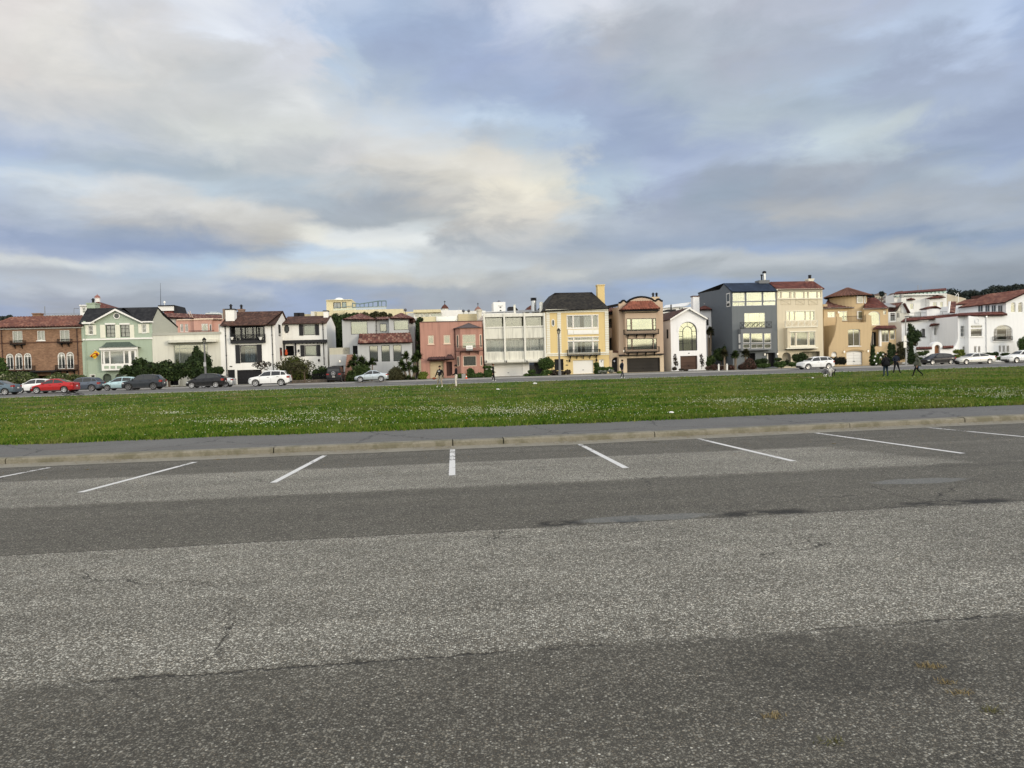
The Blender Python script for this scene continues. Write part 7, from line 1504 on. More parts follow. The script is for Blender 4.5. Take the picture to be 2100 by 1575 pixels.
plant('dark_shrub', 'dark low shrubs along the fence of the set-back white house', 'shrub', 655, 782, 92, [(648, 765, 8, 8), (660, 762, 9, 11), (668, 768, 6, 14), (650, 776, 14, 7)], 1500, 0.13, L_dark)
def frond_tree(name, label, px, base_y, d, heads, n=46, L=1.3, mat=L_palm, lean=0.0, grp='palms and yuccas in front of the grey house', w=0.085, trunk_r=0.13):
    """yucca / cabbage palm: rosettes of sword leaves on a stem; heads are photo points (x, y, radius)"""
    s0, _ = on_d(px, base_y, d); o = root(name, label, 'palm', W(s0, d, 0.2), TH, grp); seedc[0] += 1; r = np.random.default_rng(seedc[0]); V = []; mb = MB()
    for (x, y, rad) in heads:
        a, z = on_d(x, y, d); c = np.array([a-s0, r.uniform(-0.3, 0.3), z-0.2]); Lr = rad*d/FPX
        n_ = n*2; mb.tube((c[0]*0.25, c[1]*0.3, -0.1), c, trunk_r, trunk_r*0.6, 7)
        for i in range(n_):
            th = r.random()*6.283; ph = r.uniform(-0.7, 1.4); dv = np.array([math.cos(th)*math.cos(ph), math.sin(th)*math.cos(ph), math.sin(ph)]); sd = np.cross(dv, [0, 0, 1.0]); sd /= np.linalg.norm(sd)+1e-6; ll = Lr*r.uniform(0.7, 1.15); dr = np.array([0, 0, -0.22*ll*(1-abs(ph)/1.6)])
            m_ = c+dv*ll*0.55; e = c+dv*ll+dr; V += [c-sd*w*0.4, m_-sd*w, e, m_+sd*w]
    link('fronds', leaf_mesh('fronds', np.array(V), mat), o); mb.build('trunk', paint('palm_trunk', (0.20, 0.16, 0.12), 0.9, 0.25), o); return o
frond_tree('yucca', 'tall bushy palm left of the grey house lower wall beside the steps', 735, 778, 91.5, [(728, 740, 17), (742, 742, 15), (720, 748, 12), (752, 748, 10)], 60)
frond_tree('yucca', 'slim single stemmed palm in front of the first tall window of the grey house', 762, 775, 92.5, [(764, 743, 11)], 55, trunk_r=0.1)
plant('feathery_shrub', 'low feathery green shrub under the palms beside the brick steps', 'shrub', 738, 785, 90.5, [(730, 772, 18, 13), (748, 766, 14, 14), (722, 780, 12, 8), (742, 758, 16, 9)], 2400, 0.14, L_palm, stretch=2.2)
frond_tree('yucca', 'leaning palm with two heads at the right corner of the grey house', 846, 780, 92, [(832, 731, 13), (856, 731, 14), (850, 737, 12)], 60)
frond_tree('yucca', 'lower yucca with drooping crowns beside the pink house', 840, 782, 91, [(824, 748, 13), (840, 752, 14), (852, 758, 12), (828, 756, 10)], 50)
plant('round_bush', 'rounded grey green bush behind the silver sedan', 'shrub', 811, 783, 90.5, [(811, 770, 17, 13), (803, 774, 12, 9), (820, 775, 12, 9), (812, 760, 11, 7)], 2200, 0.11, L_olive, stretch=2.0)
frond_tree('agave', 'spiky dark agave at the foot of the pink house palms', 838, 781, 90, [(838, 777, 10), (848, 779, 8)], 40, w=0.09)
plant('dark_tree', 'large dark green tree behind, between the white cottage and grey house', 'tree', 697, 760, 112, [(688, 660, 13, 16), (700, 680, 12, 22), (694, 702, 14, 20), (712, 651, 14, 8), (690, 730, 20, 18), (728, 648, 12, 6)], 4200, 0.22, L_dark, trunk=[(697, 775, 697, 700, .3, .2)], part='crown')
plant('dark_tree', 'dark green tree top showing above the grey house roof', 'tree', 775, 700, 125, [(770, 648, 11, 9), (785, 646, 9, 6), (800, 648, 5, 5), (748, 646, 8, 5)], 1300, 0.22, L_olive, trunk=[(775, 760, 775, 660, .3, .2)], part='crown')
plant('dark_tree', 'dark tree filling the gap between the grey and pink houses', 'tree', 856, 770, 112, [(856, 668, 8, 12), (858, 690, 8, 16), (855, 720, 9, 20), (862, 655, 6, 5)], 1800, 0.2, L_dark, trunk=[(856, 775, 856, 700, .25, .15)], part='crown')
plant('clipped_bush', 'lime green clipped bush at the left corner of the pink house', 'shrub', 867, 779, 90.5, [(868, 768, 9, 6), (866, 774, 9, 6)], 1500, 0.09, L_lime)
plant('hedge', 'low clipped green hedge in front of the pink house bay', 'hedge', 965, 776, 91, [(945, 771, 8, 5), (958, 771, 9, 5), (972, 771, 9, 5), (984, 770, 9, 6), (1000, 768, 9, 8), (1008, 765, 6, 6)], 3600, 0.09, L_mid)
plant('clipped_bush', 'rounded taller bush rising from the hedge under the pink bay window', 'shrub', 964, 770, 93, [(964, 760, 7, 5), (966, 764, 8, 4)], 800, 0.09, L_mid)
plant('clipped_bush', 'dark flat topped bush left of the white garage door', 'shrub', 1001, 772, 93, [(997, 753, 7, 3), (1003, 753, 7, 3), (1003, 761, 9, 4)], 1200, 0.09, L_mid)
plant('standard_bush', 'large rounded clipped bush between the concrete and yellow houses', 'shrub', 1120, 765, 93, [(1112, 744, 9, 10), (1122, 742, 11, 10), (1130, 747, 8, 9), (1119, 752, 12, 6)], 2600, 0.10, L_mid)
plant('low_shrubs', 'low mixed shrubs along the pavement before the dark gate of the concrete house', 'shrub', 1105, 772, 90.5, [(1082, 770, 9, 4), (1098, 771, 10, 4), (1115, 770, 9, 5), (1122, 763, 10, 5), (1090, 762, 8, 4)], 2600, 0.10, L_mid)
plant('low_shrubs', 'brownish low shrub at the foot of the street lamp by the yellow house', 'shrub', 1145, 768, 91, [(1135, 764, 9, 6), (1150, 765, 9, 5), (1164, 763, 7, 5)], 1500, 0.10, L_brown)
plant('clipped_bush', 'square clipped bush right of the pale yellow garage door', 'shrub', 1224, 766, 92, [(1223, 748, 6, 5), (1225, 755, 6, 5), (1223, 763, 6, 4)], 1300, 0.09, L_mid)
plant('hedge', 'box hedge with white flowers right of the pale yellow garage', 'hedge', 1238, 766, 91.5, [(1226, 757, 7, 5), (1238, 757, 9, 5), (1250, 757, 8, 5), (1228, 764, 6, 4)], 2000, 0.09, L_mid)
plant('flower_bush', 'low bush with white blossoms before the yellow house hedge', 'shrub', 1246, 766, 90.5, [(1241, 763, 5, 3), (1253, 761, 6, 3.5), (1232, 763, 6, 3)], 900, 0.10, leafmat('white_blossom_leaves', (0.04, 0.05, 0.03), (0.25, 0.26, 0.22), (0.7, 0.7, 0.65)))
plant('clipped_bush', 'tiny yellow green bush at the arched portal of the tan house', 'shrub', 1271, 767, 90.5, [(1271, 764, 6, 3)], 400, 0.08, L_lime)
for x, lab in ((1385, 'slim sparse young tree left of the brown garage of the narrow white house'), (1439, 'slim sparse young tree right of the brown garage of the narrow white house')):
    plant('sapling', lab, 'tree', x, 757, 93, [(x, 740, 4.5, 8), (x-1, 731, 3, 6), (x+2, 746, 4, 6)], 260, 0.10, L_brown, trunk=[(x, 757, x, 726, .035, .012), (x, 750, x-3, 738, .015, .008), (x, 750, x+4, 740, .015, .008)], core=False, part='crown', group='young trees flanking the brown garage')
plant('low_shrubs', 'small dark shrubs on the ground before the narrow white house', 'shrub', 1385, 758, 91, [(1383, 756, 5, 3.5), (1398, 758, 6, 2), (1407, 759, 5, 1.6)], 700, 0.09, L_brown)
frond_tree('cabbage_palm', 'tall cabbage palm against the dark grey side wall', 1455, 752, 99, [(1457, 677, 10), (1453, 681, 8), (1460, 684, 8)], 70, L=1.2, mat=L_olive, grp='palms by the dark grey house', trunk_r=0.16)
for x, y, lab in ((1486, 724, 'small palm with thick trunk, leftmost of the three before the dark grey house'), (1508, 727, 'green palm, middle of the three before the dark grey house'), (1527, 724, 'bushy dark palm, rightmost of the three before the dark grey house')):
    frond_tree('garden_palm', lab, x, 758, 91, [(x, y+2, 12), (x+1, y-2, 9)], 60, mat=L_olive if x != 1508 else L_palm, grp='palms by the dark grey house', trunk_r=0.14)
plant('dark_shrub', 'dark spreading shrub against the dark grey side wall behind the palms', 'shrub', 1484, 750, 98, [(1478, 722, 14, 8), (1490, 718, 10, 10), (1478, 732, 12, 8), (1470, 728, 8, 5)], 1700, 0.14, L_dark, trunk=[(1480, 752, 1480, 728, .1, .06)])
plant('green_shrub', 'light green shrub beside the white turret wing', 'shrub', 1458, 752, 95, [(1458, 738, 8, 8), (1455, 745, 7, 6)], 900, 0.12, L_palm, stretch=2.0)
plant('low_shrubs', 'reddish low shrubs between the brown garage and the palms', 'shrub', 1466, 757, 91.5, [(1452, 755, 6, 4), (1464, 753, 9, 6), (1478, 754, 8, 5), (1498, 754, 9, 6), (1520, 753, 8, 6)], 2200, 0.10, L_red)
plant('red_bush', 'rounded reddish flowering bush before the dark grey house', 'shrub', 1535, 757, 90.5, [(1535, 748, 14, 9), (1528, 752, 10, 6), (1544, 752, 9, 6), (1536, 740, 9, 5)], 2400, 0.09, L_red)
plant('clipped_bush', 'dark clipped bush under the dark grey house bay', 'shrub', 1563, 752, 92, [(1556, 742, 9, 6), (1566, 740, 9, 6), (1562, 748, 12, 6)], 1900, 0.09, L_dark)
plant('hedge', 'low bright clipped hedge left of the dark grey front door', 'hedge', 1566, 755, 90.5, [(1558, 750, 8, 4.5), (1568, 750, 9, 5), (1576, 749, 5, 4.5)], 1500, 0.08, L_mid)
plant('clipped_bush', 'rounded clipped hedge between the dark grey and cream house doors', 'shrub', 1600, 753, 90.5, [(1594, 747, 8, 6), (1604, 746, 9, 6), (1600, 750, 11, 4)], 1800, 0.08, L_mid)
plant('dark_shrub', 'dark shrub behind the clipped hedge by the cream house arch', 'shrub', 1598, 742, 93.5, [(1596, 737, 8, 4), (1614, 743, 4, 6)], 600, 0.09, L_dark)
plant('standard_bush', 'large rounded dark bush in front of the cream house garage', 'shrub', 1641, 748, 92, [(1632, 733, 9, 8), (1644, 731, 11, 8), (1651, 735, 8, 8), (1638, 738, 12, 5)], 2200, 0.10, L_dark, trunk=[(1640, 755, 1641, 740, .06, .05)])
plant('clipped_bush', 'low clipped bush behind the front of the white crossover', 'shrub', 1628, 752, 90, [(1624, 747, 7, 5), (1632, 747, 7, 5)], 1000, 0.08, L_mid)
plant('hedge', 'tall dark clipped hedge between the white crossover and the tan garage', 'hedge', 1718, 748, 92, [(1704, 740, 7, 8), (1714, 740, 8, 8), (1724, 740, 8, 8), (1731, 740, 5, 8)], 2600, 0.09, leafmat('black_hedge_leaves', (0.008, 0.010, 0.008), (0.022, 0.024, 0.018), (0.05, 0.05, 0.035)))
def cone_tree(label, px, top, bot, half, d, n=1600, mat=L_fir):
    bl = [(px, bot-(bot-top)*t, half*(1-t*0.72)*(0.85 if t < .1 else 1), (bot-top)*0.13) for t in (0.06, 0.22, 0.4, 0.58, 0.75, 0.9)]
    return plant('cypress', label, 'tree', px, bot, d, bl, n, 0.10, mat, trunk=[(px, bot+3, px, bot-6, .08, .06)], group='clipped cypresses by the tan tower house', part='crown')
cone_tree('dark cone shaped cypress left of the tan porch steps', 1790, 708, 748, 9, 90.5); cone_tree('dark cone shaped cypress in front of the tan porch', 1825, 703, 746, 9, 91); cone_tree('small dark cone shaped cypress right of the tan porch', 1832, 706, 728, 6, 94, 900); cone_tree('tall dark cypress right of the street lamp pole', 1868, 700, 744, 10, 91, 2000)
plant('rose_bush', 'rose bush with white blooms behind the person in the black coat', 'shrub', 1800, 748, 89.8, [(1796, 734, 9, 8), (1808, 728, 9, 8), (1800, 742, 12, 7)], 1400, 0.10, L_mid)
mb = MB(); 
for x, y in ((1800, 724), (1795, 731), (1806, 733), (1793, 739), (1797, 746), (1811, 727)): s_, z = on_d(x, y, 89); mb.ball(W(s_, 89, z), 0.12, 6, 4)
rb = [o for o in COL.objects if o.name.startswith('rose_bush')][0]; bo = mb.build('bloom', flat('white_bloom', (0.7, 0.7, 0.66), 0.8), rb); bo.matrix_parent_inverse = rb.matrix_basis.inverted()
plant('dark_hedge', 'brown and dark green hedge behind the street lamp pole at right', 'hedge', 1850, 740, 95, [(1848, 706, 10, 6), (1852, 716, 12, 10), (1846, 728, 12, 10), (1866, 704, 8, 6), (1876, 705, 6, 5)], 2000, 0.12, L_olive)
plant('bushy_tree', 'bushy dark green tree left of the narrow dark window of the white corner house', 'tree', 1872, 700, 95, [(1868, 676, 8, 9), (1880, 686, 10, 10), (1867, 690, 9, 10), (1876, 697, 12, 5), (1866, 668, 4, 5)], 2200, 0.12, L_fir, trunk=[(1872, 735, 1872, 695, .12, .08)], part='crown')
plant('bushy_tree', 'upright green shrub against the white corner house, right of the portal', 'tree', 1945, 712, 97.5, [(1944, 690, 7, 9), (1950, 700, 8, 8), (1943, 684, 5, 4), (1956, 704, 5, 5)], 1300, 0.11, L_mid, part='crown')
plant('low_shrubs', 'green garden shrubs in front of the white garden wall, left of the portal', 'shrub', 1890, 742, 91, [(1875, 733, 8, 8), (1890, 725, 11, 4), (1884, 738, 9, 6), (1900, 722, 5, 3)], 1400, 0.10, L_palm, stretch=1.8)
plant('yellow_bush', 'yellow flowering bush right of the portal behind the black hatchback', 'shrub', 1965, 735, 91, [(1962, 721, 8, 5), (1972, 726, 8, 5), (1960, 731, 10, 4), (1972, 720, 6, 4)], 1400, 0.09, L_lime)
plant('low_shrubs', 'dark low shrubs at the foot of the white corner house front', 'shrub', 2025, 735, 91.5, [(2015, 727, 10, 3), (2028, 727, 10, 4), (2042, 726, 7, 5), (2062, 727, 10, 3.5)], 1800, 0.10, L_dark)
plant('hedge', 'low clipped hedge behind the silver sedan at right', 'hedge', 2050, 738, 90, [(2036, 735, 9, 4), (2050, 735, 9, 4), (2062, 735, 6, 4)], 1300, 0.08, L_mid)
plant('clipped_tree', 'tall clipped dark green hedge at the right edge of the photo', 'hedge', 2096, 735, 92, [(2094, 704, 9, 12), (2104, 700, 10, 14), (2096, 716, 8, 10), (2108, 716, 12, 14)], 2600, 0.10, L_mid)
# far trees on the skyline
for i, (x, y, rx, ry) in enumerate(((1952, 598, 10, 7), (1966, 604, 10, 10), (1980, 602, 9, 7), (1995, 600, 10, 8), (2006, 604, 9, 8), (2022, 597, 10, 5), (2036, 591, 10, 6), (2050, 590, 9, 6), (2066, 590, 9, 5), (2082, 587, 9, 5), (2096, 587, 8, 5), (1788, 606, 4, 3), (1808, 600, 4, 2), (8, 652, 8, 3), (20, 650, 5, 3))):
    d = 430 if x > 100 else 160
    plant('skyline_tree', ('dark tree on the far skyline above the red roof at right', 'dark tree top far behind the brick house roof')[x < 100], 'tree', x, y+12, d, [(x, y, rx, ry), (x+rx*.5, y+ry*.4, rx*.7, ry*.7), (x-rx*.5, y+ry*.5, rx*.7, ry*.8), (x, y+ry*2, rx*1.1, ry*1.6)], 420, 0.75 if d > 200 else 0.3, leafmat('hazy_far_leaves', (0.016, 0.022, 0.022), (0.042, 0.054, 0.048)), trunk=[(x, y+26, x, y+6, .4, .25)], group='dark trees on the skyline', part='crown', z0=0)  # distance haze is mixed into the bluish leaf colours
def hill_under():
    vs = []; fs = []; nx, ny = 60, 6
    for j in range(ny+1):
        for i in range(nx+1):
            px = 1740+i*9; s_, z = on_d(px, np.interp(px, [1740, 1780, 1800, 1850, 1940, 1990, 2060, 2280], [650, 625, 604, 602, 596, 604, 596, 592]), 560); t = min(1, j/ny*1.5); vs.append(tuple(W(s_, 470+j*25, z*math.sin(t*1.57)-0.5)))
    for j in range(ny):
        for i in range(nx): a = j*(nx+1)+i; fs.append((a, a+1, a+nx+2, a+nx+1))
    me = bpy.data.meshes.new('hill'); me.from_pydata(vs, [], fs); me.materials.append(paint('forest_floor', (0.022, 0.028, 0.022), 0.95, 0.5)); tag(link('hill', me), kind='structure')
hill_under()
# dry weeds in the lot
weeds = ((1895, 1372, 'straw weed tuft in the crack at lower right, farthest of its line'), (1940, 1408, 'straw weed tuft in the crack at lower right, brightest of its line'), (1968, 1430, 'straw weed tuft in the crack at lower right, below the brightest one'), (1588, 1478, 'lone straw weed tuft in the dark asphalt near the bottom'), (1915, 1375, 'second straw weed tuft from the far end of the crack line'), (445, 935, 'small dry weed tuft at the gutter left of the second kerb joint'), (1345, 900, 'green weed at the foot of the kerb below the fourth joint'), (1710, 903, 'straw weed patch at the top of a stall line at right'), (2030, 1468, 'green weed tuft near the bottom right corner'), (1712, 1532, 'green weed tuft at the bottom edge, right of centre'), (180, 955, 'dry weed speck beside the gutter at left'))
L_straw = leafmat('straw', (0.12, 0.095, 0.045), (0.22, 0.17, 0.085), (0.30, 0.25, 0.14), 0.8); L_weed = leafmat('weed_green', (0.06, 0.06, 0.025), (0.11, 0.105, 0.045), (0.2, 0.17, 0.09), 0.8)
for (x, y, lab) in weeds:
    s_, d = on_z(x, y, -0.02); z = zlot(d) if d < 14.9 else -0.1; o = root('weed_tuft', lab, 'weed', W(s_, d, z), 0, 'weeds growing in the parking lot'); V = []; seedc[0] += 1; r = np.random.default_rng(seedc[0])
    for k in range(46):
        a = r.random()*6.283; q = np.array([r.normal(0, 0.030), r.normal(0, 0.014), 0.0]); e = q+np.array([math.cos(a), math.sin(a), 0])*r.uniform(0.008, 0.03)+np.array([0, 0, r.uniform(0.003, 0.02)]); t = np.array([-math.sin(a), math.cos(a), 0])*0.0022; V += [q-t, q+t, e+t*0.4, e-t*0.4]
    link('blades', leaf_mesh('blades', np.array(V), L_weed if 'green' in lab else L_straw), o)
# ------------------------------------------------------------------ vehicles
def carpaint(name, c, metal=0.3):
    if name in MATS: return MATS[name]
    m, g, bs = new_mat(name); f1, _ = g.noise(objco(g), 5.0, 4, 0.6); x, y, z = g.xyz(objco(g))
    dust = g.math('MULTIPLY', g.ss(z, 0.75, 0.25), g.ss(f1, 0.3, 0.7, 0.02, 0.14)); col = g.mix(dust, (*c, 1), (0.16, 0.145, 0.12, 1))
    g.put(bs.inputs['Base Color'], col); bs.inputs['Metallic'].default_value = metal; bs.inputs['Roughness'].default_value = 0.32; bs.inputs['Coat Weight'].default_value = 0.28; bs.inputs['Specular IOR Level'].default_value = 0.15; bs.inputs['Coat Roughness'].default_value = 0.05
    MATS[name] = m; return m
M_tyre = flat('tyre_rubber', (0.018, 0.018, 0.018), 0.85); M_rim = flat('alloy_rim', (0.50, 0.50, 0.51), 0.3, 0.7); M_rimd = flat('dark_alloy_rim', (0.16, 0.16, 0.165), 0.35, 0.6)
M_cg = flat('car_glass', (0.012, 0.015, 0.016), 0.06); M_plast = flat('black_plastic', (0.02, 0.02, 0.021), 0.55); M_tail = flat('tail_light', (0.24, 0.012, 0.010), 0.25); M_head = flat('head_light', (0.62, 0.64, 0.65), 0.1, 0.2); M_plate = flat('licence_plate', (0.62, 0.62, 0.60), 0.5)
PROF = {
 'sedan': dict(top=[(0, .50), (.015, .64), (.06, .73), (.25, .91), (.29, .98), (.42, 1.35), (.48, 1.42), (.55, 1.44), (.66, 1.39), (.84, 1.09), (.88, 1.04), (.97, 1.02), (.99, .90), (1, .62)], belt=[(0, .49), (.015, .62), (.06, .71), (.25, .90), (.5, .94), (.8, .99), (.97, .985), (.99, .88), (1, .6)], H=1.44, ws=(.29, .43), rw=(.68, .855), bp=.555, wx=(.185, .80)),
 'suv': dict(top=[(0, .58), (.015, .80), (.06, .94), (.23, 1.07), (.27, 1.13), (.39, 1.57), (.5, 1.66), (.72, 1.65), (.86, 1.58), (.95, 1.16), (.985, 1.08), (.995, .8), (1, .6)], belt=[(0, .56), (.015, .78), (.06, .91), (.23, 1.03), (.5, 1.07), (.86, 1.14), (.95, 1.12), (.985, 1.04), (.995, .78), (1, .58)], H=1.66, ws=(.265, .385), rw=(.865, .955), bp=.56, wx=(.19, .80)),
 'hatch': dict(top=[(0, .50), (.015, .66), (.06, .76), (.20, .95), (.24, 1.03), (.40, 1.44), (.52, 1.50), (.70, 1.47), (.84, 1.38), (.94, 1.06), (.98, .98), (.995, .8), (1, .6)], belt=[(0, .48), (.015, .64), (.06, .73), (.20, .91), (.5, .97), (.84, 1.04), (.94, 1.02), (.98, .95), (.995, .78), (1, .58)], H=1.50, ws=(.235, .39), rw=(.85, .945), bp=.55, wx=(.175, .80)),
 'jeep': dict(top=[(0, .60), (.01, 1.0), (.05, 1.08), (.27, 1.12), (.29, 1.16), (.35, 1.86), (.40, 1.93), (.9, 1.93), (.975, 1.90), (.99, 1.1), (1, .6)], belt=[(0, .58), (.01, .98), (.05, 1.06), (.27, 1.10), (.5, 1.12), (.9, 1.12), (.975, 1.12), (.99, 1.08), (1, .58)], H=1.93, ws=(.292, .345), rw=(.976, .988), bp=.6, wx=(.17, .80)),
}
def make_car(name, label, kind, L, H, col, W_=1.80, rim=None, cat='car', group='cars parked along the street', cladding=False):
    P = PROF[kind]; k = H/P['H']; ip = lambda arr, x: float(np.interp(x, [a for a, _ in arr], [b for _, b in arr]))*k
    wid = lambda x: W_/2*float(np.interp(x, [0, .02, .07, .16, .84, .95, .985, 1], [.66, .80, .93, 1, 1, .95, .88, .76] if kind != 'jeep' else [.9, .95, .97, 1, 1, .98, .97, .95]))
    zb = lambda x: float(np.interp(x, [0, .06, .16, .84, .94, 1], [.30, .22, .20, .20, .24, .34]))*(1.5 if kind == 'jeep' else 1)
    wt = lambda x: wid(x)*(.93-(.26 if kind != 'jeep' else .10)*min(1.0, max(0, ip(P['top'], x)-ip(P['belt'], x)-.03)/.5))
    xs = sorted({*[round(x, 4) for x, _ in P['top']], *[round(x, 4) for x, _ in P['belt']], *np.round(np.linspace(0.02, 0.98, 25), 4)}); rings = []
    for x in xs:
        t, b, w, z0 = ip(P['top'], x), ip(P['belt'], x), wid(x), zb(x); b = max(b, z0+.12); t = max(t, b+.015); q = wt(x)
        hlf = [(0, z0), (.86*w, z0), (.975*w, z0+.09), (w, z0+(b-z0)*.55), (.975*w, b-.05), (.935*w, b), (q, t-.035 if t-b > .1 else t-.008), (q*.9, t), (q*.5, t+.018), (0, t+.022)]
        rings.append([((x-.5)*L, y, z) for y, z in hlf]+[((x-.5)*L, -y, z) for y, z in hlf[-2:0:-1]])
    n = len(rings[0]); mb = MB(); vs = [p for r in rings for p in r]; fs = [(i*n+j, (i+1)*n+j, (i+1)*n+(j+1) % n, i*n+(j+1) % n) for i in range(len(rings)-1) for j in range(n)]+[tuple(range(n)), tuple(range(len(rings)*n-1, (len(rings)-1)*n-1, -1))]
    me = mb.add(vs, fs).mesh('body', col); R_ = {'jeep': .38, 'suv': .36}.get(kind, .33); wxs = [(P['wx'][0]-.5)*L, (P['wx'][1]-.5)*L]
    # cut the wheel arches
    cut = MB()
    for x in wxs:
        for sy in (-1, 1):
            yo, yi = sy*(W_/2+.1), sy*(W_/2-.26); m_ = 18; ring = [(x+(R_+.055)*math.cos(2*math.pi*i/m_), R_+(R_+.055)*math.sin(2*math.pi*i/m_)) for i in range(m_)]; cut.prism(ring, min(yo, yi), max(yo, yi))
    body = bpy.data.objects.new('tmp_body', me); cutter = bpy.data.objects.new('tmp_cut', cut.mesh('cutter', M_plast)); COL.objects.link(body); COL.objects.link(cutter)
    md = body.modifiers.new('b', 'BOOLEAN'); md.operation = 'DIFFERENCE'; md.solver = 'EXACT'; md.object = cutter
    dg = bpy.context.evaluated_depsgraph_get(); dg.update(); nm = bpy.data.meshes.new_from_object(body.evaluated_get(dg)); bpy.data.objects.remove(body); bpy.data.objects.remove(cutter)
    nm.materials.clear(); nm.materials.append(col); nm.name = 'body'; nm.polygons.foreach_set('material_index', [0]*len(nm.polygons)); nm.polygons.foreach_set('use_smooth', [True]*len(nm.polygons))
    try: nm.set_sharp_from_angle(angle=R(32))
    except Exception: pass
    root_ = root(name, label, cat, (0, 0, 0), 0, group); link('body', nm, root_)
    # glass
    def side(x0, x1, sy):
        m_ = 8; mb = MB(); vs = []; ok = []
        for i in range(m_+1):
            x = x0+(x1-x0)*i/m_; t, b = ip(P['top'], x), ip(P['belt'], x); lo, hi = b+.035, t-.075
            if hi < lo+.005: hi = lo+.005
            def y_at(z): f = (z-b)/max(1e-3, (t-.035)-b); return .935*wid(x)+(wt(x)-.935*wid(x))*f
            vs += [((x-.5)*L, sy*(y_at(lo)+.008), lo), ((x-.5)*L, sy*(y_at(hi)+.008), hi)]
        return mb.add(vs, [(2*i, 2*i+2, 2*i+3, 2*i+1) for i in range(m_)])
    a0 = P['ws'][0]+(.035 if kind != 'jeep' else .04); a1 = P['rw'][1]-.035 if kind != 'jeep' else .95
    for sy in (-1, 1):
        side(a0, P['bp']-.008, sy).build('side_window', M_cg, root_, fix=False)
        e = min(a1, .78 if kind != 'jeep' else .76); side(P['bp']+.008, e, sy).build('side_window', M_cg, root_, fix=False)
        if kind in ('suv', 'jeep', 'hatch') and a1-.79 > .03: side(e+.015, a1-.01, sy).build('quarter_window', M_cg, root_, fix=False)
    def screen(x0, x1, nm_):
        m_ = 6; vs = []; ys = (-.93, -.5, 0, .5, .93)
        for i in range(m_+1):
            x = x0+(x1-x0)*i/m_; t = ip(P['top'], x); q = wt(x)
            for f in ys: vs.append(((x-.5)*L+(0.006 if x > .5 else -0.006), f*q, t+(.020-.022*max(0, abs(f)-.5)/.4 if abs(f) > .5 else .022)+.008))
        MB().add(vs, [(i*5+j, (i+1)*5+j, (i+1)*5+j+1, i*5+j+1) for i in range(m_) for j in range(4)]).build(nm_, M_cg, root_, fix=False)
    screen(P['ws'][0]+.012, P['ws'][1]-.012, 'windshield'); screen(P['rw'][0]+.01, P['rw'][1]-.008, 'rear_window')
    # wheels
    for x in wxs:
        for sy in (-1, 1):
            yo = sy*(W_/2-.012); yi = sy*(W_/2-.215); tp = [(R_*.66, yi), (R_*.94, yi), (R_, yi+sy*.03), (R_, yo-sy*.03), (R_*.95, yo), (R_*.70, yo), (R_*.66, yo-sy*.02)]
            w = root('wheel', None, None, (x, 0, R_), 0); w.parent = root_; MB().lathe(tp, (0, 0, 0), 24, 'y').build('tyre', M_tyre, w, smooth=True)
            mb = MB(); rm = rim or M_rim; mb.lathe([(.055, yo-sy*.02), (.05, yo-sy*.012)], (0, 0, 0), 10, 'y')
            for q in range(7):
                a = 2*math.pi*q/7; c_, s_ = math.cos(a), math.sin(a); mb.add([(.04*c_-.025*s_, yo-sy*.018, .04*s_+.025*c_), (.04*c_+.025*s_, yo-sy*.018, .04*s_-.025*c_), (R_*.69*c_+.038*s_, yo-sy*.012, R_*.69*s_-.038*c_), (R_*.69*c_-.038*s_, yo-sy*.012, R_*.69*s_+.038*c_), (.04*c_-.025*s_, yo-sy*.05, .04*s_+.025*c_), (.04*c_+.025*s_, yo-sy*.05, .04*s_-.025*c_), (R_*.69*c_+.038*s_, yo-sy*.05, R_*.69*s_-.038*c_), (R_*.69*c_-.038*s_, yo-sy*.05, R_*.69*s_+.038*c_)], [(0, 1, 2, 3), (7, 6, 5, 4), (0, 4, 5, 1), (1, 5, 6, 2), (2, 6, 7, 3), (3, 7, 4, 0)])
            for q in range(24):
                a, b = 2*math.pi*q/24, 2*math.pi*(q+1)/24; r0, r1 = R_*.64, R_*.72; mb.quad((r0*math.cos(a), yo-sy*.004, r0*math.sin(a)), (r1*math.cos(a), yo+sy*.002, r1*math.sin(a)), (r1*math.cos(b), yo+sy*.002, r1*math.sin(b)), (r0*math.cos(b), yo-sy*.004, r0*math.sin(b)))
            mb.build('rim', rm, w, fix=False); MB().lathe([(R_*.66, yo-sy*.09), (R_*.66, yo-sy*.10)], (0, 0, 0), 20, 'y').build('brake_disc', M_plast, w)
    # lights, bumpers, mirrors, handles, plate
    zt = ip(P['belt'], .05); fx = -.5*L
    for sy in (-1, 1):
        y = sy*wid(.05); mb = MB(); mb.prism_z([(fx+.06, sy*wid(.012)*.70), (fx+.03+.03*L*.6, sy*(wid(.03)+.006)), (fx+.085*L, sy*(wid(.085)+.012)), (fx+.075*L, sy*(wid(.075)-.1)), (fx+.10, sy*wid(.02)*.6)], zt-.17, zt-.04); mb.build('headlight', M_head, root_)
        zr = ip(P['belt'], .96)-.02; tall = .24 if kind in ('suv', 'hatch') else .18
        MB().prism_z([(.5*L-.06*L, sy*(wid(.94)+.01)), (.5*L-.012*L, sy*(wid(.988)+.02)), (.5*L+.006, sy*(wid(.995)*.80)), (.5*L-.02, sy*wid(.99)*.62), (.5*L-.06*L, sy*(wid(.94)-.05))], zr-tall, zr-.02).build('tail_light', M_tail, root_)
        xm = (P['ws'][0]+.03-.5)*L; zm = ip(P['belt'], P['ws'][0]+.03)+.06; MB().ball((xm, sy*(W_/2+.07), zm+.03), .1, 8, 5, (.7, 1.0, .75)).tube((xm, sy*(wid(.3)*.93), zm-.03), (xm, sy*(W_/2+.05), zm+.01), .02).build('mirror', col, root_, smooth=True)
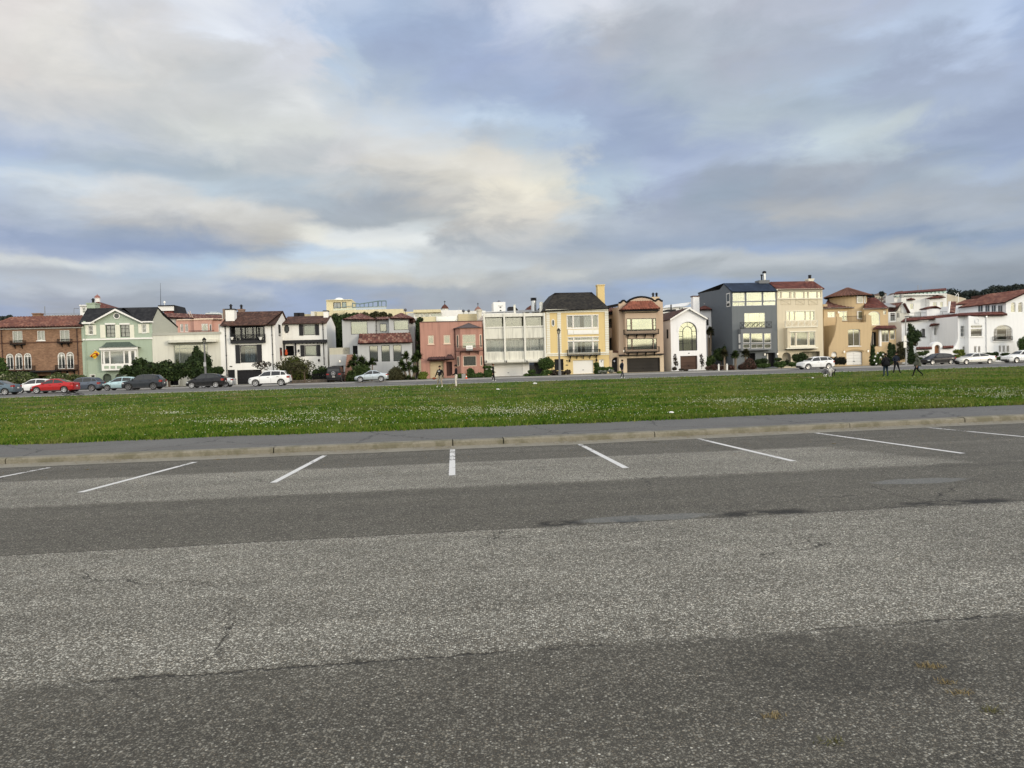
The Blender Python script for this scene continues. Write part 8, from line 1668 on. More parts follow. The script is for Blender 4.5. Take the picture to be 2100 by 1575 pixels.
        for x in (P['bp']-.07, min(.74, P['bp']+.16)): yy = sy*wid(x)*.985; MB().box((x-.5)*L-.09, (x-.5)*L+.09, min(yy, yy+sy*.035), max(yy, yy+sy*.035), ip(P['belt'], x)-.13, ip(P['belt'], x)-.10).build('door_handle', M_plast if cladding else col, root_)
        for x0, x1 in ((P['ws'][0]+.02, P['bp']), (P['bp']+.004, .76)):      # door shut lines
            mb = MB()
            for x in (x0, x1):
                pass
        MB().box((P['wx'][0]-.5)*L+R_+.06, (P['wx'][1]-.5)*L-R_-.06, min(sy*W_/2*.96, sy*(W_/2+.004)), max(sy*W_/2*.96, sy*(W_/2+.004)), .19*(1.5 if kind == 'jeep' else 1), .30*(1.4 if kind == 'jeep' else 1)).build('sill', M_plast, root_)
        for x in (P['ws'][0]+.03, P['bp'], .765): b_ = ip(P['belt'], x); yy = sy*wid(x); MB().prism_x([(yy*.99, .36), (yy*1.003, .30+(b_-.3)*.5), (yy*.965, b_), (yy*.93, b_-.02)], (x-.5)*L-.008, (x-.5)*L+.008).build('door_gap', M_plast, root_)
    MB().prism_z([(fx-.012, -.55), (fx-.012, .55), (fx+.09, .72), (fx+.09, -.72)], .30, .50*k).build('grille', M_plast, root_)
    MB().prism_z([(.5*L+.012, -.6), (.5*L+.012, .6), (.5*L-.10, .78), (.5*L-.10, -.78)], .30, .48).build('rear_bumper', M_plast if (cladding or kind in ('suv', 'hatch')) else col, root_)
    MB().box(.5*L+.014, .5*L+.022, -.16, .16, .62, .74).build('licence_plate', M_plate, root_)
    return root_
def put_car(o, x0, x1, d, z=None, rot=0.0):
    zr = float(np.interp(d, [70.2, 72, 78.5, 82, 86, 86.4, 90], [0.03, 0.10, 0.20, 0.15, 0.06, 0.19, 0.21])) if z is None else z
    a, _ = on_d(x0, 780, d); b, _ = on_d(x1, 780, d); o.location = W((a+b)/2, d, zr); o.rotation_euler = (0, 0, TH+rot); return b-a
def span(x0, x1, d): return on_d(x1, 780, d)[0]-on_d(x0, 780, d)[0]
def car(name, label, kind, x0, x1, d, H, col, cat='car', **kw):
    L = span(x0, x1, d)*0.985; o = make_car(name, label, kind, L, H, col, cat=cat, **kw); put_car(o, x0, x1, d); return o
car('sedan', 'slate blue sedan cut off by the left edge of the photo', 'sedan', -50, 37, 75.5, 1.44, carpaint('slate_blue_paint', (0.10, 0.14, 0.17)))
car('wagon', 'white car half hidden behind the red sedan', 'hatch', 35, 118, 82.5, 1.52, carpaint('white_paint', (0.72, 0.73, 0.73), 0.0))
car('sedan', 'bright red sedan in front of the brick house', 'sedan', 66, 158, 77, 1.44, carpaint('red_paint', (0.38, 0.018, 0.02)))
car('sport_utility', 'grey blue crossover parked behind the tail of the red sedan', 'suv', 132, 211, 81.5, 1.52, carpaint('grey_blue_paint', (0.09, 0.11, 0.14)), cladding=True)
car('hatchback', 'pale blue hatchback overlapped by the charcoal crossover', 'hatch', 212, 292, 82.5, 1.48, carpaint('pale_blue_paint', (0.40, 0.55, 0.58)))
car('sport_utility', 'charcoal crossover in front of the pale blue hatchback', 'suv', 253, 337.5, 78.5, 1.58, carpaint('charcoal_paint', (0.022, 0.027, 0.034), 0.0), rim=M_rimd, cladding=True)
car('hatchback', 'black hatchback in front of the cream modern house', 'hatch', 384, 463, 79, 1.52, carpaint('black_paint', (0.010, 0.011, 0.014), 0.0))
car('sedan', 'silver sedan peeking out behind the black hatchback at left', 'sedan', 408, 482, 83.5, 1.40, carpaint('silver_paint', (0.50, 0.52, 0.53), 0.5))
car('sport_utility', 'white compact crossover before the white house garage', 'suv', 511, 597, 78.5, 1.63, carpaint('white_paint', (0.72, 0.73, 0.73), 0.0), cladding=True)
car('sedan', 'silver blue sedan in front of the palms and tall grey windows', 'sedan', 727, 797, 86.4, 1.36, carpaint('silver_blue_paint', (0.42, 0.47, 0.50), 0.5))
car('sport_utility', 'white electric crossover in front of the cream house hedge', 'suv', 1637.5, 1706.5, 84.5, 1.58, carpaint('white_paint', (0.72, 0.73, 0.73), 0.0), cladding=True)
car('hatchback', 'black glossy hatchback in front of the garden portal', 'hatch', 1893.5, 1953.5, 87, 1.46, carpaint('black_paint', (0.010, 0.011, 0.014), 0.0))
car('sedan', 'pearl silver sedan before the white corner house', 'sedan', 1957.5, 2036, 86.2, 1.44, carpaint('pearl_paint', (0.60, 0.60, 0.57), 0.3))
car('sport_utility', 'white crossover cut off by the right edge of the photo', 'suv', 2059, 2140, 86.2, 1.62, carpaint('white_paint', (0.72, 0.73, 0.73), 0.0), cladding=True)
# black boxy off-roader seen from behind, on the driveway
o = make_car('off_roader', 'black boxy off-roader with a spare wheel, backed by the dark garage of the grey house', 'jeep', 4.3, 1.93, carpaint('black_paint', (0.010, 0.011, 0.014), 0.0), W_=1.80, cat='car')
s_, _ = on_d(688, 780, 91); o.location = W(s_, 91.5, 0.2); o.rotation_euler = (0, 0, TH-math.pi/2)
MB().lathe([(.05, 2.16), (.30, 2.16), (.34, 2.20), (.34, 2.32), (.30, 2.36), (.05, 2.37)], (0, 0, 1.08), 20, 'x').build('spare_wheel', M_tyre, o); sp = [c for c in o.children if c.name.startswith('spare_wheel')][0]
mb = MB(); mb.lathe([(.05, 2.375), (.06, 2.39)], (0, 0, 1.08), 10, 'x')
for q in range(5):
    a = 2*math.pi*q/5+.3; mb.tube((2.378, .04*math.cos(a), 1.08+.04*math.sin(a)), (2.372, .24*math.cos(a), 1.08+.24*math.sin(a)), .03, n=5)
for q in range(20): a, b = 2*math.pi*q/20, 2*math.pi*(q+1)/20; mb.tube((2.37, .24*math.cos(a), 1.08+.24*math.sin(a)), (2.37, .24*math.cos(b), 1.08+.24*math.sin(b)), .022, n=4)
mb.build('spare_rim', M_rim, sp)
# ------------------------------------------------------------------ people
SKIN = (0.42, 0.24, 0.16)
def skin_mesh(verts, edges, mats, ematerial, name, sub=1, root_i=0):
    """grow one continuous surface over a skeleton; each face takes the material of its nearest bone"""
    me = bpy.data.meshes.new(name); me.from_pydata([v[0] for v in verts], edges, []); ob = bpy.data.objects.new('tmp_skin', me); COL.objects.link(ob)
    sk = ob.modifiers.new('s', 'SKIN'); sk.use_smooth_shade = True; sk.branch_smoothing = 0.6
    for i, v in enumerate(verts):
        r = v[1]; me.skin_vertices[0].data[i].radius = r if isinstance(r, tuple) else (r, r)
    me.skin_vertices[0].data[root_i].use_root = True
    if sub: ob.modifiers.new('d', 'SUBSURF').levels = sub; ob.modifiers['d'].render_levels = sub
    dg = bpy.context.evaluated_depsgraph_get(); dg.update(); nm = bpy.data.meshes.new_from_object(ob.evaluated_get(dg)); bpy.data.objects.remove(ob)
    nm.materials.clear()
    for m in mats: nm.materials.append(m)
    A = np.array([verts[a][0] for a, b in edges]); B = np.array([verts[b][0] for a, b in edges]); D = B-A; L2 = (D*D).sum(1)+1e-9
    rr_ = np.array([(np.mean(verts[a][1])+np.mean(verts[b][1]))/2 for a, b in edges]); idx = []
    for p in nm.polygons:
        c = np.array(p.center); t = np.clip(((c-A)*D).sum(1)/L2, 0, 1); dist = np.linalg.norm(A+D*t[:, None]-c, axis=1)-rr_*0.8; idx.append(ematerial[int(dist.argmin())])
    nm.polygons.foreach_set('material_index', idx); nm.polygons.foreach_set('use_smooth', [True]*len(nm.polygons)); nm.name = name; return nm
def person(label, s_, d, z, rz, H, top, legs, shoes, hair, pose=None, bulk=1.0, coat=0.0, hood=False, cap=None, skin=SKIN, scarf=None, chest=None):
    """rz: direction the person faces, 0 = away from the camera; all joints in a standing person's frame (y forward)"""
    p = dict(step=0.0, spread=0.10, lean=0.0, la=(0.24, 0.0, 0.0), ra=(0.24, 0.0, 0.0), lf=None, rf=None, turn=0.0, head=(0, 0)); p.update(pose or {}); u = H/1.78
    def v(x, y, zz): return (x*u, y*u, zz*u)
    le = p['lean']; sp = p['spread']; st = p['step']
    lh, rh = p.get('lhand', (-.30, .02, .80)), p.get('rhand', (.30, .02, .80)); lel, rel = p.get('lelb', (-.29, -.04, 1.10)), p.get('relb', (.29, -.04, 1.10))
    lk, rk = p.get('lknee', (-sp*.9, st*.55+.03, .50)), p.get('rknee', (sp*.9, -st*.45+.05, .50)); la, ra = p.get('lank', (-sp*1.05, st, .085)), p.get('rank', (sp*1.05, -st, .085+(.05 if st else 0)))
    b = bulk; V = []; E = []; M = []
    def add(pt, r): V.append((v(*pt), r if not isinstance(r, tuple) else r)); return len(V)-1
    def bone(i, j, m): E.append((i, j)); M.append(m)
    pel = add((0, 0, .94), (.150*b*u, .115*b*u)); wai = add((0, le*.3, 1.10), (.145*b*u, .11*b*u)); che = add((0, le*.75, 1.31), (.165*b*u, .12*b*u)); nb = add((0, le, 1.47), (.085*u, .075*u)); nk = add((0, le*1.1+.012, 1.535), (.052*u, .052*u)); hd = add((p['head'][0]*.5, le*1.15+.03, 1.62), (.082*u, .092*u)); ht = add((p['head'][0], le*1.15+.025, 1.715), (.070*u, .080*u))
    for a, c, m in ((pel, wai, 1 if coat else 1), (wai, che, 1), (che, nb, 1), (nb, nk, 0), (nk, hd, 0), (hd, ht, 0)): bone(a, c, m)
    for sgn, el, hn, kn, an in ((-1, lel, lh, lk, la), (1, rel, rh, rk, ra)):
        sh = add((sgn*.185, le*.85, 1.415), .068*b*u); e = add(el, .050*b*u); w = add(hn, .032*u); dv = np.array(hn)-np.array(el); dv = dv/np.linalg.norm(dv); h2 = add(tuple(np.array(hn)+dv*.075), (.038*u, .022*u)); bone(che, sh, 1); bone(sh, e, 1); bone(e, w, 1); bone(w, h2, 0)
        hp = add((sgn*.095, 0, .88), .100*b*u); k_ = add(kn, .066*u); a_ = add(an, .045*u); tt = p.get('ltoe' if sgn < 0 else 'rtoe', (sgn*.025, .15, -.05)); to = add((an[0]+tt[0], an[1]+tt[1], an[2]+tt[2]), (.045*u, .032*u)); bone(pel, hp, 2); bone(hp, k_, 2); bone(k_, a_, 2); bone(a_, to, 3)
    mats = [flat('skin_tone', skin, 0.6), top, legs, shoes]; nm = skin_mesh(V, E, mats, M, 'body')
    o = root('person', label, 'person', W(s_, d, z), TH+rz, None); link('body', nm, o)
    # five separate fingers on each hand
    mb = MB()
    for sgn, el, hn in ((-1, lel, lh), (1, rel, rh)):
        dv = np.array(hn)-np.array(el); dv = dv/np.linalg.norm(dv); fwd = np.array([0, 1.0, 0]); sd = fwd-dv*(fwd@dv); sd /= np.linalg.norm(sd)+1e-9; inn = np.cross(dv, sd); base = np.array(hn)+dv*.095
        for q, (off, ln) in enumerate(((-.030, .062), (-.010, .078), (.010, .084), (.030, .074))):
            a = base+sd*off; m_ = a+dv*ln*.55+inn*sgn*.006; e = a+dv*ln+inn*sgn*.022; mb.tube(v(*a), v(*m_), .0095*u, .009*u, 5); mb.tube(v(*m_), v(*e), .009*u, .007*u, 5)
        a = np.array(hn)+dv*.04+sd*.03; mb.tube(v(*a), v(*(a+sd*.032+dv*.035)), .011*u, .009*u, 5); mb.tube(v(*(a+sd*.032+dv*.035)), v(*(a+sd*.04+dv*.065)), .009*u, .007*u, 5)
    mb.build('fingers', mats[0], o, smooth=True)
    hx, hy, hz = p['head'][0]*.7, le*1.15+.03, 1.66
    fc = MB(); fc.tube(v(hx, hy+.085, hz), v(hx, hy+.112, hz-.028), .010*u, .015*u, 5)
    for sgn in (-1, 1): fc.ball(v(hx+sgn*.078, hy, hz-.02), .026*u, 6, 4, (.45, .8, 1.2))
    fc.build('nose_and_ears', mats[0], o, smooth=True); ey = MB()
    for sgn in (-1, 1): ey.ball(v(hx+sgn*.032, hy+.083, hz+.008), .011*u, 6, 4)
    ey.ball(v(hx, hy+.086, hz-.058), .02*u, 6, 4, (1.2, .4, .3)); ey.build('eyes_and_mouth', flat('face_dark', (0.05, 0.03, 0.028), 0.5), o)
    hm = MB(); hm.ball(v(hx, hy-.022, hz+.035), .104*u, 12, 8, (.93, 1.05, 1.0)); hm.build('hair', hair, o, smooth=True)
    if cap is not None: MB().ball(v(hx, hy-.006, hz+.055), .108*u, 12, 6, (.95, 1.05, .85)).build('cap', cap, o, smooth=True); MB().prism_z([(hx*u-.07*u, (hy+.07)*u), (hx*u-.05*u, (hy+.18)*u), (hx*u+.05*u, (hy+.18)*u), (hx*u+.07*u, (hy+.07)*u)], (hz+.04)*u, (hz+.055)*u).build('cap_visor', cap, o)
    if hood: MB().ball(v(hx, hy-.035, hz+.01), .135*u, 12, 8, (.95, 1.0, 1.15)).build('hood', top, o, smooth=True)
    if coat: MB().lathe([(.20*b*u, (.94-coat)*u), (.185*b*u, .95*u), (.165*b*u, 1.12*u), (.10*b*u, 1.2*u)], (0, 0, 0), 14).build('coat_skirt', top, o, smooth=True)
    if chest is not None:
        mb = MB()
        for k, w_ in enumerate((.12, .09)): mb.box(-w_*u, w_*u, (le*.75+.128*b)*u, (le*.75+.140*b)*u, (1.33-.06*k)*u, (1.365-.06*k)*u)
        mb.build('chest_print', chest, o)
    return o
fab = lambda n, c: paint(n, c, 0.9, 0.12, spec=0.08)
F_black = fab('black_fabric', (0.012, 0.012, 0.014)); F_navy = fab('navy_fabric', (0.014, 0.018, 0.028)); F_khaki = fab('khaki_fabric', (0.33, 0.28, 0.21)); F_cream = fab('cream_fabric', (0.62, 0.57, 0.50)); F_grey = fab('dark_grey_fabric', (0.045, 0.048, 0.055)); F_jean = fab('denim', (0.026, 0.042, 0.066)); F_olive = fab('olive_grey_fabric', (0.085, 0.09, 0.07)); F_shoe = fab('white_shoe', (0.7, 0.7, 0.68)); F_bshoe = fab('black_shoe', (0.015, 0.015, 0.015)); F_hair = fab('dark_hair', (0.02, 0.015, 0.012))
def spot(px, py, z=0.0): return on_z(px, py, z)
s_, d = spot(903, 794); man1 = person('man in black printed hoodie, khaki trousers and white shoes carrying a ball', s_, d, 0, R(150), 1.80, F_black, F_khaki, F_shoe, F_hair, dict(spread=.17, rhand=(.42, .10, .83), relb=(.34, -.02, 1.09), lhand=(-.30, .10, .82), lank=(-.24, .08, .085), rank=(.27, -.06, .085), lknee=(-.17, .10, .50), rknee=(.19, .04, .50)), chest=fab('print_white', (0.6, 0.6, 0.6)), bulk=1.2)
s1, d1 = spot(892.5, 776.5); mb = MB().ball((0, 0, 0), .115, 12, 8, (1.35, .85, .85)); bl = mb.build('ball', fab('leather_ball', (0.22, 0.06, 0.03)), None, smooth=True); hp = man1.matrix_basis @ Vector((.50, .13, .74)); bl.location = hp; tag(bl, 'brown leather ball held at the side of the man in khaki trousers', 'ball')
s_, d = spot(936, 793.5); person('man in black cap and hoodie with cream trousers, standing side-on', s_, d, 0, R(75), 1.84, F_black, F_cream, fab('brown_shoe', (0.2, 0.1, 0.06)), F_hair, dict(spread=.09, lhand=(-.17, .26, .96), lelb=(-.27, .0, 1.08), rhand=(.17, .26, .96), relb=(.27, .0, 1.08), lean=-.02), cap=F_black, bulk=1.18)
s_, d = spot(1012, 782, 0.2); person('pedestrian all in black with white trainers walking along the far pavement', s_, d, 0.2, R(-80), 1.66, F_black, F_black, F_shoe, fab('brown_hair', (0.09, 0.05, 0.03)), dict(step=.16, lhand=(-.20, .20, .95), lelb=(-.25, .02, 1.08), rhand=(.26, -.1, .85)))
s_, d = spot(1276, 776, 0.1); person('man in navy jacket, grey trousers and white trainers striding past the tan portal', s_, d, 0.1, R(-75), 1.80, F_navy, F_grey, F_shoe, F_hair, dict(step=.22, lean=.03, lhand=(-.26, .16, .86), rhand=(.28, -.12, .84)), bulk=1.2)
s_, d = spot(1817, 772); person('person in black coat and blue jeans seen from behind, feet apart', s_, d, 0, R(8), 1.76, F_black, F_jean, F_bshoe, F_hair, dict(spread=.17, lhand=(-.24, .16, .95), lelb=(-.36, -.02, 1.10), rhand=(.24, .16, .95), relb=(.36, -.02, 1.10)), bulk=1.45, coat=.16)
s_, d = spot(1838, 765.5); person('person in navy puffer jacket and black trousers facing the camera with legs astride', s_, d, 0, R(185), 1.84, F_navy, F_black, F_bshoe, F_hair, dict(spread=.22, lank=(-.34, .02, .085), rank=(.30, .02, .085), lknee=(-.19, .06, .50), rknee=(.2, .06, .50), lhand=(-.14, .20, 1.0), rhand=(.14, .20, 1.0), lelb=(-.32, .0, 1.09), relb=(.32, .0, 1.09)), bulk=1.35)
s_, d = spot(1882, 771.5); p7 = person('person in hooded olive coat mid-stride with a blue disc', s_, d, 0, R(75), 1.66, F_olive, F_black, F_bshoe, F_hair, dict(step=.34, lean=.05, lank=(-.07, .36, .085), rank=(.07, -.42, .11), lknee=(-.08, .26, .50), rknee=(.08, -.05, .48), rhand=(.26, -.12, .86), lhand=(-.27, .10, .85), rtoe=(.02, .10, -.07)), bulk=1.35, coat=.16, hood=True)
dk = MB().lathe([(.012, .012), (.10, .012), (.125, -.012), (.13, -.02), (.118, -.008), (.09, .002), (.012, .002)], (0, 0, 0), 18).build('throwing_disc', fab('blue_plastic', (0.10, 0.20, 0.42)), None, smooth=True)
hp = p7.matrix_basis @ Vector((.28, -.16, .72)); dk.location = hp; dk.rotation_euler = (R(80), 0, R(20)); tag(dk, 'blue throwing disc in the hand of the person in the olive coat', 'disc')
# ------------------------------------------------------------------ dogs
def dog(label, px, py, rz, sc, coatc, furc, headdown=0.0, fluffy=True):
    s_, d = spot(px, py); V = []; E = []; M = []; u = sc
    def add(x, y, z, r): V.append(((x*u, y*u, z*u), r*u if not isinstance(r, tuple) else tuple(q*u for q in r))); return len(V)-1
    def bone(a, b, m): E.append((a, b)); M.append(m)
    hip = add(0, -.26, .46, .125); mid = add(0, -.02, .45, .125); che = add(0, .22, .46, .15); nk = add(0, .36, .56-headdown*.5, .095); hd = add(0, .48, .64-headdown, .085); mz = add(0, .60, .60-headdown, .045); ns = add(0, .65, .595-headdown, .034)
    for a, b, m in ((hip, mid, 0), (mid, che, 0), (che, nk, 1), (nk, hd, 1), (hd, mz, 1), (mz, ns, 1)): bone(a, b, m)
    for sx in (-1, 1):
        a = add(sx*.09, .22, .36, .062); b = add(sx*.09, .20, .19, .036); c = add(sx*.09, .21, .04, .032); f = add(sx*.09, .26, .025, .030); bone(che, a, 1); bone(a, b, 1); bone(b, c, 1); bone(c, f, 1)
        a = add(sx*.095, -.25, .34, .075); b = add(sx*.095, -.19, .24, .05); c = add(sx*.095, -.33, .15, .030); e = add(sx*.095, -.31, .035, .028); f = add(sx*.095, -.26, .022, .030); bone(hip, a, 0); bone(a, b, 0); bone(b, c, 1); bone(c, e, 1); bone(e, f, 1)
    t1 = add(0, -.38, .47, .045); t2 = add(0, -.50, .40, .05); t3 = add(0, -.57, .28, .03); bone(hip, t1, 0); bone(t1, t2, 0); bone(t2, t3, 1)
    o = root('dog', label, 'dog', W(s_, d, 0.02), TH+rz, None); link('body', skin_mesh(V, E, [coatc, furc], M, 'body'), o); mb = MB()
    for sx in (-1, 1): mb.add([(sx*.045*u, .45*u, (.71-headdown)*u), (sx*.09*u, .46*u, (.70-headdown)*u), (sx*.105*u, .48*u, (.60-headdown)*u), (sx*.07*u, .44*u, (.70-headdown)*u)], [(0, 1, 2), (0, 2, 3), (1, 3, 2), (0, 3, 1)])
    mb.build('ears', coatc, o); mb = MB().ball((0, .675*u, (.60-headdown)*u), .018*u, 6, 4)
    for sx in (-1, 1): mb.ball((sx*.04*u, .555*u, (.665-headdown)*u), .012*u, 6, 4)
    mb.build('nose_and_eyes', F_black, o)
    if fluffy:
        V2 = leaves(700, [(0, .10*u, .47*u, .17*u, .22*u, .16*u), (0, .38*u, (.56-headdown*.6)*u, .15*u, .13*u, .16*u)], .05*u, 5, stretch=1.6); link('ruff', leaf_mesh('ruff', V2, furc), o)
        V2 = leaves(420, [(0, -.20*u, .46*u, .15*u, .20*u, .15*u), (0, -.48*u, .40*u, .07*u, .12*u, .10*u)], .05*u, 6, stretch=1.6); link('coat', leaf_mesh('coat', V2, coatc), o)
    return o
dog('white and grey shaggy dog standing on the grass near the white crossover', 1698, 773.5, R(-75), 1.0, fab('merle_grey_fur', (0.16, 0.16, 0.17)), fab('white_fur', (0.72, 0.70, 0.66)), .12)
dog('black dog partly hidden behind the shaggy white and grey dog', 1707, 772, R(-60), .85, F_black, F_black, .05, False)
# ------------------------------------------------------------------ street furniture and small things
def lamp_post(label, px, ytop, d, grp='old style street lamps on the far pavement'):
    s_, zt = on_d(px, ytop, d); o = root('street_lamp', label, 'street lamp', W(s_, d, 0.18), TH, grp); h = zt-0.18; M_conc_p = paint('lamp_concrete', (0.16, 0.16, 0.16), 0.8, 0.1)
    MB().lathe([(.20, 0), (.20, .5), (.15, .6), (.13, 1.2), (.09, h-.9), (.11, h-.88), (.06, h-.8)], (0, 0, 0), 10).build('pole', M_conc_p, o); MB().lathe([(.07, h-.8), (.13, h-.74), (.21, h-.32), (.22, h-.30)], (0, 0, 0), 8).build('lantern', glass('lantern_glass', (0.7, 0.7, 0.65), 0.1), o)
    MB().lathe([(.27, h-.298), (.24, h-.24), (.10, h-.06), (.03, h-.03), (.02, h+.08)], (0, 0, 0), 8).build('lantern_roof', M_black, o); mb = MB()
    for k in range(6): a = 2*math.pi*k/6; mb.tube((.135*math.cos(a), .135*math.sin(a), h-.74), (.22*math.cos(a), .22*math.sin(a), h-.30), .012, n=4)
    mb.build('lantern_frame', M_black, o); MB().box(-.14, .14, -.13, -.1, 2.4, 2.9).build('sign_plate', paint('sign_grey', (0.4, 0.4, 0.4)), o) if px < 600 else None
    return o
lamp_post('old style lamp post in front of the cream modern house window', 418.5, 692, 88.2); lamp_post('old style lamp post beside the rounded bush of the yellow house', 1145.5, 673, 88)
s_, zt = on_d(1857, 652, 88.5); o = root('street_light', 'plain grey street light pole with two signs by the cypresses at right', 'street light', W(s_, 88.5, 0.18), TH); h = zt-.18
MB().lathe([(.13, 0), (.13, .3), (.10, .35), (.07, h)], (0, 0, 0), 10).build('pole', paint('grey_pole', (0.32, 0.32, 0.31), 0.6), o); MB().tube((0, 0, h-.05), (-.5, -.9, h+.08), .035).ball((-.75, -1.35, h+.12), .3, 10, 5, (.9, 1.4, .3)).build('lamp_head', paint('grey_pole', (0.32, 0.32, 0.31), 0.6), o)
for k, (z0, z1) in enumerate(((3.25, 3.95), (2.35, 3.15))): MB().box(-.42, -.02, -.16, -.13, z0, z1).build('sign_plate', paint('sign_back', (0.55, 0.55, 0.53), 0.4, metal=0.3), o)
# flag on the green house: yellow field with a dark red sweep
fh = flag_house; fo = root('flag', 'yellow flag with a dark red curl on a pole from the green house wall', 'flag', fh.o.location.copy(), TH)
c = [fh.P(*p, -0.9) for p in ((1205, 792), (1268, 838), (1190, 905), (1138, 862))]; nx, ny = 12, 10; vs = []; mi = []
for j in range(ny+1):
    for i in range(nx+1):
        a, b = i/nx, j/ny; x = (c[0][0]*(1-a)+c[1][0]*a)*(1-b)+(c[3][0]*(1-a)+c[2][0]*a)*b; z = (c[0][1]*(1-a)+c[1][1]*a)*(1-b)+(c[3][1]*(1-a)+c[2][1]*a)*b; vs.append((x, -0.85+0.13*math.sin(a*5+b*4), z-0.05*math.sin(a*6)))
mb = MB(); mb.v = vs
for j in range(ny):
    for i in range(nx): k = j*(nx+1)+i; mb.f.append((k, k+1, k+nx+2, k+nx+1)); a, b = (i+.5)/nx, (j+.5)/ny; rr_ = math.hypot((a-.55)*1.0, b-.62); mb.m.append(1 if (.28 < rr_ < .50 and not (a > .62 and b > .5)) else 0)
mb.build('cloth', [fab('flag_yellow', (0.70, 0.42, 0.03)), fab('flag_red', (0.22, 0.02, 0.02))], fo, smooth=True, fix=False)
MB().tube((c[1][0]+.05, -0.02, c[1][1]-.35), (c[0][0]-.05, -1.0, c[0][1]+.12), .02).build('flagpole', M_white, fo)
# banner on the salmon house balcony
u0, z0, u1, z1 = bn; bo = root('banner', 'white notice banner hung on the salmon house balcony railing', 'banner', banner_house.o.location.copy(), TH); y = -0.9-0.66
MB().box(u0, u1, y-.02, y, z0+.08, z1).build('sheet', M_white, bo); MB().box(u0, u1, y-.025, y-.002, z0-.12, z0+.076).build('grey_edge', paint('banner_grey', (0.2, 0.2, 0.2)), bo)
mb = MB(); mb.box(u0+.15, u1-.15, y-.026, y-.0205, z1-.32, z1-.24); mb.box(u0+.3, u1-.25, y-.026, y-.0205, z1-.50, z1-.43); mb.build('lettering', paint('banner_text', (0.45, 0.42, 0.42)), bo)
# sandwich board and cone on the far pavement
s_, z = on_d(951, 777, 87.2); o = root('sandwich_board', 'grey sandwich board standing before the low hedge of the salmon house', 'sign', W(s_, 87.2, .19), TH); MB().prism_x([(-.2, 0), (-.17, 0), (.0, .6), (-.03, .6)], -.24, .24).build('front_board', paint('board_grey', (0.22, 0.22, 0.2)), o); MB().prism_x([(.2, 0), (.17, 0), (.005, .59), (.03, .59)], -.24, .24).build('rear_board', paint('board_grey', (0.22, 0.22, 0.2)), o)
s_, z = on_d(956.5, 777, 87.0); o = root('traffic_cone', 'orange traffic cone with a white band beside the sandwich board', 'traffic cone', W(s_, 87.0, .19), TH); M_or = paint('cone_orange', (0.65, 0.10, 0.03), 0.5)
MB().box(-.15, .15, -.15, .15, 0, .03).lathe([(.11, .031), (.08, .20)], (0, 0, 0), 12).lathe([(.06, .32), (.025, .5)], (0, 0, 0), 12).build('cone', M_or, o); MB().lathe([(.08, .201), (.06, .319)], (0, 0, 0), 12).build('white_band', M_white, o)
# bicycle lying on the grass at left
s_, d = on_z(153, 812, 0.02); o = root('bicycle', 'black bicycle lying on its side at the edge of the grass', 'bicycle', W(s_, d, .03), TH+R(8)); F = R(72)
def bx(x, z): return (x, -z*math.sin(F)*1.0, z*math.cos(F)+.04)
for x, nm in ((-.52, 'wheel'), (.52, 'wheel')):
    w = MB()
    for k in range(20): a, b = 2*math.pi*k/20, 2*math.pi*(k+1)/20; w.tube(bx(x+.33*math.cos(a), .33+.33*math.sin(a)), bx(x+.33*math.cos(b), .33+.33*math.sin(b)), .02, n=5)
    for k in range(8): a = 2*math.pi*k/8; w.tube(bx(x, .33), bx(x+.32*math.cos(a), .33+.32*math.sin(a)), .004, n=3)
    w.build(nm, M_tyre, o)
f_ = MB()
for a, b in (((.52, .33), (.18, .33)), ((.18, .33), (.05, .30)), ((.05, .30), (.22, .82)), ((.22, .78), (-.30, .80)), ((.05, .30), (-.33, .70)), ((-.30, .88), (-.52, .33)), ((.52, .33), (.22, .78))): f_.tube(bx(*a), bx(*b), .02, n=6)
f_.build('frame', M_black, o); h_ = MB(); q = bx(-.30, .95); h_.tube(bx(-.30, .86), q, .015); h_.tube((q[0]-.05, q[1]-.05, q[2]-.02), (q[0]-.08, q[1]+.1, q[2]+.55), .016); h_.build('handlebar', M_black, o); q = bx(.26, .92); MB().tube(bx(.22, .8), q, .014).ball(q, .1, 8, 5, (1.3, .6, .5)).build('saddle', M_black, o)
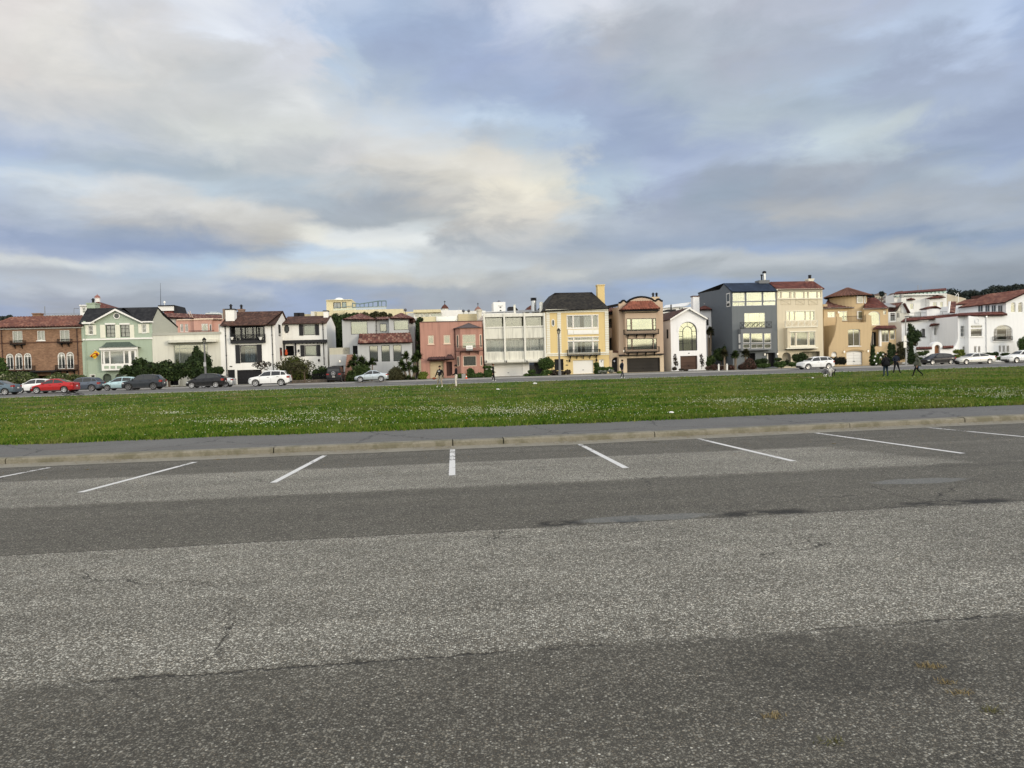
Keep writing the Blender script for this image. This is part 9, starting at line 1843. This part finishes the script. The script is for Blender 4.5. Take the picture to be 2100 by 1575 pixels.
# litter on the grass
for x, y, L_, lab, c_ in ((1097, 787.5, .36, 'white crumpled bag on the grass near the far road edge', (0.75, 0.75, 0.75)), (1021, 799.5, .24, 'white paper litter on the grass below the pedestrian in black', (0.75, 0.75, 0.72)), (1667, 776, .18, 'tiny white scrap on the grass left of the dogs', (0.7, 0.7, 0.66)), (1377, 850.5, .15, 'white scrap of paper near the path edge of the green', (0.75, 0.75, 0.75))):
    s_, d = on_z(x, y, 0.02); m = MB().ball((0, 0, .06), L_*.5, 9, 6, (1, .6, .3)); rr_ = random.Random(int(x)); m.v = [(a+rr_.uniform(-.25, .25)*L_*.3, b+rr_.uniform(-.25, .25)*L_*.3, max(0, e+rr_.uniform(-.2, .3)*L_*.3)) for a, b, e in m.v]
    tag(m.build('litter', flat('litter_white', c_, 0.7), None), lab, 'litter', 'white litter on the grass').location = W(s_, d, float(zlawn(d)))
for i, (x, y) in enumerate(((1474, 757), (1491, 755))):
    s_, z = on_d(x, y, 90.5); o = root('white_post', ('white post left of the leftmost palm of the dark grey house', 'white post right of the leftmost palm of the dark grey house')[i], 'post', W(s_, 90.5, .2), TH); MB().lathe([(.11, 0), (.11, .62), (.14, .64), (.14, .70)], (0, 0, 0), 10).build('shaft', M_white, o); MB().ball((0, 0, .79), .10, 8, 5).build('finial', M_white, o)
# iron picket fence and low stone wall by the white cottage
s0, _ = on_d(640, 780, 91.0); s1, _ = on_d(690, 780, 91.0); o = root('picket_fence', 'black iron picket fence on a low stone wall before the white cottage', 'fence', W(s0, 91.0, .2), TH); n = 22; L_ = s1-s0
for k in range(n):
    hh = 1.1+.9*(k/n)**2; MB().box(L_*k/n, L_*k/n+.07, -.02, .02, .35, hh).build('picket', M_black, o)
MB().box(0, L_, .02, .05, .55, .62).box(0, L_, .02, .05, .95, 1.02).build('rail', M_black, o); o2 = root('stone_wall', 'low rough stone garden wall under the picket fence and low tree', 'wall', W(s0-3.4, 90.6, .2), TH)
r_ = random.Random(3); x = 0
while x < L_+3.0:
    w_ = r_.uniform(.3, .6)
    for row in range(2): MB().box(x+.01+row*.1, x+w_-.01+row*.1, -.18+r_.uniform(-.03, .03), .18, row*.21, row*.21+.19+r_.uniform(-.02, .01)).build('stone', paint('garden_stone', (0.13, 0.11, 0.09), 0.9, 0.3), o2)
    x += w_
# dark side gate and hedge line left of white house etc: low white wall in front of the dark grey house
s0, _ = on_d(1466, 745, 94); s1, _ = on_d(1502, 745, 94); o = root('low_wall', 'low white garden wall behind the palms of the dark grey house', 'wall', W(s0, 94, .2), TH); M_lw = paint('shaded_white_render', (0.20, 0.20, 0.19), 0.8, 0.1, 0.1); MB().box(0, s1-s0, -.1, .1, -.3, .62).build('render', M_lw, o); MB().box(-.04, s1-s0+.04, -.14, .14, .622, .68).build('coping', M_lw, o)  # white wall coloured grey: the shade on it is put into the paint
